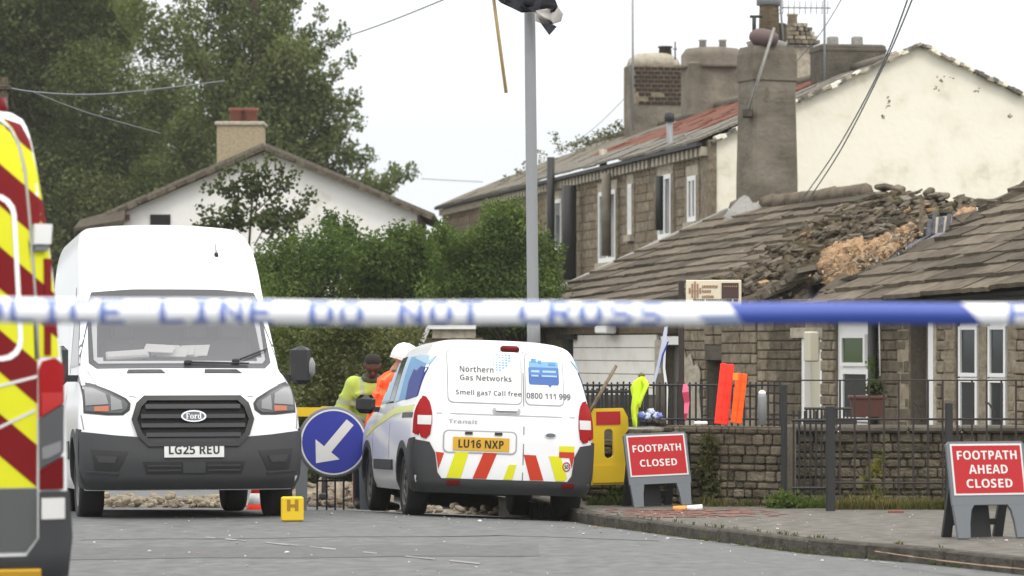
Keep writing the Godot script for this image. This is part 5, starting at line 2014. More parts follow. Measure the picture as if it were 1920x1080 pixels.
# ---------------------------------------------------------------- white panel van facing us
func transit() -> void:
	var sh := Shell.new()
	sh.keys = [[0.26, -0.12, 0.10, 0.32, -5.95, 0.02, 0.1, 0.93], [0.38, -0.02, 0.10, 0.32, -5.98, 0.02, 0.1, 0.985], [0.55, 0.0, 0.10, 0.32, -5.98, 0.02, 0.1, 1.0], [0.72, -0.02, 0.10, 0.32, -5.98, 0.02, 0.1, 1.005], [0.88, -0.05, 0.11, 0.31, -5.98, 0.02, 0.1, 1.0], [1.02, -0.08, 0.12, 0.31, -5.97, 0.02, 0.1, 0.985], [1.12, -0.14, 0.13, 0.31, -5.97, 0.02, 0.1, 0.97], [1.2, -0.28, 0.14, 0.31, -5.95, 0.02, 0.1, 0.96], [1.3, -0.58, 0.14, 0.3, -5.95, 0.02, 0.1, 0.945], [1.38, -0.93, 0.14, 0.22, -5.95, 0.02, 0.1, 0.93], [1.46, -1.03, 0.15, 0.16, -5.95, 0.02, 0.1, 0.925], [2.1, -1.66, 0.14, 0.16, -5.9, 0.02, 0.1, 0.872], [2.28, -1.84, 0.14, 0.17, -5.88, 0.02, 0.1, 0.866], [2.5, -2.08, 0.15, 0.2, -5.85, 0.02, 0.12, 0.852], [2.66, -2.3, 0.17, 0.26, -5.83, 0.03, 0.15, 0.825], [2.77, -2.52, 0.2, 0.33, -5.79, 0.04, 0.2, 0.785], [2.83, -2.8, 0.2, 0.4, -5.73, 0.06, 0.25, 0.71], [2.86, -3.1, 0.2, 0.4, -5.65, 0.06, 0.3, 0.56]]
	var van := thing("panel_van", "white high-roofed panel van facing us with papers on its dashboard", "van", Vector3(-2.84, 0.045, -28.6))
	van.rotation_degrees = Vector3(-1.8, 11.8, 0)
	var wz := [-0.95, -4.25]
	var screen := PackedVector2Array(poly([[-0.76, 1.43], [0.76, 1.43], [0.8, 1.47], [0.79, 2.0], [0.74, 2.055], [-0.74, 2.055], [-0.79, 2.0], [-0.8, 1.47]]))
	var cut := func(face: String, c: Vector3) -> bool:
		if face == "front":
			return Geometry2D.is_point_in_polygon(Vector2(c.x, c.y), screen) and absf(c.x) < 0.74 and c.y > 1.47 and c.y < 2.0
		if face == "left" or face == "right":
			for z in wz:
				if Vector2(c.z - z, c.y - 0.36).length() < 0.42:
					return true
		return false
	obj("body", shell_body(sh, 0.27, 2.86, cut, 72), M.white_paint, van)
	for x in [-0.86, 0.86]:
		for z in wz:
			add_wheel(van, x, z, 0.35, 0.23)
	for f in ["left", "right"]:
		for z in wz:
			arch_lip(van, sh, f, z, 0.36, 0.42, M.bumper_plastic if z > -2 else M.white_paint, 0.05)
	var st := new_st()
	box(st, Vector3(0, 0.5, -2.8), Vector3(1.3, 0.36, 5.0))
	box(st, Vector3(0, 0.62, -0.95), Vector3(1.36, 0.5, 1.2))
	obj("chassis", st, M.void, van)
	st = new_st()
	box(st, Vector3(0, 0.35, -0.95), Vector3(1.5, 0.09, 0.09))
	box(st, Vector3(0, 0.35, -4.25), Vector3(1.5, 0.12, 0.12))
	obj("axle", st, M.black_plastic, van)
	# bumper
	var bp := poly([[-0.985, 0.29], [0.985, 0.29], [0.985, 0.80], [0.7, 0.765], [0.4, 0.74], [-0.4, 0.74], [-0.7, 0.765], [-0.985, 0.80]])
	var bump := skin(sh, "front", bp, 0.018, M.bumper_plastic, van, "bumper", 0.03, 0.06)
	for f in ["left", "right"]:
		skin(sh, f, poly([[-0.53, 0.3], [-0.3, 0.3], [-0.3, 0.82], [-0.47, 0.83], [-0.55, 0.6]]), 0.017, M.bumper_plastic, bump, "bumper_end", 0.03, 0.06)
	for s in [-1, 1]:
		var fog := poly([[s * 0.9, 0.64], [s * 0.58, 0.62], [s * 0.66, 0.45], [s * 0.86, 0.46]])
		if s == 1:
			fog.reverse()
		skin(sh, "front", fog, 0.022, M.black_plastic, bump, "fog_recess", 0.01, 0.06)
		var fi := poly([[s * 0.85, 0.585], [s * 0.67, 0.575], [s * 0.69, 0.52], [s * 0.83, 0.525]])
		if s == 1:
			fi.reverse()
		skin(sh, "front", fi, 0.03, M.bumper_plastic, bump, "fog_blank", 0.01, 0.06)
		var lp := poly([[s * 0.93, 0.44], [s * 0.66, 0.42], [s * 0.66, 0.435], [s * 0.93, 0.455]])
		if s == 1:
			lp.reverse()
		skin(sh, "front", lp, 0.03, M.bumper_plastic, bump, "bumper_crease", 0.02, 0.06)
	skin(sh, "front", poly([[-0.42, 0.42], [0.42, 0.42], [0.46, 0.53], [-0.46, 0.53]]), 0.022, M.black_plastic, bump, "lower_intake", 0.01, 0.06)
	skin(sh, "front", poly([[-0.1, 0.43], [0.1, 0.43], [0.1, 0.525], [-0.1, 0.525]]), 0.034, M.bumper_plastic, bump, "sensor_cover", 0.014, 0.06)
	for k in 2:
		for s in [-1, 1]:
			var ib := rect(minf(s * 0.12, s * 0.41), 0.447 + k * 0.04, maxf(s * 0.12, s * 0.41), 0.46 + k * 0.04)
			skin(sh, "front", ib, 0.032, M.bumper_plastic, bump, "intake_bar", 0.012, 0.1)
	# grille
	var g := poly([[-0.40, 0.66], [0.40, 0.66], [0.50, 0.76], [0.545, 0.90], [0.50, 1.04], [0.43, 1.10], [-0.43, 1.10], [-0.50, 1.04], [-0.545, 0.90], [-0.50, 0.76]])
	var gi := poly([[-0.37, 0.70], [0.37, 0.70], [0.455, 0.78], [0.495, 0.90], [0.455, 1.01], [0.40, 1.06], [-0.40, 1.06], [-0.455, 1.01], [-0.495, 0.90], [-0.455, 0.78]])
	var gr := skin(sh, "front", gi, 0.008, M.void, van, "grille", 0.01, 0.06)
	skin(sh, "front", g, 0.038, M.black_plastic, gr, "grille_frame", 0.04, 0.07, gi)
	for k in 4:
		var y := 0.745 + k * 0.083
		var hw: float = [0.42, 0.46, 0.46, 0.42][k]
		skin(sh, "front", rect(-hw, y, hw, y + 0.036), 0.036, M.bumper_plastic, gr, "grille_bar", 0.03, 0.07)
	var badge := skin(sh, "front", ellipse(0, 0.925, 0.112, 0.052), 0.052, M.chrome, gr, "emblem", 0.02, 0.05)
	skin(sh, "front", ellipse(0, 0.925, 0.096, 0.04), 0.0545, M.text_grey, badge, "emblem_field", 0.006, 0.05)
	wrap_text(sh, "front", "Ford", -0.07, 0.07, 0.9, 0.952, 0.057, M.chrome, badge, "emblem_lettering", true, true)
	var np := skin(sh, "front", rect(-0.265, 0.565, 0.265, 0.69), 0.036, M.plate_white, van, "number_plate", 0.02, 0.1)
	wrap_text(sh, "front", "LG25 REU", -0.225, 0.225, 0.59, 0.668, 0.039, M.ink, np)
	# headlamps
	for s in [-1, 1]:
		var o := poly([[0.955, 1.26], [0.86, 1.235], [0.72, 1.17], [0.585, 1.095], [0.55, 1.05], [0.56, 0.99], [0.62, 0.945], [0.76, 0.945], [0.955, 0.965]])
		var inner := poly([[0.935, 1.22], [0.86, 1.2], [0.72, 1.14], [0.6, 1.075], [0.575, 1.04], [0.585, 1.0], [0.63, 0.965], [0.76, 0.965], [0.935, 0.985]])
		var l1 := poly([[0.93, 1.2], [0.86, 1.18], [0.76, 1.13], [0.74, 1.04], [0.93, 1.03]])
		var l2 := poly([[0.72, 1.12], [0.63, 1.07], [0.62, 1.0], [0.72, 0.985]])
		var l3 := poly([[0.86, 1.02], [0.74, 1.025], [0.74, 0.975], [0.86, 0.98]])
		var arr := [o, inner, l1, l2, l3]
		for i in 5:
			if s == -1:
				arr[i] = mirror(arr[i])
			if Geometry2D.is_polygon_clockwise(arr[i]):
				arr[i].reverse()
		var hl := skin(sh, "front", arr[0], 0.006, M.black_plastic, van, "headlight", 0.02, 0.05)
		skin(sh, "front", arr[1], 0.01, M.lamp_grey, hl, "reflector", 0.01, 0.05)
		skin(sh, "front", arr[2], 0.016, M.lamp_clear, hl, "lens", 0.01, 0.05)
		skin(sh, "front", arr[3], 0.014, M.lamp_clear, hl, "reflector", 0.01, 0.05)
		skin(sh, "front", arr[4], 0.018, M.lamp_amber, hl, "indicator", 0.01, 0.05)
	# bonnet vents, shut lines, faint lettering
	for s in [-1, 1]:
		var o := poly([[0.18, 1.335], [0.53, 1.335], [0.5, 1.372], [0.2, 1.372]])
		if s == -1:
			o = mirror(o)
		if Geometry2D.is_polygon_clockwise(o):
			o.reverse()
		skin(sh, "front", o, 0.006, M.black_plastic, van, "bonnet_vent", 0.01, 0.06)
		var sl := poly([[0.5, 1.105], [0.56, 1.112], [0.56, 1.119], [0.5, 1.112]])
		if s == -1:
			sl = mirror(sl)
		if Geometry2D.is_polygon_clockwise(sl):
			sl.reverse()
		skin(sh, "front", sl, 0.003, M.seam, van, "shut_line", 0.004, 0.06)
		for v in [[[0.8, 1.125], [0.865, 1.37], [0.872, 1.37], [0.808, 1.125]], [[0.955, 0.82], [0.975, 0.95], [0.98, 0.95], [0.962, 0.82]]]:
			var sq := PackedVector2Array()
			for w in v:
				sq.append(Vector2(w[0] * s, w[1]))
			if Geometry2D.is_polygon_clockwise(sq):
				sq.reverse()
			skin(sh, "front", sq, 0.003, M.seam, van, "shut_line", 0.004, 0.06)
	skin(sh, "front", rect(-0.72, 1.384, 0.72, 1.392), 0.003, M.seam, van, "shut_line", 0.004, 0.1)
	var faint := mat("faint_text", 0.55, 0.56, 0.57, 0.6)
	wrap_text(sh, "front", "Northern", -0.22, 0.12, 1.255, 1.29, 0.004, faint, van, "lettering", false, false)
	wrap_text(sh, "front", "Gas Networks", -0.22, 0.26, 1.205, 1.24, 0.004, faint, van, "lettering", false, false)
	# windscreen: black surround, glass, things behind it
	var outer := poly([[-0.78, 1.385], [0.78, 1.385], [0.845, 1.44], [0.815, 2.02], [0.77, 2.125], [0.4, 2.15], [-0.4, 2.15], [-0.77, 2.125], [-0.815, 2.02], [-0.845, 1.44]])
	skin(sh, "front", outer, 0.006, mat("frit", 0.05, 0.05, 0.055, 0.25), van, "windscreen_surround", 0.012, 0.08, screen)
	skin(sh, "front", poly([[-0.79, 1.41], [0.79, 1.41], [0.81, 1.46], [0.8, 2.02], [0.75, 2.075], [-0.75, 2.075], [-0.8, 2.02], [-0.81, 1.46]]), 0.002, M.screen_glass, van, "windscreen", 0.004, 0.1)
	st = new_st()
	box(st, Vector3(0, 1.34, -1.55), Vector3(1.66, 0.1, 0.9))
	var dash := obj("dashboard", st, mat("dash_grey", 0.16, 0.16, 0.165, 0.8), van)
	st = new_st()
	box(st, Vector3(0, 1.6, -2.75), Vector3(1.66, 1.7, 0.05))
	obj("bulkhead", st, mat("bulkhead_grey", 0.32, 0.32, 0.33, 0.8), van)
	for x in [-0.42, 0.28, 0.62]:
		st = new_st()
		bbox(st, Vector3(x, 1.45, -2.45), Vector3(0.42, 0.5, 0.14), 0.04)
		bbox(st, Vector3(x, 1.78, -2.5), Vector3(0.22, 0.16, 0.1), 0.03)
		obj("seat", st, mat("seat_cloth", 0.3, 0.3, 0.31, 0.9), van)
	st = new_st(true)
	var wheel_pts := []
	for i in 21:
		wheel_pts.append(Vector3(-0.42 + cos(TAU * i / 20) * 0.19, 1.42 + sin(TAU * i / 20) * 0.15, -1.95 + sin(TAU * i / 20) * 0.1))
	tube(st, wheel_pts, 0.018, 6)
	obj("steering_wheel", st, M.black_plastic, van)
	for q in [[-0.68, 1.405, -0.28, 1.5, -1.22, 0.012]]:
		st = new_st()
		bbox(st, Vector3((q[0] + q[2]) / 2, 1.52, -1.3), Vector3(q[2] - q[0], 0.05, 0.1), 0.015, Basis.from_euler(Vector3(0.8, 0.1, 0.1)))
		tag(obj("papers", st, M.paper, dash), "", "")
		dash.get_child(-1).remove_meta("label")
		dash.get_child(-1).remove_meta("category")
	for i in 6:
		st = new_st()
		box(st, Vector3(-0.18 + i * 0.065, 1.56 + rr(-0.02, 0.02), -1.32 - rr(0, 0.08)), Vector3(0.28, 0.006, 0.15), Basis.from_euler(Vector3(0.6 + rr(-0.2, 0.2), rr(-0.6, 0.6), rr(-0.12, 0.12))))
		obj("paper_sheet", st, M.paper, dash)
	st = new_st()
	bbox(st, Vector3(0.02, 1.99, -1.78), Vector3(0.12, 0.12, 0.1), 0.02)
	obj("mirror_mount", st, M.sign_grey, van)
	# wipers
	for q in [[0.05, 1.425, 0.62, 1.415], [0.5, 1.44, 0.82, 1.56]]:
		st = new_st(true)
		var pts := []
		for i in 6:
			var x: float = lerpf(q[0], q[2], i / 5.0)
			var y: float = lerpf(q[1], q[3], i / 5.0)
			pts.append(sh.pt("front", x, y) + sh.nrm("front", x, y) * 0.025)
		tube(st, pts, 0.012, 6, 0.008)
		var wp := obj("wiper", st, M.black_plastic, van)
		st = new_st()
		bbox(st, pts[0], Vector3(0.07, 0.04, 0.05), 0.01)
		obj("wiper_pivot", st, M.black_plastic, wp)
	st = new_st(true)
	tube(st, [sh.pt("front", 0.45, 2.5) + Vector3(0, 0.0, 0), sh.pt("front", 0.45, 2.5) + Vector3(-0.005, 0.12, -0.02)], 0.008, 6, 0.004)
	lathe(st, [[0.022, -0.01], [0.018, 0.03]], sh.pt("front", 0.45, 2.5), Basis(), 10)
	obj("aerial", st, M.ink, van)
	# doors: side glass, mirrors, shut lines
	for f in ["left", "right"]:
		var s := 1.0 if f == "left" else -1.0
		skin(sh, f, poly([[-1.25, 1.42], [-2.3, 1.42], [-2.3, 2.05], [-1.75, 2.05]]), 0.004, M.glass_dark, van, "side_window", 0.01, 0.1)
		skin(sh, f, rect(-2.42, 0.55, -2.405, 2.2), 0.003, M.seam, van, "shut_line", 0.004, 0.3)
		skin(sh, f, rect(-5.3, 0.55, -1.5, 0.72), 0.012, M.bumper_plastic, van, "side_moulding", 0.014, 0.3)
		st = new_st()
		bbox(st, Vector3(s * 1.13, 1.42, -1.2), Vector3(0.19, 0.36, 0.14), 0.04)
		var mr := obj("wing_mirror", st, M.black_plastic, van)
		st = new_st()
		box(st, Vector3(s * 0.98, 1.3, -1.25), Vector3(0.16, 0.06, 0.08))
		obj("mirror_arm", st, M.black_plastic, mr)
		st = new_st(true)
		lathe(st, [[0.02, -0.09], [0.045, -0.04], [0.045, 0.04], [0.02, 0.09]], Vector3(s * 1.225, 1.4, -1.19), Basis(), 10)
		obj("indicator", st, M.lamp_clear, mr)
		skin(sh, f, poly([[-3.0, 1.0], [-5.2, 1.0], [-5.2, 1.9], [-3.0, 1.9]]), 0.002, M.white_paint, van, "side_panel", 0.004, 0.3)

# ---------------------------------------------------------------- small gas network van
func courier() -> void:
	var sh := Shell.new()
	sh.keys = [[0.24, 4.0, 0.1, 0.3, 0.08, 0.03, 0.26, 0.80], [0.36, 4.1, 0.1, 0.34, 0.01, 0.03, 0.26, 0.85], [0.55, 4.1, 0.12, 0.35, 0.0, 0.03, 0.26, 0.865], [0.75, 4.08, 0.14, 0.35, 0.0, 0.035, 0.26, 0.868], [0.9, 3.9, 0.15, 0.35, 0.01, 0.04, 0.25, 0.862], [1.0, 3.5, 0.15, 0.3, 0.025, 0.04, 0.24, 0.85], [1.06, 3.1, 0.2, 0.22, 0.045, 0.04, 0.22, 0.835], [1.3, 2.75, 0.16, 0.18, 0.12, 0.04, 0.2, 0.775], [1.55, 2.36, 0.12, 0.18, 0.21, 0.05, 0.2, 0.70], [1.63, 2.2, 0.1, 0.2, 0.26, 0.06, 0.23, 0.655], [1.68, 1.95, 0.1, 0.3, 0.38, 0.08, 0.3, 0.585], [1.71, 1.7, 0.1, 0.4, 0.58, 0.1, 0.4, 0.46]]
	var van := thing("small_van", "small white gas network van parked facing away with red and yellow rear stripes", "van", Vector3(-0.075, -0.035, -30.0))
	van.rotation_degrees = Vector3(1.6, 190.3, 2.2)
	var wz := [0.8, 3.29]
	var cut := func(face: String, c: Vector3) -> bool:
		if face == "left" or face == "right":
			for z in wz:
				if Vector2(c.z - z, c.y - 0.32).length() < 0.36:
					return true
		return false
	obj("body", shell_body(sh, 0.25, 1.71, cut, 60), M.white_paint, van)
	for x in [-0.74, 0.74]:
		for z in wz:
			add_wheel(van, x, z, 0.31, 0.2)
	for f in ["left", "right"]:
		for z in wz:
			arch_lip(van, sh, f, z, 0.32, 0.36, M.bumper_plastic, 0.05)
	var st := new_st()
	box(st, Vector3(0, 0.42, 2.05), Vector3(1.15, 0.3, 3.7))
	box(st, Vector3(0.0, 0.33, 0.5), Vector3(0.5, 0.2, 0.4))
	obj("chassis", st, M.void, van)
	# rear bumper
	var bp := poly([[0.86, 0.26], [0.84, 0.74], [0.72, 0.72], [0.665, 0.62], [0.64, 0.44], [0.6, 0.385], [-0.6, 0.385], [-0.64, 0.44], [-0.665, 0.62], [-0.72, 0.72], [-0.84, 0.74], [-0.86, 0.26]])
	if Geometry2D.is_polygon_clockwise(bp):
		bp.reverse()
	var bump := skin(sh, "rear", bp, 0.022, M.bumper_plastic, van, "bumper", 0.03, 0.06)
	for f in ["left", "right"]:
		var e := poly([[0.18, 0.27], [0.42, 0.27], [0.43, 0.45], [0.46, 0.62], [0.3, 0.74], [0.16, 0.76]])
		skin(sh, f, e, 0.021, M.bumper_plastic, bump, "bumper_end", 0.03, 0.05)
	for x in [0.49, -0.6]:
		skin(sh, "rear", rect(x - 0.06, 0.335, x + 0.06, 0.37), 0.027, M.lamp_dark_red, bump, "reflector", 0.01, 0.06)
	# doors
	skin(sh, "rear", rect(-0.168, 0.38, -0.158, 1.6), 0.003, M.seam, van, "shut_line", 0.004, 0.3)
	skin(sh, "rear", rect(-0.66, 0.985, 0.66, 0.997), 0.003, M.grey_line, van, "door_crease", 0.004, 0.2)
	for q in [[-0.15, 0.56, 1.6], [-0.56, -0.175, 1.6]]:
		var o := round_rect(q[0], 1.09, q[1], q[2], 0.05)
		skin(sh, "rear", round_rect(q[0] + 0.012, 1.102, q[1] - 0.012, q[2] - 0.012, 0.045), 0.007, M.white_paint, van, "door_panel", 0.012, 0.1)
		skin(sh, "rear", o, 0.002, M.grey_line, van, "door_panel_groove", 0.004, 0.1)
	st = new_st(true)
	lathe(st, [[0.02, -0.09], [0.035, -0.07], [0.035, 0.07], [0.02, 0.09]], sh.pt("rear", -0.045, 1.62) + Vector3(0, 0, 0.0), Basis(Vector3(0, 0, 1), PI / 2), 12)
	obj("brake_light", st, M.lamp_dark_red, van)
	var rc := skin(sh, "rear", round_rect(-0.13, 1.0, 0.14, 1.06, 0.025), 0.006, M.grey_line, van, "handle_recess", 0.008, 0.08)
	skin(sh, "rear", round_rect(-0.1, 1.025, 0.11, 1.055, 0.014), 0.025, M.white_paint, rc, "handle", 0.02, 0.08)
	skin(sh, "rear", round_rect(-0.1, 0.62, 0.6, 0.84, 0.05), 0.003, M.grey_line, van, "plate_surround", 0.004, 0.08)
	skin(sh, "rear", round_rect(-0.085, 0.635, 0.585, 0.825, 0.04), 0.005, M.white_paint, van, "plate_recess", 0.005, 0.08)
	var np := skin(sh, "rear", rect(-0.025, 0.65, 0.505, 0.775), 0.014, M.plate_yellow, van, "number_plate", 0.012, 0.1)
	rear_text(sh, "LU16 NXP", 0.455, 0.03, 0.675, 0.752, 0.017, M.ink, np)
	for x in [0.36, 0.08]:
		skin(sh, "rear", rect(x - 0.035, 0.8, x + 0.035, 0.825), 0.02, M.black_plastic, van, "plate_lamp", 0.015, 0.05)
	# lettering
	rear_text(sh, "Northern", 0.44, 0.12, 1.385, 1.445, 0.011, M.text_grey, van)
	rear_text(sh, "Gas Networks", 0.44, -0.05, 1.305, 1.362, 0.011, M.text_grey, van)
	rear_text(sh, "Smell gas? Call free", 0.48, -0.14, 1.155, 1.218, 0.011, M.text_grey, van)
	rear_text(sh, "0800 111 999", -0.19, -0.62, 1.155, 1.212, 0.011, M.text_grey, van)
	rear_text(sh, "Transit", 0.55, 0.28, 0.9, 0.94, 0.006, M.grey_line, van, "model_lettering")
	var logo := SurfaceTool.new()
	logo.begin(Mesh.PRIMITIVE_TRIANGLES)
	for i in 9:
		for j in 7:
			var x := 0.22 - i * 0.03
			var y := 1.56 - j * 0.024 - i * 0.002
			var k := float(i) / 8.0
			if j > [0, 1, 2, 4, 6, 6, 5, 4, 2][i]:
				continue
			var l := 0.012 + 0.012 * k
			var c4 := []
			for v in [[0, 0], [l, 0.004], [l + 0.004, 0.02 * (0.5 + k * 0.5)], [0.004, 0.017 * (0.5 + k * 0.5)]]:
				c4.append(Vector2(x - v[0], y + v[1]))
			facing(logo, sh, "rear", [c4[0], c4[1], c4[2]], 0.011)
			facing(logo, sh, "rear", [c4[0], c4[2], c4[3]], 0.011)
	obj("logo", logo, M.graphic_sky, van, "", true)
	# blue notice with a speech tail
	var nb := skin(sh, "rear", poly([[-0.5, 1.29], [-0.44, 1.29], [-0.42, 1.265], [-0.405, 1.29], [-0.225, 1.29], [-0.215, 1.31], [-0.215, 1.45], [-0.51, 1.45], [-0.51, 1.31]]), 0.011, M.graphic_blue, van, "notice", 0.004, 0.06)
	skin(sh, "rear", rect(-0.505, 1.452, -0.22, 1.51), 0.011, M.graphic_sky, nb, "notice_top", 0.004, 0.06)
	skin(sh, "rear", rect(-0.505, 1.38, -0.218, 1.448), 0.0125, mat("graphic_blue_light", 0.06, 0.17, 0.45, 0.5), nb, "notice_band", 0.002, 0.06)
	for q in [[-0.24, -0.29, 1.5, 1.535], [-0.31, -0.34, 1.49, 1.52], [-0.41, -0.48, 1.475, 1.5], [-0.24, -0.32, 1.405, 1.425], [-0.35, -0.48, 1.405, 1.425], [-0.24, -0.31, 1.365, 1.38], [-0.34, -0.49, 1.365, 1.38]]:
		skin(sh, "rear", rect(q[1], q[2], q[0], q[3]), 0.0135, M.graphic_pale if q[2] < 1.45 else M.graphic_mid, nb, "print", 0.002, 0.1)
	var ov := skin(sh, "rear", ellipse(-0.42, 0.815, 0.055, 0.026), 0.01, M.chrome, van, "emblem", 0.01, 0.05)
	skin(sh, "rear", ellipse(-0.42, 0.815, 0.047, 0.02), 0.0125, M.text_grey, ov, "emblem_field", 0.003, 0.05)
	# stripes
	var band := poly([[0.66, 0.63], [0.56, 0.62], [0.5, 0.64], [-0.58, 0.62], [-0.66, 0.62], [-0.63, 0.46], [-0.57, 0.39], [0.57, 0.39], [0.63, 0.46]])
	if Geometry2D.is_polygon_clockwise(band):
		band.reverse()
	for q in [["chev_red", 0.70, 0.575, 0.70, 0.66], ["chev_yellow", 0.475, 0.35, 0.56, 0.425], ["chev_red", 0.21, 0.08, 0.315, 0.185], ["chev_yellow", -0.03, -0.1, 0.025, -0.065], ["chev_red", -0.16, -0.275, -0.24, -0.37], ["chev_yellow", -0.4, -0.515, -0.49, -0.61], ["chev_red", -0.6, -0.7, -0.68, -0.75]]:
		var top := 0.65 if q[1] > -0.05 or q[1] < -0.1 else 0.56
		if q[0] == "chev_yellow" and absf(q[1] + 0.03) < 0.01:
			top = 0.53
		var sp := poly([[q[3], 0.38], [q[4], 0.38], [q[2], top], [q[1], top]])
		if Geometry2D.is_polygon_clockwise(sp):
			sp.reverse()
		for piece in Geometry2D.intersect_polygons(sp, band):
			skin(sh, "rear", piece, 0.004, M[q[0]], van, "rear_stripe", 0.004, 0.06)
	skin(sh, "rear", rect(-0.66, 0.665, -0.51, 0.72), 0.005, M.chev_yellow, van, "sticker", 0.004, 0.08)
	skin(sh, "rear", rect(-0.66, 0.61, -0.51, 0.663), 0.005, M.chev_red, van, "sticker", 0.004, 0.08)
	skin(sh, "rear", ellipse(-0.585, 0.525, 0.04, 0.045), 0.006, M.sign_red, van, "speed_sticker", 0.004, 0.05, ellipse(-0.585, 0.525, 0.031, 0.035))
	rear_text(sh, "50", -0.565, -0.605, 0.505, 0.545, 0.006, M.ink, van)
	# rear lamps
	for s in [-1, 1]:
		var o := poly([[0.715, 0.79], [0.70, 0.9], [0.70, 1.0], [0.715, 1.08], [0.745, 1.14], [0.775, 1.15], [0.81, 1.05], [0.825, 0.85], [0.79, 0.76], [0.75, 0.75]])
		var wi := poly([[0.705, 0.88], [0.702, 0.965], [0.818, 0.965], [0.82, 0.88]])
		if s == -1:
			o = mirror(o)
			wi = mirror(wi)
		for v in [o, wi]:
			if Geometry2D.is_polygon_clockwise(v):
				v.reverse()
		var tl := skin(sh, "rear", o, 0.014, M.lamp_red, van, "tail_light", 0.02, 0.04)
		skin(sh, "rear", wi, 0.017, M.plate_white, tl, "reversing_lamp", 0.006, 0.04)
		var f := "left" if s == 1 else "right"
		skin(sh, f, poly([[0.13, 0.78], [0.19, 0.8], [0.21, 1.0], [0.2, 1.12], [0.17, 1.14], [0.14, 1.1]]), 0.013, M.lamp_red, tl, "tail_light_side", 0.02, 0.04)
	# sides
	for f in ["left", "right"]:
		var s := 1.0 if f == "left" else -1.0
		var gl := poly([[1.78, 1.1], [2.95, 1.09], [2.3, 1.54], [1.78, 1.56]])
		var wn := skin(sh, f, gl, 0.004, M.glass_dark, van, "side_window", 0.008, 0.1)
		skin(sh, f, poly([[2.1, 1.12], [2.8, 1.11], [2.25, 1.5], [2.1, 1.5]]), 0.007, M.graphic_pale, wn, "window_sheen_film", 0.004, 0.1)
		skin(sh, f, poly([[0.3, 1.16], [1.7, 1.1], [1.7, 1.55], [1.0, 1.55], [0.62, 1.48], [0.3, 1.47]]), 0.004, M.graphic_mid, van, "side_graphic", 0.005, 0.1)
		skin(sh, f, poly([[1.45, 1.115], [1.7, 1.1], [1.7, 1.55], [1.5, 1.55], [1.5, 1.35]]), 0.006, M.graphic_pale, van, "side_graphic", 0.004, 0.1)
		skin(sh, f, poly([[0.29, 1.15], [1.0, 1.12], [1.12, 1.3], [1.02, 1.42], [0.8, 1.4], [0.6, 1.44], [0.29, 1.42]]), 0.008, M.graphic_deep, van, "side_graphic", 0.006, 0.1)
		skin(sh, f, poly([[0.62, 1.48], [1.2, 1.53], [1.0, 1.56], [0.3, 1.53], [0.3, 1.45]]), 0.009, M.graphic_pale, van, "side_graphic", 0.004, 0.1)
		skin(sh, f, poly([[0.32, 1.07], [1.5, 1.05], [2.6, 0.93], [3.4, 0.8], [3.4, 0.76], [2.6, 0.87], [1.5, 0.98], [0.32, 1.01]]), 0.004, mat("pale_yellow", 0.62, 0.66, 0.22, 0.5), van, "side_stripe", 0.004, 0.1)
		skin(sh, f, rect(0.3, 0.945, 0.95, 0.995), 0.006, M.black_plastic, van, "door_rail", 0.006, 0.1)
		skin(sh, f, rect(1.45, 0.44, 2.7, 0.54), 0.02, M.bumper_plastic, van, "side_moulding", 0.02, 0.1)
		for z in [1.72, 2.9]:
			skin(sh, f, rect(z, 0.5, z + 0.012, 1.06), 0.003, M.seam, van, "shut_line", 0.004, 0.2)
		st = new_st()
		bbox(st, Vector3(s * 0.98, 1.09, 2.72), Vector3(0.2, 0.19, 0.12), 0.045)
		box(st, Vector3(s * 0.86, 1.04, 2.72), Vector3(0.1, 0.05, 0.07))
		obj("wing_mirror", st, M.black_plastic, van)
	skin(sh, "front", poly([[-0.62, 1.1], [0.62, 1.1], [0.55, 1.52], [-0.55, 1.52]]), 0.004, M.glass_dark, van, "windscreen", 0.006, 0.1)
	# soft dents of reflected dark colour are left to the paint

func rear_text(sh: Shell, s: String, x_left: float, x_right: float, y0: float, y1: float, off: float, m: Material, parent: Node, called := "lettering", serif := false) -> void:
	wrap_text(sh, "rear", s, x_left, x_right, y0, y1, off, m, parent, called, serif, true)   # x falls from left to right when seen from behind

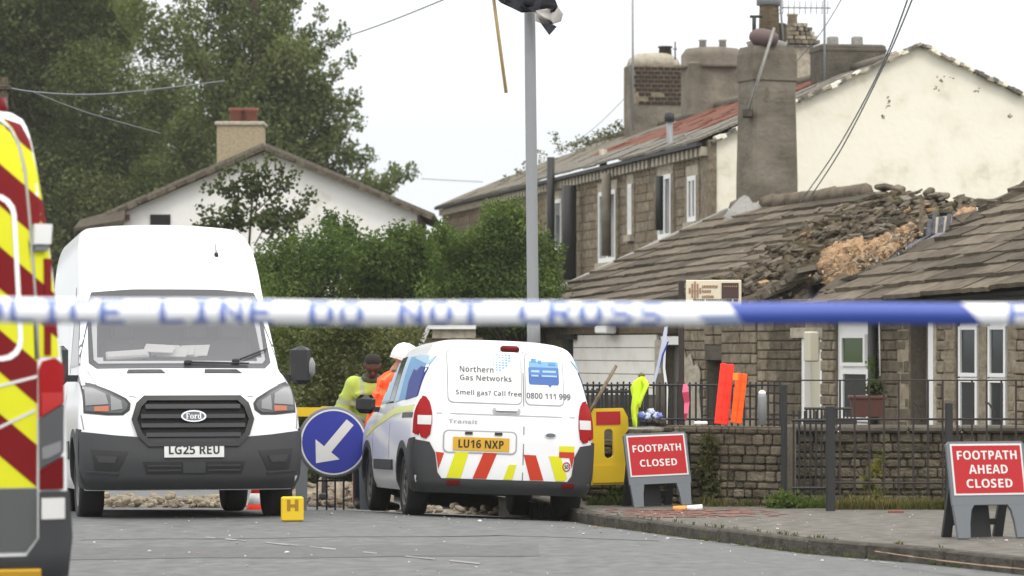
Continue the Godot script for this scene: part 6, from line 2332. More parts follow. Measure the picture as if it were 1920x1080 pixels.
# ---------------------------------------------------------------- the striped emergency van at the left edge
func rescue_van() -> void:
	var sh := Shell.new()
	sh.keys = [[0.36, 5.3, 0.1, 0.3, 0.06, 0.02, 0.16, 0.96], [0.5, 5.4, 0.1, 0.3, 0.0, 0.02, 0.15, 1.0], [0.85, 5.4, 0.1, 0.3, 0.0, 0.02, 0.14, 1.0], [1.2, 5.0, 0.1, 0.3, 0.0, 0.02, 0.13, 0.99], [1.55, 4.4, 0.1, 0.25, 0.02, 0.02, 0.13, 0.965], [2.0, 3.8, 0.1, 0.2, 0.05, 0.02, 0.13, 0.915], [2.3, 3.5, 0.1, 0.2, 0.09, 0.02, 0.14, 0.87], [2.5, 3.2, 0.1, 0.25, 0.13, 0.03, 0.16, 0.835], [2.6, 3.0, 0.1, 0.3, 0.18, 0.03, 0.2, 0.805], [2.66, 2.7, 0.1, 0.4, 0.28, 0.05, 0.3, 0.74], [2.69, 2.5, 0.1, 0.4, 0.45, 0.05, 0.3, 0.6]]
	var van := thing("emergency_van", "tall van at the left edge with red and yellow striped rear doors", "van", Vector3(-3.09, 0.09, -15.03))
	van.rotation_degrees = Vector3(0, 190.5, 0)
	var wz := [1.1, 4.5]
	var cut := func(face: String, c: Vector3) -> bool:
		if face == "left" or face == "right":
			for z in wz:
				if Vector2(c.z - z, c.y - 0.36).length() < 0.42:
					return true
		return false
	obj("body", shell_body(sh, 0.38, 2.69, cut, 60), M.white_paint, van)
	for x in [-0.84, 0.84]:
		for z in wz:
			add_wheel(van, x, z, 0.35, 0.24)
	for f in ["left", "right"]:
		for z in wz:
			arch_lip(van, sh, f, z, 0.36, 0.42, M.white_paint, 0.05)
	var st := new_st()
	box(st, Vector3(0, 0.5, 2.6), Vector3(1.3, 0.3, 4.8))
	obj("chassis", st, M.void, van)
	# the doors: stripes are cut to each door's outline
	var lamp_l := -0.85
	for side in 2:
		var door := poly([[-0.005, 0.84], [-0.848, 0.84], [-0.852, 1.45], [-0.845, 1.65], [-0.82, 2.0], [-0.79, 2.35], [-0.76, 2.48], [-0.72, 2.55], [-0.66, 2.6], [-0.005, 2.615]])
		var pillar := poly([[-0.862, 1.46], [-0.955, 1.46], [-0.935, 1.75], [-0.895, 2.1], [-0.855, 2.35], [-0.82, 2.5], [-0.78, 2.58], [-0.70, 2.605], [-0.74, 2.56], [-0.775, 2.49], [-0.805, 2.36], [-0.835, 2.0], [-0.858, 1.65]])
		if side == 1:
			door = mirror(door)
			pillar = mirror(pillar)
		for v in [door, pillar]:
			if Geometry2D.is_polygon_clockwise(v):
				v.reverse()
		var dm := skin(sh, "rear", door, 0.006, M.chev_yellow, van, "rear_door", 0.012, 0.08)
		var pm := skin(sh, "rear", pillar, 0.004, M.chev_yellow, van, "rear_pillar", 0.006, 0.05)
		for k in 12:
			var y := 0.485 - 0.55 + k * 0.397 + 0.0
			var sg := -1.0 if side == 0 else 1.0
			# bands fall away from the middle: height at |x| is y0 - 0.86 |x|
			var o := poly([[0, y + 0.45], [sg * 1.1, y + 0.45 - 0.95], [sg * 1.1, y + 0.65 - 0.95], [0, y + 0.65]])
			if Geometry2D.is_polygon_clockwise(o):
				o.reverse()
			for piece in Geometry2D.intersect_polygons(o, door):
				skin(sh, "rear", piece, 0.0085, M.chev_deep, dm, "red_stripe", 0.002, 0.08)
			for piece in Geometry2D.intersect_polygons(o, pillar):
				skin(sh, "rear", piece, 0.0065, M.chev_deep, pm, "red_stripe", 0.002, 0.05)
		# window outline, grooves
		var sgn := 1.0 if side == 1 else -1.0
		var wo := PackedVector2Array()
		for q in round_rect(0.12, 1.44, 0.79, 2.24, 0.1):
			wo.append(Vector2(q.x * sgn - sgn * (q.y - 1.44) * 0.05, q.y))
		var wi := PackedVector2Array()
		for q in round_rect(0.143, 1.463, 0.768, 2.217, 0.09):
			wi.append(Vector2(q.x * sgn - sgn * (q.y - 1.44) * 0.05, q.y))
		for v in [wo, wi]:
			if Geometry2D.is_polygon_clockwise(v):
				v.reverse()
		skin(sh, "rear", wo, 0.012, M.white, dm, "window_surround", 0.006, 0.1, wi)
		for q in [[[0.05, 1.16], [0.85, 1.36], [0.85, 1.375], [0.05, 1.175]], [[0.05, 0.99], [0.55, 1.06], [0.84, 1.20], [0.84, 1.215], [0.55, 1.075], [0.05, 1.005]]]:
			var o := PackedVector2Array()
			for v in q:
				o.append(Vector2(v[0] * sgn, v[1]))
			if Geometry2D.is_polygon_clockwise(o):
				o.reverse()
			skin(sh, "rear", o, 0.0105, M.plate_white, dm, "door_crease", 0.004, 0.1)
		# rubber seal lines beside the door
		var seal := [[-0.664, 2.608], [-0.725, 2.557], [-0.766, 2.486], [-0.796, 2.355], [-0.827, 2.0], [-0.85, 1.65], [-0.857, 1.45]]
		var sp := []
		for q in seal:
			sp.append(sh.pt("rear", q[0] if side == 0 else -q[0], q[1]) + Vector3(0, 0, -0.004))
		st = new_st(true)
		tube(st, sp, 0.008, 6)
		obj("door_seal", st, M.grey_line, van)
		st = new_st(true)
		var sp2 := []
		for v in sp:
			sp2.append(v + Vector3(sgn * -0.012, 0, -0.002))
		tube(st, sp2, 0.005, 6)
		obj("door_gap", st, M.ink, van)
		# hinge, lamp, panel
		skin(sh, "rear", rect(minf(sgn * 0.83, sgn * 0.895), 1.995, maxf(sgn * 0.83, sgn * 0.895), 2.09), 0.04, M.plate_white, van, "hinge", 0.05, 0.05)
		skin(sh, "rear", rect(minf(sgn * 0.835, sgn * 0.89), 1.965, maxf(sgn * 0.835, sgn * 0.89), 1.99), 0.03, M.sign_grey, van, "hinge_pin", 0.04, 0.05)
		skin(sh, "rear", rect(minf(sgn * 0.885, sgn * 0.915), 1.47, maxf(sgn * 0.885, sgn * 0.915), 1.93), 0.012, M.chev_deep, pm, "red_strip", 0.012, 0.08)
		var parts := [["tail_light", "lamp_red", [[0.858, 1.40], [0.875, 1.44], [0.93, 1.455], [0.965, 1.42], [0.968, 1.24], [0.86, 1.17]]], ["lamp_band", "lamp_grey", [[0.86, 1.165], [0.968, 1.235], [0.968, 1.01], [0.95, 0.98], [0.862, 0.93]]], ["lamp_lower", "lamp_dark_red", [[0.862, 0.925], [0.968, 0.985], [0.968, 0.83], [0.862, 0.83]]]]
		for q in parts:
			var o := PackedVector2Array()
			for v in q[2]:
				o.append(Vector2(v[0] * sgn, v[1]))
			if Geometry2D.is_polygon_clockwise(o):
				o.reverse()
			skin(sh, "rear", o, 0.02, M[q[1]], van, q[0], 0.03, 0.04)
		var lo := PackedVector2Array()
		for v in [[0.87, 1.03], [0.955, 1.06], [0.955, 1.01], [0.9, 0.98], [0.87, 0.975]]:
			lo.append(Vector2(v[0] * sgn, v[1]))
		if Geometry2D.is_polygon_clockwise(lo):
			lo.reverse()
		skin(sh, "rear", lo, 0.024, M.lamp_clear, van, "lamp_lens", 0.01, 0.04)
		var lr := PackedVector2Array()
		for v in [[0.868, 1.29], [0.96, 1.29], [0.96, 1.238], [0.868, 1.18]]:
			lr.append(Vector2(v[0] * sgn, v[1]))
		if Geometry2D.is_polygon_clockwise(lr):
			lr.reverse()
		skin(sh, "rear", lr, 0.023, mat("lamp_bright", 0.4, 0.012, 0.01, 0.3), van, "brake_lens", 0.008, 0.04)
		var df := PackedVector2Array()
		for v in [[0.0, 0.835], [0.85, 0.835], [0.85, 0.6], [0.8, 0.535], [0.0, 0.53]]:
			df.append(Vector2(v[0] * sgn, v[1]))
		if Geometry2D.is_polygon_clockwise(df):
			df.reverse()
		skin(sh, "rear", df, 0.008, mat("door_grey", 0.075, 0.078, 0.08, 0.55), van, "lower_door", 0.01, 0.08)
		var be := PackedVector2Array()
		for v in [[0.862, 0.82], [0.985, 0.82], [0.995, 0.6], [0.98, 0.42], [0.0, 0.42], [0.0, 0.51], [0.8, 0.515], [0.862, 0.6]]:
			be.append(Vector2(v[0] * sgn, v[1]))
		if Geometry2D.is_polygon_clockwise(be):
			be.reverse()
		skin(sh, "rear", be, 0.03, M.bumper_plastic, van, "bumper", 0.04, 0.06)
		skin(sh, "rear", rect(minf(sgn * 0.865, sgn * 0.965), 0.69, maxf(sgn * 0.865, sgn * 0.965), 0.79), 0.035, M.plate_white, van, "marker_plate", 0.01, 0.06)
		skin(sh, "rear", rect(minf(sgn * 0.3, sgn * 0.86), 0.4, maxf(sgn * 0.3, sgn * 0.86), 0.465), 0.05, M.plate_yellow, van, "number_plate", 0.02, 0.1)
	# roof beacon
	st = new_st(true)
	lathe(st, [[0.07, 0], [0.07, 0.06], [0.045, 0.07], [0.045, 0.16], [0.03, 0.18]], Vector3(-0.6, 2.66, 0.6), Basis(), 14)
	obj("beacon", st, M.sign_grey, van)
	st = new_st(true)
	lathe(st, [[0.075, 0], [0.06, 0.08]], Vector3(-0.66, 2.655, 0.6), Basis(), 14)
	obj("beacon_lens", st, M.lamp_dark_red, van)

# ---------------------------------------------------------------- the two workers
func person(label: String, at: Vector3, turn: float, lean: float, shirt: Color, band: Color, skin: Color, drop: float) -> Node3D:
	var t := thing("person", label, "person", at, turn, "")
	var L := func(x: float, y: float, z: float) -> Vector3:      # lean forward from the hips
		if y <= 0.9:
			return Vector3(x, y, z)
		var h := y - 0.9
		return Vector3(x, 0.9 + h * cos(lean) - z * sin(lean), h * sin(lean) + z * cos(lean))
	var trouser := Color(0.02, 0.025, 0.045)
	var boot := Color(0.02, 0.018, 0.015)
	var caps := []
	for s in [-1, 1]:
		caps.append_array([[L.call(s * 0.1, 0.9, 0), Vector3(s * 0.11, 0.5, 0.03), 0.105, 0.075, "t"], [Vector3(s * 0.11, 0.5, 0.03), Vector3(s * 0.12, 0.1, -0.02), 0.075, 0.055, "t"], [Vector3(s * 0.12, 0.06, -0.04), Vector3(s * 0.13, 0.04, 0.15), 0.05, 0.04, "b"]])
		caps.append_array([[L.call(s * 0.19, 1.37, 0), L.call(s * 0.3, 1.12, 0.06), 0.092, 0.082, "j"], [L.call(s * 0.3, 1.12, 0.06), L.call(s * 0.2, 1.0 - drop, 0.27), 0.08, 0.06, "j"]])
		caps.append_array([[L.call(s * 0.08, 1.0, 0), L.call(s * 0.09, 1.3, 0.01), 0.135, 0.13, "j"], [L.call(s * 0.09, 1.3, 0.0), L.call(s * 0.18, 1.39, -0.01), 0.125, 0.085, "j"]])
	caps.append_array([[L.call(0, 0.9, 0), L.call(0, 1.33, 0), 0.17, 0.165, "j"], [L.call(0, 1.4, 0), L.call(0, 1.52, 0.02), 0.075, 0.058, "s"]])
	var inv := func(v: Vector3) -> float:     # height along the leaning back
		return 0.9 + (v.y - 0.9) * cos(lean) + v.z * sin(lean)
	var tint := func(v: Vector3, k: String) -> Color:
		if k == "j":
			var h: float = inv.call(v)
			if (h > 1.02 and h < 1.08) or (h > 1.2 and h < 1.26):
				return band
			if h > 1.26 and absf(absf(v.x) - 0.11) < 0.024:
				return band
			return shirt
		return {"t": trouser, "b": boot, "s": skin}[k]
	var st := new_st(true)
	# folds across chest and sleeves
	var fold := []
	for i in 9:
		var h := 0.98 + i * 0.045
		var a: float = -0.16 + 0.05 * sin(i * 2.3)
		fold.append([L.call(a, h, 0.135 + 0.01 * sin(i)), L.call(a + 0.22 + 0.06 * sin(i * 1.3), h + 0.05 * sin(i * 1.9), 0.15), 0.016, 0.012, "j"])
		fold.append([L.call(a, h, -0.15), L.call(a + 0.25, h + 0.05 * cos(i * 1.7), -0.155), 0.016, 0.012, "j"])
	for s in [-1, 1]:
		for i in 3:
			fold.append([L.call(s * (0.2 + i * 0.03), 1.3 - i * 0.07, 0.08), L.call(s * (0.34 + i * 0.02), 1.27 - i * 0.07, 0.04), 0.018, 0.014, "j"])
	caps.append_array(fold)
	st = new_st(true)
	flesh(st, caps, 0.018, 0.035, tint)
	# head, on a finer grid
	var tilt: float = lean + 0.25
	var hc: Vector3 = L.call(0, 1.62, 0.03)
	var H := func(x: float, y: float, z: float) -> Vector3:
		return hc + Vector3(x, y * cos(tilt) - z * sin(tilt), y * sin(tilt) + z * cos(tilt))
	var hd := [[H.call(0, 0.03, -0.015), H.call(0, 0.02, 0.015), 0.085, 0.082, "s"], [H.call(0, -0.03, 0.03), H.call(0, -0.08, 0.045), 0.062, 0.045, "s"], [H.call(0, 0.0, 0.085), H.call(0, -0.03, 0.11), 0.012, 0.017, "s"], [H.call(0, -0.14, -0.02), H.call(0, -0.05, -0.01), 0.055, 0.055, "s"], [H.call(-0.02, -0.065, 0.085), H.call(0.02, -0.065, 0.085), 0.012, 0.012, "l"]]
	for s in [-1, 1]:
		hd.append([H.call(s * 0.085, 0.01, 0.0), H.call(s * 0.088, -0.03, 0.005), 0.016, 0.012, "s"])
		hd.append([H.call(s * 0.015, 0.03, 0.085), H.call(s * 0.05, 0.032, 0.075), 0.013, 0.01, "s"])
		hd.append([H.call(s * 0.032, 0.008, 0.082), H.call(s * 0.034, 0.008, 0.083), 0.011, 0.011, "e"])
	flesh(st, hd, 0.008, 0.018, func(_v: Vector3, k: String) -> Color:
		return {"s": skin, "l": skin * Color(0.8, 0.55, 0.55), "e": Color(0.02, 0.015, 0.012)}[k])
	# hands with five fingers
	for s in [-1, 1]:
		var w: Vector3 = L.call(s * 0.2, 1.0 - drop, 0.27)
		var f: Vector3 = (w - L.call(s * 0.29, 1.12, 0.06)).normalized()
		var side: Vector3 = f.cross(Vector3.UP).normalized() * s
		var up: Vector3 = side.cross(f).normalized()
		var hh := [[w, w + f * 0.08, 0.028, 0.034, "s"]]
		for i in 4:
			var o: Vector3 = w + f * 0.085 + side * (i - 1.5) * 0.021
			var l: float = [0.066, 0.076, 0.072, 0.055][i]
			var mid := o + f * l * 0.6 - Vector3(0, 0.012, 0)
			hh.append([o - f * 0.02, mid, 0.0095, 0.009, "s"])
			hh.append([mid, mid + f * l * 0.35 - Vector3(0, 0.03, 0), 0.009, 0.008, "s"])
		hh.append([w + f * 0.03 - side * 0.025, w + f * 0.07 - side * 0.052 - Vector3(0, 0.01, 0), 0.012, 0.009, "s"])
		flesh(st, hh, 0.006, 0.008, func(_v: Vector3, _k: String) -> Color: return skin)
	obj("body", st, M.vc, t)
	t.set_meta("head", [hc, tilt])
	var col := new_st(true)
	var cpts := []
	for i in 11:
		var a := lerpf(-2.6, 2.6, i / 10.0) 
		cpts.append(L.call(sin(a) * 0.085, 1.47 + 0.0 * i, cos(a) * 0.075 + 0.015))
	tube(col, cpts, 0.03, 7)
	obj("collar", col, M.vc_dark, t)
	return t

func people() -> void:
	mat("vc_dark", 0.05, 0.055, 0.03, 0.8)
	var x := (690 - 960) / F * 34.2
	var p := person("worker in a yellow high-visibility jacket with short dark hair, looking down", Vector3(x - 0.0, road_y(x, 34.4) + 0.02, -34.5), 0.15, 0.42, Color(0.42, 0.52, 0.09), Color(0.36, 0.4, 0.25), Color(0.075, 0.035, 0.022), 0.08)
	var hd: Array = p.get_meta("head")
	var st := new_st(true)
	var b := Basis(Vector3(1, 0, 0), hd[1])
	lathe(st, [[0.086, 0.062], [0.088, 0.07], [0.078, 0.095], [0.05, 0.114], [0.005, 0.12]], hd[0] + b * Vector3(0, 0, -0.012), b, 18)
	lathe(st, [[0.088, 0.08], [0.092, 0.03], [0.084, -0.03]], hd[0] + b * Vector3(0, 0, -0.034), b.scaled_local(Vector3(0.95, 1, 0.75)), 18)
	obj("hair", st, mat("hair_dark", 0.012, 0.009, 0.007, 0.95), p)
	p.remove_meta("head")
	x = (714 - 960) / F * 33.8
	p = person("worker in an orange jacket and white hard hat, standing beside the small van", Vector3(x, road_y(x, 33.8) + 0.02, -33.8), 1.75, 0.3, Color(1.0, 0.1, 0.015), Color(0.8, 0.2, 0.06), Color(0.4, 0.2, 0.13), 0.02)
	hd = p.get_meta("head")
	b = Basis(Vector3(1, 0, 0), hd[1] - 0.2)
	st = new_st(true)
	lathe(st, [[0.135, -0.01], [0.137, 0.03], [0.13, 0.08], [0.108, 0.13], [0.06, 0.168], [0.005, 0.178]], hd[0] + b * Vector3(0, 0.005, 0), b.scaled_local(Vector3(0.95, 1.05, 1.1)), 22)
	var hat := obj("hard_hat", st, M.white, p)
	st = new_st(true)
	lathe(st, [[0.13, 0.006], [0.146, 0.0], [0.146, -0.006], [0.12, -0.002]], hd[0] + b * Vector3(0, -0.004, 0.014), b.scaled_local(Vector3(0.9, 1, 1.15)), 22)
	obj("brim", st, M.white, hat)
	p.remove_meta("head")

# ---------------------------------------------------------------- signs, barriers, lamp post
func a_frame(called: String, label: String, at: Vector3, turn: float, roll: float, low: float, lines: Array) -> Node3D:
	var t := thing(called, label, "sign", at, turn, "red footpath signs on grey frames")
	t.rotation.z = roll
	var b := Basis(Vector3(1, 0, 0), -0.22)
	var o := Transform3D(b, Vector3(0, 0, 0.1))
	for s in [-1, 1]:                # two shaped legs
		var st := new_st()
		prism(st, poly([[s * 0.3, 0.0], [s * 0.2, 0.0], [s * 0.19, 0.12], [s * 0.17, 0.22], [s * 0.12, 0.29], [s * 0.12, 0.34], [s * 0.325, 0.34]]), o, 0.035)
		obj("leg", st, M.sign_grey, t)
	var st := new_st()
	prism(st, poly([[-0.325, 0.28], [0.325, 0.28], [0.325, 0.335], [-0.325, 0.335]]), o * Transform3D(Basis(), Vector3(0, 0, 0.003)), 0.03)
	prism(st, poly([[-0.325, 0.31], [0.325, 0.31], [0.33, 0.79], [0.31, 0.81], [-0.31, 0.81], [-0.33, 0.79]]), o * Transform3D(Basis(), Vector3(0, -low, 0.006)), 0.03)
	obj("frame", st, M.sign_grey, t)
	var back := Transform3D(Basis(Vector3(1, 0, 0), 0.3), Vector3(0, 0, -0.28))
	st = new_st()
	for s in [-1, 1]:
		prism(st, poly([[s * 0.26, 0.0], [s * 0.18, 0.0], [s * 0.2, 0.75], [s * 0.26, 0.75]]), back, 0.03)
	prism(st, poly([[-0.2, 0.1], [0.2, 0.1], [0.2, 0.15], [-0.2, 0.15]]), back * Transform3D(Basis(), Vector3(0, 0, 0.002)), 0.026)
	obj("back_leg", st, M.bumper_plastic, t)
	st = new_st()
	prism(st, poly([[-0.16, 0.0], [0.08, 0.0], [0.05, 0.5], [-0.1, 0.5]]), Transform3D(Basis(Vector3(1, 0, 0), -0.1), Vector3(0.0, 0.0, -0.1)), 0.02)
	obj("weight_bag", st, M.ink, t)
	o = o * Transform3D(Basis(), Vector3(0, -low, 0))
	st = new_st()
	prism(st, rect(-0.305, 0.385, 0.305, 0.79), o * Transform3D(Basis(), Vector3(0, 0, 0.036)), 0.006)
	var plate := obj("plate", st, M.plate_white, t)
	st = new_st()
	prism(st, rect(-0.29, 0.4, 0.29, 0.775), o * Transform3D(Basis(), Vector3(0, 0, 0.0425)), 0.002)
	obj("plate_face", st, M.sign_red, plate)
	for i in lines.size():
		letters(lines[i][0], o * Transform3D(Basis(), Vector3(0, lines[i][2], 0.046)), lines[i][1], 0.07, M.plate_white, plate, "lettering", false, true)
	return t

func holed(st: SurfaceTool, outer: PackedVector2Array, hole: PackedVector2Array, xf: Transform3D, d: float) -> void:
	var c := Vector2.ZERO
	for v in hole:
		c += v / hole.size()
	for half in [rect(-9, -9, c.x, 9), rect(c.x, -9, 9, 9)]:
		for piece in Geometry2D.intersect_polygons(outer, half):
			for q in Geometry2D.clip_polygons(piece, hole):
				prism(st, q, xf, d)

func barrier(label: String, at: Vector3, turn: float, roll := 0.0) -> Node3D:
	var t := thing("barrier", label, "barrier", at, turn, "yellow plastic roadworks barriers")
	t.rotation.z = roll
	var st := new_st()
	var outer := poly([[-0.19, 0.0], [0.19, 0.0], [0.2, 0.06], [0.2, 0.3], [0.165, 0.34], [0.165, 0.5], [0.2, 0.54], [0.195, 0.66], [0.15, 0.75], [-0.15, 0.75], [-0.185, 0.68], [-0.2, 0.54], [-0.2, 0.06]])
	holed(st, outer, round_rect(-0.045, 0.26, 0.045, 0.55, 0.04), Transform3D(), 0.07)
	obj("panel", st, M.barrier_yellow, t)
	st = new_st()
	prism(st, poly([[-0.165, 0.02], [0.165, 0.02], [0.165, 0.19], [-0.165, 0.19]]), Transform3D(Basis(), Vector3(0, 0, 0.071)), 0.012)
	obj("foot_panel", st, M.barrier_yellow, t)
	st = new_st()
	prism(st, rect(-0.12, 0.59, 0.12, 0.72), Transform3D(Basis(), Vector3(0, 0, 0.071)), 0.006)
	obj("reflector", st, M.sign_red, t)
	for y in [0.12, 0.6]:
		st = new_st()
		bbox(st, Vector3(-0.225, y, 0.035), Vector3(0.06, 0.12, 0.05), 0.012)
		obj("hinge", st, M.barrier_yellow, t)
	return t

func signs() -> void:
	var d := 24.9
	a_frame("footpath_sign", "red footpath ahead closed sign on a grey A-frame at the right edge", Vector3((1850 - 960) / F * d, pave_y(d) + 0.005, -d), 0.3, 0.0, 0.05, [["FOOTPATH", 0.51, 0.7], ["AHEAD", 0.33, 0.588], ["CLOSED", 0.39, 0.476]])
	d = 31.0
	a_frame("footpath_sign", "red footpath closed sign on a grey A-frame before the stone wall", Vector3((1233 - 960) / F * d, pave_y(d) + 0.005, -d), 0.36, 0.03, 0.09, [["FOOTPATH", 0.51, 0.66], ["CLOSED", 0.39, 0.515]])
	# round blue arrow sign
	d = 33.6
	var gx := (625 - 960) / F * d
	var t := thing("arrow_sign", "round blue sign with a white arrow pointing down left", "sign", Vector3(gx, road_y(gx, d), -d), 0.1)
	var cyy := 1.6 - (829 - 650) / F * d - road_y(gx, d)
	var xf := Transform3D(Basis(Vector3(1, 0, 0), -0.1), Vector3(0, cyy, 0.0))
	var st := new_st(true)
	lathe(st, [[0.3, -0.015], [0.372, -0.015], [0.376, 0.0], [0.36, 0.016], [0.3, 0.016]], xf.origin, xf.basis * Basis(Vector3(1, 0, 0), PI / 2), 40)
	obj("rim", st, M.sign_grey, t)
	st = new_st()
	prism(st, ellipse(0, 0, 0.345, 0.345, 48), xf * Transform3D(Basis(), Vector3(0, 0, 0.012)), 0.006)
	var plate := obj("plate", st, M.plate_white, t)
	st = new_st()
	prism(st, ellipse(0, 0, 0.328, 0.328, 48), xf * Transform3D(Basis(), Vector3(0, 0, 0.0185)), 0.002)
	obj("plate_face", st, M.sign_blue, plate)
	st = new_st()
	var arrow := PackedVector2Array()
	for q in [[-0.27, 0], [-0.08, 0.165], [-0.08, 0.048], [0.29, 0.048], [0.29, -0.048], [-0.08, -0.048], [-0.08, -0.165]]:
		arrow.append(Vector2(q[0], q[1]).rotated(deg_to_rad(50)))
	prism(st, arrow, xf * Transform3D(Basis(), Vector3(-0.01, -0.015, 0.021)), 0.002)
	obj("arrow", st, M.plate_white, plate)
	for s in [-1, 1]:
		st = new_st()
		prism(st, poly([[s * 0.40, -cyy], [s * 0.28, -cyy], [s * 0.27, -0.3], [s * 0.2, -0.2], [s * 0.38, 0.02]]), Transform3D(xf.basis, Vector3(0, cyy, -0.03)), 0.03)
		obj("leg", st, M.sign_grey, t)
	st = new_st()
	for x in [-0.16, -0.06, 0.03, 0.12]:
		box(st, Vector3(x, 0.2, -0.25), Vector3(0.02, 0.42, 0.02))
	box(st, Vector3(-0.02, 0.3, -0.25), Vector3(0.32, 0.02, 0.022))
	obj("back_leg", st, M.bumper_plastic, t)
	# barriers
	d = 31.6
	var bx := (1141 - 960) / F * d
	barrier("yellow plastic barrier end with red reflector standing beside the small van", Vector3(bx, 1.6 - (908 - 650) / F * d, -d), 0.12, 0.02)
	st = new_st()
	for q in [[1075, 920, 1110, 850], [1085, 925, 1118, 865]]:
		tube(st, [P(q[0], q[1], 31.5), P(q[2], q[3], 31.7)], 0.012, 5)
	var leg := thing("barrier_stand", "thin grey metal legs lying beside the yellow barrier", "stand", P(1095, 925, 31.5))
	wobj("rod", st, M.post_grey, leg)
	d = 36.0
	var k := 0
	for q in [[575, 764, 0.35], [640, 762, 0.3]]:
		bx = (q[0] - 960) / F * d
		var top: float = 1.6 - (q[1] - 650) / F * d
		var wide := thing("barrier", ["yellow barrier behind the round blue sign, next to the white panel van", "yellow barrier behind the round blue sign, below the worker in yellow"][k], "barrier", Vector3(bx, top - 1.0, -d), q[2] - 0.3, "yellow plastic roadworks barriers")
		st = new_st()
		var half := 0.27
		var body := poly([[-half, 0.6], [half, 0.6], [half, 0.96], [half - 0.05, 1.0], [-half + 0.05, 1.0], [-half, 0.96]])
		holed(st, body, round_rect(-0.17, 0.68, 0.17, 0.9, 0.04), Transform3D(), 0.06)
		obj("panel", st, M.barrier_yellow, wide)
		st = new_st()
		for s in [-1, 1]:
			bbox(st, Vector3(s * 0.2, 0.29, 0.03), Vector3(0.04, 0.62, 0.04), 0.008)
			bbox(st, Vector3(s * 0.2, 0.0, 0.03), Vector3(0.08, 0.06, 0.4), 0.01)
		obj("stand", st, M.bumper_plastic, wide)
		k += 1
	bx = (682 - 960) / F * 35.2
	var ob := thing("barrier", "orange barrier end between the blue sign and the small van", "barrier", Vector3(bx, 1.6 - (772 - 650) / F * 35.2 - 1.0, -35.2), -0.2)
	st = new_st()
	prism(st, poly([[-0.2, 0.62], [0.2, 0.55], [0.2, 0.82], [-0.05, 1.0], [-0.2, 1.0]]), Transform3D(), 0.05)
	bbox(st, Vector3(-0.1, 0.31, 0.02), Vector3(0.04, 0.66, 0.04), 0.008)
	obj("panel", st, M.barrier_orange, ob)
	# lamp post with the torn flag
	t = thing("lamp_post", "tall grey steel lamp post behind the small van", "lamp post", Vector3(P(1003, 0, 34).x, road_y(0.2, 34), -34))
	st = new_st(true)
	var foot := Vector3(P(1003, 0, 34).x, road_y(0.2, 34), -34)
	tube(st, [foot, P(1000, 640, 34), P(993, 0, 34), P(991, -180, 34)], 0.066, 20, 0.055)
	wobj("column", st, M.post_grey, t)
	st = new_st(true)
	tube(st, [P(991, -180, 34), P(985, -215, 34), P(950, -235, 34)], 0.04, 10)
	bbox(st, P(915, -238, 34), Vector3(0.5, 0.1, 0.2), 0.03)
	wobj("lantern", st, M.post_grey, t)
	st = new_st(true)
	tube(st, [P(1001, 660, 33.93), P(1000, 580, 33.93)], 0.07, 16)
	wobj("sleeve", st, M.post_grey, t)
	var f := thing("flag", "ragged dark flag with a pale corner and a bare wooden stick on the lamp post", "flag", P(960, 0, 33.8))
	st = new_st(true)
	tube(st, [P(922, -30, 33.8), P(927, 10, 33.8), P(949, 174, 33.8)], 0.018, 8)
	wobj("stick", st, mat("pale_wood", 0.42, 0.3, 0.14, 0.7), f)
	mat("flag_navy", 0.02, 0.021, 0.03, 0.85)
	mat("flag_pale", 0.4, 0.38, 0.36, 0.85)
	for q in [["flag_navy", [[918, -14], [940, 6], [962, 16], [978, 24], [1002, 22], [1020, 30], [1040, 22], [1046, 12], [1030, -30], [960, -40]]], ["flag_pale", [[1004, 20], [1004, 40], [1024, 48], [1040, 44], [1052, 40], [1056, 26], [1046, 12], [1024, 26]]], ["flag_navy", [[1014, 44], [1030, 66], [1044, 50], [1034, 44]]]]:
		st = new_st(true)
		var n: int = q[1].size()
		var mid := Vector2.ZERO
		for v in q[1]:
			mid += Vector2(v[0], v[1]) / n
		var rings := []
		for r in 6:
			var ring := []
			for j in n * 2:
				var v := Vector2(q[1][j / 2][0], q[1][j / 2][1])
				if j % 2:
					v = v.lerp(Vector2(q[1][(j / 2 + 1) % n][0], q[1][(j / 2 + 1) % n][1]), 0.5)
				v = mid.lerp(v, (r + 0.05) / 5.05)
				ring.append(P(v.x, v.y, 33.72 + 0.035 * sin(v.x * 0.16 + v.y * 0.05)))
			rings.append(ring)
		loft(st, rings, true, true)
		wobj("cloth", st, M[q[0]], f)
	# dark post with the notice board
	t = thing("notice_board", "small cream notice board on a dark post above the garden wall", "sign", P(1277, 790, 33.0))
	st = new_st()
	bbox(st, P(1277.5, 662, 33.0), Vector3(0.06, 1.5, 0.06), 0.01)
	wobj("post", st, M.iron_rust, t)
	st = new_st()
	bbox(st, P(1338, 556, 32.95), Vector3(0.57, 0.34, 0.03), 0.006)
	var bd := wobj("board", st, mat("board_cream", 0.66, 0.6, 0.46, 0.6), t)
	var z := 32.93
	st = new_st()
	box(st, P(1369, 545, z), Vector3(0.175, 0.16, 0.006))
	wobj("dark_square", st, mat("board_brown", 0.06, 0.03, 0.028, 0.6), bd)
	mat("board_tan", 0.33, 0.2, 0.12, 0.7)
	st = new_st()
	for i in 5:
		var w: float = [0.03, 0.075, 0.1, 0.075, 0.03][i]
		box(st, P(1293 + i * 5, 545, z), Vector3(0.018, w * 1.9, 0.005))
	box(st, P(1303, 545, z), Vector3(0.12, 0.012, 0.006))
	wobj("emblem", st, M.board_tan, bd)
	for q in [["Bolton", 1329, 537, 0.14], ["and", 1322, 546, 0.07], ["Square", 1327, 556, 0.12]]:
		pass
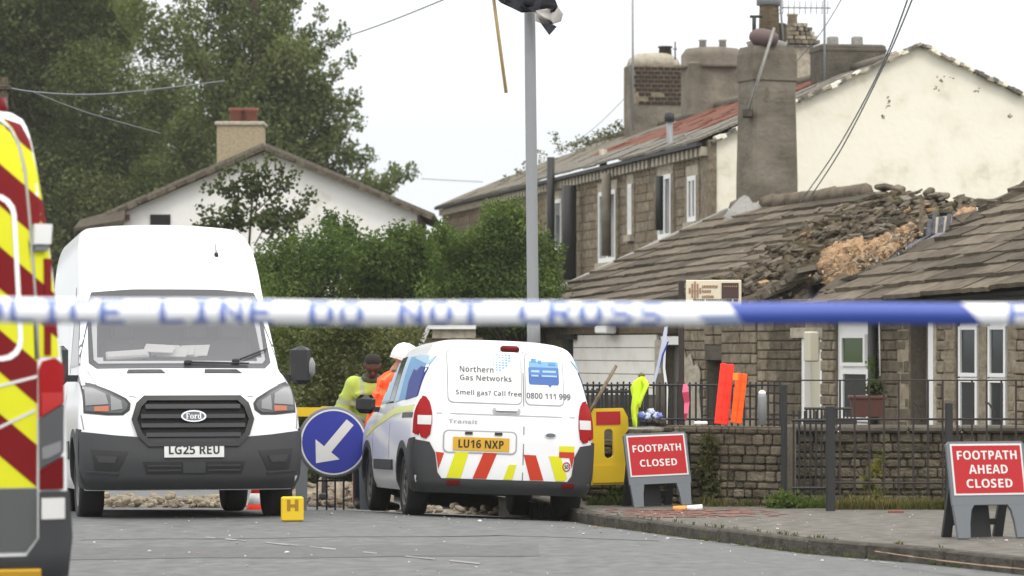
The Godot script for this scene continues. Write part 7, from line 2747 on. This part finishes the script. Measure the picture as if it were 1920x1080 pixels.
	for q in [[1316, 1344, 537], [1316, 1332, 546], [1316, 1338, 556]]:
		st = new_st()
		var x: float = q[0]
		while x < q[1]:
			var w := rr(2.0, 3.6)
			box(st, P(x + w / 2, q[2] + rr(-0.6, 0.6), z), Vector3(w * 0.75 / F * z, 0.026, 0.005))
			x += w
		wobj("print", st, M.board_tan, bd)
	st = new_st()
	var px := 1294.0
	while px < 1384:
		var w := rr(2.2, 4.0)
		if fmod(px - 1294, 26.0) > 3.0:
			box(st, P(px + w / 2, 563, z), Vector3(w * 0.8 / F * z, 0.024, 0.005))
		px += w
	wobj("print", st, M.ink, bd)
	st = new_st()
	for i in 7:
		box(st, P(1358 + i * 3.8, 537, z - 0.01), Vector3(0.012, 0.016, 0.004))
	wobj("print", st, M.board_tan, bd)

# ---------------------------------------------------------------- small things, wires, rubble, tape
func ribbon(st: SurfaceTool, pts: Array, w: Array, dir := Vector3(1, 0, 0)) -> void:
	for i in pts.size() - 1:
		quad(st, pts[i] - dir * w[i], pts[i + 1] - dir * w[i + 1], pts[i + 1] + dir * w[i + 1], pts[i] + dir * w[i])

const GLYPH := {"P": "1111010001111101000010000", "O": "0111010001100011000101110", "L": "1000010000100001000011111", "I": "0111000100001000010001110", "C": "0111110000100001000001111", "E": "1111110000111101000011111", "N": "1000111001101011001110001", "D": "1111010001100011000111110", "T": "1111100100001000010000100", "R": "1111010001111101001010001", "S": "0111110000011100000111110", " ": "0000000000000000000000000"}

func police_tape() -> void:
	var im := Image.create(2048, 64, false, Image.FORMAT_RGBA8)
	im.fill(Color(0.93, 0.94, 0.96))
	var blue := lin(0.035, 0.07, 0.33)
	var ink := lin(0.15, 0.21, 0.54)
	var to_tex := func(px: float) -> int: return int((px + 1400.0) / 4700.0 * 2048.0)
	var text := "POLICE LINE DO NOT CROSS "
	var x0 := -90.0
	for rep in [-1, 0, 1]:
		for i in text.length():
			var g: String = GLYPH[text[i]]
			var cx: float = x0 + i * 56.0 + rep * 1980.0
			for q in 25:
				if g[q] == "1":
					var a: int = to_tex.call(cx + (q % 5) * 8.4)
					var b: int = to_tex.call(cx + (q % 5 + 1.3) * 8.4)
					im.fill_rect(Rect2i(a, 6 + (q / 5) * 11, maxi(1, b - a), 11), ink)
	for y in 64:
		var sl := (y - 32) * 0.75
		var a: int = to_tex.call(1378.0 + sl * 0.8)
		var b: int = to_tex.call(1822.0 + sl * 0.9)
		im.fill_rect(Rect2i(a, y, b - a, 1), blue)
		var c: int = to_tex.call(1305.0 + sl)
		if y > 36:
			im.fill_rect(Rect2i(c, y, a - c, 1), lin(0.3, 0.36, 0.55))
	var m := mat("tape_print", 1, 1, 1, 0.35)
	m.albedo_color = Color.WHITE
	m.albedo_texture = ImageTexture.create_from_image(im)
	var t := thing("police_tape", "blue and white police cordon tape stretched across the whole view", "tape", Vector3(0, 1.7, -9))
	var st := SurfaceTool.new()
	st.begin(Mesh.PRIMITIVE_TRIANGLES)
	var n := 140
	var sec := 8
	var grid := []
	for i in n + 1:
		var u := float(i) / n
		var px := -1400.0 + 4700.0 * u
		var c := P(px, 582.0 + 7.0 * clampf(px / 1920.0, -0.1, 1.1) + 2.5 * sin(clampf(px / 1920.0, 0, 1) * PI) + 0.7 * sin(px * 0.011), 9.0 + 0.25 * (u - 0.5))
		var tw := 0.3 * sin(px * 0.0031) + 0.22 * sin(px * 0.0117)
		var ring := []
		for j in sec + 1:
			var v := float(j) / sec
			var a := lerpf(-1.25, 1.25, v)
			ring.append([c + Basis(Vector3(1, 0, 0), -0.12 + tw * 0.4) * Vector3(0, -sin(a) * lerpf(0.038, 0.0325, clampf(px / 1920.0, 0, 1)), cos(a) * 0.026), Vector2(u, v), Basis(Vector3(1, 0, 0), -0.12 + tw * 0.4) * Vector3(0, -sin(a), cos(a) * 0.9).normalized()])
		grid.append(ring)
	for i in n:
		for j in sec:
			for q in [[0, 0], [1, 0], [1, 1], [0, 0], [1, 1], [0, 1]]:
				var e: Array = grid[i + q[0]][j + q[1]]
				st.set_uv(e[1])
				st.set_normal(e[2])
				st.add_vertex(e[0])
	var o := obj("tape", st, m, t, "", true)
	o.position = -t.position

func small_things() -> void:
	police_tape()
	# yellow numbered marker on the road
	var d := 28.2
	var at := Vector3((548 - 960) / F * d, 0, -d)
	at.y = road_y(at.x, d) + 0.003
	var t := thing("marker_block", "small yellow block with two dark slots on the road by the panel van wheel", "marker", at, 0.15)
	var st := new_st()
	bbox(st, Vector3(0, 0.11, 0), Vector3(0.195, 0.215, 0.09), 0.012)
	obj("block", st, M.barrier_yellow, t)
	st = new_st()
	for q in [[-0.035, 0.145, 0.03, 0.1], [0.035, 0.145, 0.03, 0.1], [0.0, 0.14, 0.045, 0.025]]:
		box(st, Vector3(q[0], q[1], 0.046), Vector3(q[2], q[3], 0.006))
	obj("slot", st, mat("amber_slot", 0.3, 0.17, 0.01, 0.6), t)
	# hi-vis jacket hung on the railings
	t = thing("jacket", "bright yellow jacket hung over the railings beside the barrier", "jacket", P(1197, 800, 31.4))
	st = new_st(true)
	var pts := [[1205, 706, 4, 7], [1200, 714, 12, 12], [1197, 728, 13, 13], [1194, 745, 9, 11], [1190, 765, 6, 9], [1190, 785, 5, 8], [1191, 801, 4, 6]]
	var rings := []
	for q in pts:
		var c := P(q[0], q[1], 31.25)
		var r := []
		for j in 12:
			var w := TAU * j / 12
			r.append(c + Vector3(cos(w) * q[2] / F * 31.25, 0, sin(w) * 0.035) * (1.0 + 0.22 * sin(w * 4 + q[1] * 0.2)))
		rings.append(r)
	loft(st, rings, true, true)
	wobj("body", st, M.hi_vis_yellow, t)
	st = new_st(true)
	rings = []
	for q in [[1208, 712, 5], [1212, 722, 5], [1206, 738, 4], [1200, 752, 4], [1198, 764, 3]]:
		var c := P(q[0], q[1], 31.2)
		var r := []
		for j in 8:
			var w := TAU * j / 8
			r.append(c + Vector3(cos(w) * q[2] / F * 31.2, 0, sin(w) * 0.025))
		rings.append(r)
	loft(st, rings, true, true)
	wobj("sleeve", st, M.hi_vis_yellow, t)
	st = new_st(true)
	lump(st, P(1203, 704, 31.3), Vector3(0.03, 0.025, 0.03), 4)
	wobj("hood", st, mat("olive_cloth", 0.12, 0.13, 0.05, 0.9), t)
	# crumpled blue and white tape bundle
	t = thing("tape_bundle", "crumpled bundle of blue and white tape on the wall beside the yellow jacket", "tape", P(1215, 795, 31.3))
	var blue_white := [mat("bundle_blue", 0.16, 0.2, 0.5, 0.5), mat("bundle_pale", 0.55, 0.6, 0.75, 0.5)]
	for i in 9:
		st = new_st(true)
		lump(st, P(1200 + i * 4.4 + rr(-2, 2), 782 - (i / 9.0) * 8 + rr(-5, 5), 31.25 + rr(-0.05, 0.05)), Vector3(0.035, 0.03, 0.03), 60 + i, 0.6)
		wobj("fold", st, blue_white[i % 2], t)
	st = new_st(true)
	for i in 4:
		lump(st, P(1208 + i * 10, 790, 31.45), Vector3(0.05, 0.035, 0.04), 80 + i, 0.5)
	wobj("dark_leaves", st, M.dark_render, t)
	# cordon tape tied to the dark post
	t = thing("tied_tape", "blue and white tape tied to a stake and trailing down to the railings", "tape", P(1245, 790, 32))
	st = new_st()
	ribbon(st, [P(1249, 612, 32.2), P(1245, 640, 32.2), P(1236, 680, 32.2), P(1226, 718, 32.2)], [0.018, 0.026, 0.02, 0.014], Vector3(0.95, 0.3, 0.05))
	wobj("strip", st, mat("tape_pale", 0.5, 0.54, 0.66, 0.5), t)
	st = new_st()
	ribbon(st, [P(1253, 640, 32.15), P(1243, 665, 32.15), P(1237, 690, 32.15)], [0.008, 0.012, 0.004], Vector3(0.95, 0.3, 0.05))
	wobj("strip", st, M.sign_blue, t)
	st = new_st()
	ribbon(st, [P(1247, 640, 32.25), P(1245, 690, 32.25), P(1250, 730, 32.25), P(1249, 795, 32.25)], [0.01, 0.012, 0.016, 0.012], Vector3(1, 0.1, 0.05))
	wobj("strip", st, M.paper, t)
	st = new_st(true)
	tube(st, [P(1238, 800, 32.3), P(1238, 700, 32.3)], 0.045, 8)
	wobj("stake", st, M.dark_render, t)
	# pink ribbon
	t = thing("pink_ribbon", "bright pink ribbon tied to the railings left of the red boards", "ribbon", P(1287, 790, 31.5))
	st = new_st()
	ribbon(st, [P(1285, 720, 31.45), P(1285, 735, 31.4), P(1288, 755, 31.45), P(1286, 775, 31.4), P(1285, 790, 31.45)], [0.02, 0.03, 0.026, 0.018, 0.008], Vector3(1, 0.15, 0.2))
	wobj("strip", st, M.pink, t)
	# red and orange boards
	for q in [["red plastic board leaning on the railings, taller of the pair", 1364, 682, 1352, 796, 16, 12, "hi_vis_red", 31.05], ["orange red plastic board leaning on the railings, shorter of the pair", 1391, 700, 1380, 794, 13, 11, "hi_vis_orange", 30.95]]:
		t = thing("plastic_board", q[0], "board", P(q[3], q[4], q[8]), 0.0, "red plastic boards on the wall")
		st = new_st()
		var k: float = q[8] / F
		for s in [-1, 1]:
			var a := P(q[3], q[4], q[8])
			var e := P(q[1], q[2], q[8] + 0.12)
			var up := (e - a).normalized()
			var b := Basis(up.cross(Vector3(0, 0, 1)).normalized(), up, Vector3(0, 0, 1))
			bbox(st, (a + e) / 2 + b.x * s * q[5] * 0.42 * k, Vector3(q[5] * 0.8 * k, a.distance_to(e), 0.03), 0.008, b)
			for i in 5:
				var c: Vector3 = a.lerp(e, 0.12 + i * 0.19) + b.x * s * q[5] * 0.42 * k
				box(st, c + Vector3(0, 0, 0.018), Vector3(q[5] * 0.4 * k, 0.03, 0.006), b)
		wobj("board", st, M[q[7]], t)
		if q[7] == "hi_vis_orange":
			st = new_st()
			box(st, P(1379, 706, 30.92), Vector3(0.05, 0.07, 0.02))
			wobj("label_patch", st, M.barrier_orange, t)
	# grey bollard
	t = thing("bollard", "short grey bollard with a white cap on the wall by the red boards", "bollard", P(1429, 797, 31.0))
	st = new_st(true)
	lathe(st, [[0.04, 0], [0.042, 0.27], [0.036, 0.3]], P(1429, 797, 31.0), Basis(), 16)
	wobj("tube", st, M.post_grey, t)
	st = new_st(true)
	lathe(st, [[0.037, 0.296], [0.035, 0.32], [0.015, 0.338], [0.002, 0.34]], P(1429, 797, 31.0), Basis(), 16)
	wobj("cap", st, M.white, t)
	st = new_st()
	bbox(st, P(1314, 793, 31.2), Vector3(0.13, 0.03, 0.1), 0.006)
	tag(wobj("white_block", st, M.paper, self), "small flat white block lying on the wall top", "block")
	# wooden stick
	st = new_st(true)
	tube(st, [P(1098, 785, 31.3), P(1155, 686, 31.6)], 0.018, 7)
	tag(wobj("wooden_stick", st, M.old_wood, self), "long wooden stick leaning behind the yellow barrier", "stick")
	# white and orange tube on the path
	t = thing("plastic_tube", "white and orange plastic tube lying on the path before the closed sign", "tube", P(1290, 958, 30.2))
	for q in [[1262, 955, 1287, 954, "barrier_orange"], [1288, 954, 1317, 952, "white"]]:
		st = new_st(true)
		tube(st, [P(q[0], q[1], 30.2), P(q[2], q[3], 30.2)], 0.032, 12)
		wobj("half", st, M[q[4]], t)
	st = new_st()
	bbox(st, P(1680, 960, 29.6), Vector3(0.14, 0.03, 0.08), 0.008)
	tag(wobj("brick_piece", st, M.terracotta, self), "piece of red brick on the path below the tall railings", "brick")
	# red and white object under the panel van
	t = thing("traffic_cone", "red and white traffic cone half hidden behind the panel van's wheels", "cone", P(487, 960, 34.5))
	st = new_st(true)
	lathe(st, [[0.16, 0.03], [0.13, 0.12]], P(487, 966, 34.5), Basis(), 16)
	lathe(st, [[0.1, 0.24], [0.07, 0.36], [0.05, 0.45]], P(487, 966, 34.5), Basis(), 16)
	box(st, P(487, 966, 34.5) + Vector3(0, 0.015, 0), Vector3(0.38, 0.03, 0.38))
	wobj("body", st, M.hi_vis_red, t)
	st = new_st(true)
	lathe(st, [[0.131, 0.121], [0.101, 0.239]], P(487, 966, 34.5), Basis(), 16)
	wobj("white_sleeve", st, M.white, t)
	rubble()
	wires()
	outbuilding()
	debris()

func rubble() -> void:
	for q in [["rubble", "low heap of tan rubble seen beneath the white panel van", 180, 450, 37.0, 200, 0.1], ["rubble", "heap of stones and soil behind the round blue sign", 570, 690, 37.5, 130, 0.26], ["rubble", "scattered broken stone seen beneath the small van", 690, 1110, 36.5, 90, 0.05], ["rubble", "scattered stones at the kerb beneath the yellow barrier", 1090, 1180, 33.2, 60, 0.12]]:
		var dd: float = q[4]
		var base := Vector3(((q[2] + q[3]) / 2.0 - 960) / F * dd, road_y(0, dd), -dd)
		var t := thing(q[0], q[1], "rubble", base)
		t.set_meta("kind", "stuff")
		for part in 3:
			var st := new_st()
			for i in int(q[5] / 3):
				var x: float = (rr(q[2], q[3]) - 960) / F * dd
				var z := dd + rr(-1.0, 1.2)
				var s := rr(0.02, 0.1)
				var y: float = road_y(x, z) + rr(0, 1) * rr(0, 1) * q[6] + s * 0.3
				bbox(st, Vector3(x, y, -z), Vector3(s * rr(0.8, 1.8), s * rr(0.5, 0.9), s), s * 0.18, Basis.from_euler(Vector3(rr(-0.5, 0.5), rr(0, TAU), rr(-0.5, 0.5))))
			wobj("stone_piece", st, [M.rubble_mat, M.stone_2, M.stone_1][part], t, "stuff")
		var hp := new_st(true)
		for i in 8:
			var x: float = (lerpf(q[2], q[3], (i + 0.5) / 8) - 960) / F * dd
			lump(hp, Vector3(x, road_y(x, dd) - 0.02, -dd), Vector3(0.35, q[6] * rr(0.6, 1.1), 0.5), i + 7, 0.4)
		wobj("heap", hp, M.rubble_mat, t, "stuff")

func wires() -> void:
	for q in [
		["overhead cable crossing the sky right of the tall tree", [[610, 82, 60], [720, 44, 56], [830, 0, 52], [900, -30, 50]], 0.012],
		["pair of cables, left one, running down past the cream gable", [[1712, -30, 40], [1655, 120, 45], [1575, 270, 50], [1500, 380, 54]], 0.011],
		["pair of cables, right one, running down past the cream gable", [[1722, -30, 40], [1663, 110, 45], [1580, 275, 50], [1512, 380, 54]], 0.011],
		["telephone wire from the television aerial down behind the chimneys", [[1600, -40, 58], [1540, 60, 60], [1480, 130, 62]], 0.009],
		["sagging pale cable in front of the big dark tree", [[-20, 155, 50], [60, 172, 52], [200, 176, 56], [420, 152, 60]], 0.014],
		["faint wires in the sky between the white house and the terrace", [[790, 335, 100], [840, 338, 100], [905, 341, 100]], 0.012],
		["thin wire behind the brown chimney stacks on the left", [[1185, 170, 82], [1120, 235, 86], [1060, 280, 90]], 0.008],
		["second faint cable sloping through the big dark tree", [[60, 172, 52], [160, 210, 54], [300, 250, 57]], 0.01]]:
		var pts := []
		for v in q[1]:
			pts.append(P(v[0], v[1], v[2]))
		var cur := Curve3D.new()
		for i in pts.size():
			var tan: Vector3 = (pts[mini(i + 1, pts.size() - 1)] - pts[maxi(i - 1, 0)]) / 6.0
			cur.add_point(pts[i], -tan, tan)
		var fine := []
		for i in 25:
			fine.append(cur.sample_baked(cur.get_baked_length() * i / 24.0))
		var st := new_st(true)
		tube(st, fine, q[2], 5)
		tag(obj("cable", st, M.sign_grey, null), q[0], "cable", "overhead wires")
	# a finial pole top left
	var t := thing("pole", "top of a weathered pole above the striped van", "pole", P(8, 200, 40))
	var st := new_st(true)
	tube(st, [P(8, 500, 40), P(8, 145, 40)], 0.05, 8)
	wobj("shaft", st, M.bark, t)
	st = new_st()
	bbox(st, P(8, 165, 40), Vector3(0.16, 0.06, 0.12), 0.01)
	wobj("cross_arm", st, M.bark, t)

func outbuilding() -> void:
	# small low garage with a white fascia left of the cottage row
	var D := 53.0
	var t := thing("garage", "small garage with white fascia board and sloping dark roof edge behind the small van", "garage", P(850, 760, D))
	var st := new_st()
	box(st, P(848, 690, D) + Vector3(0, -0.3, -2), Vector3(1.0, 1.6, 3.8))
	wobj("wall", st, M.terrace_stone, t)
	st = new_st()
	box(st, P(851, 623, D) + Vector3(0, 0, -0.06), Vector3(0.72, 0.2, 0.05))
	wobj("panel", st, M.pale_stack, t)
	st = new_st()
	var a := P(788, 648, D)
	var b := P(804, 613, D)
	tube(st, [a, b], 0.04, 6)
	box(st, P(847, 613, D), Vector3(0.8, 0.07, 0.1))
	wobj("fascia", st, M.upvc, t)
	st = new_st()
	tube(st, [P(778, 648, D - 0.1), P(796, 609, D - 0.1)], 0.05, 6)
	wobj("roof_edge", st, M.slate_3, t)
	st = new_st()
	hexa(st, [P(796, 612, D), P(896, 612, D), P(896, 612, D + 4), P(796, 612, D + 4), P(796, 605, D), P(896, 605, D), P(896, 605, D + 4), P(796, 605, D + 4)])
	wobj("roof", st, M.slate_0, t)

func debris() -> void:
	var st := new_st()
	for i in 26:
		pass
	st = new_st()
	lathe(st, [[0.3, -0.5], [0.7, -0.2], [0.6, 0.3], [0.2, 0.5]], Vector3.ZERO, Basis(), 6)
	st.generate_normals()
	var mesh := st.commit()
	for q in [["road_grit", "small pale chips of stone scattered over the road", 190, true], ["path_grit", "small chips of stone and litter scattered over the footpath", 150, false]]:
		var mm := MultiMesh.new()
		mm.transform_format = MultiMesh.TRANSFORM_3D
		mm.use_colors = true
		mm.mesh = mesh
		mm.instance_count = q[2]
		for i in q[2]:
			var d := rr(20.5, 31.0) if q[3] else rr(21.0, 30.5)
			var x := 0.0
			var y := 0.0
			if q[3]:
				x = minf(rr(-3.4, 3.4), keyed(KERB, d) - absf(rng.randfn()) * 0.4 - 0.05) if rng.randf() < 0.4 else rr(-3.4, keyed(KERB, d) - 0.05)
				y = road_y(x, d)
			else:
				x = keyed(KERB, d) + rr(0.2, 3.0)
				y = pave_y(d)
			var s := rr(0.004, 0.015) * (2.0 if rng.randf() < 0.08 else 1.0)
			mm.set_instance_transform(i, Transform3D(Basis.from_euler(Vector3(rr(0, 3), rr(0, 3), rr(0, 3))).scaled(Vector3(s, s * 0.6, s * 1.3)), Vector3(x, y + s * 0.3, -d)))
			var g := rr(0.25, 0.6)
			mm.set_instance_color(i, Color(g, g * 0.96, g * 0.9) if rng.randf() < 0.8 else Color(0.3, 0.14, 0.1))
		var o := MultiMeshInstance3D.new()
		o.name = q[0]
		o.multimesh = mm
		o.material_override = M.vc
		add_child(o, true)
		o.set_meta("kind", "stuff")
		tag(o, q[1], "grit")
	# moss and weeds along the gutter
	var grass := tuft_mesh(9, 7, 0.05, 0.006)
	var mm := MultiMesh.new()
	mm.transform_format = MultiMesh.TRANSFORM_3D
	mm.use_colors = true
	mm.mesh = grass
	mm.instance_count = 160
	for i in 160:
		var d := rr(23.0, 29.0)
		if rng.randf() < 0.5:
			d = [23.9, 24.8, 25.4, 26.6][rng.randi() % 4] + rng.randfn() * 0.18
		var x := keyed(KERB, d) - 0.02
		var on_top := rng.randf() < 0.3
		mm.set_instance_transform(i, Transform3D(Basis(Vector3.UP, rr(0, TAU)).scaled(Vector3.ONE * rr(0.2, 0.75)), Vector3(x + (0.16 if on_top else -0.02), pave_y(d) if on_top else road_y(x, d), -d)))
		mm.set_instance_color(i, [Color(0.1, 0.11, 0.05), Color(0.14, 0.13, 0.07), Color(0.08, 0.09, 0.04)][rng.randi() % 3])
	var o := MultiMeshInstance3D.new()
	o.name = "kerb_weeds"
	o.multimesh = mm
	o.material_override = M.leaf
	add_child(o, true)
	o.set_meta("kind", "stuff")
	tag(o, "tufts of moss and grass along the kerb", "weeds")
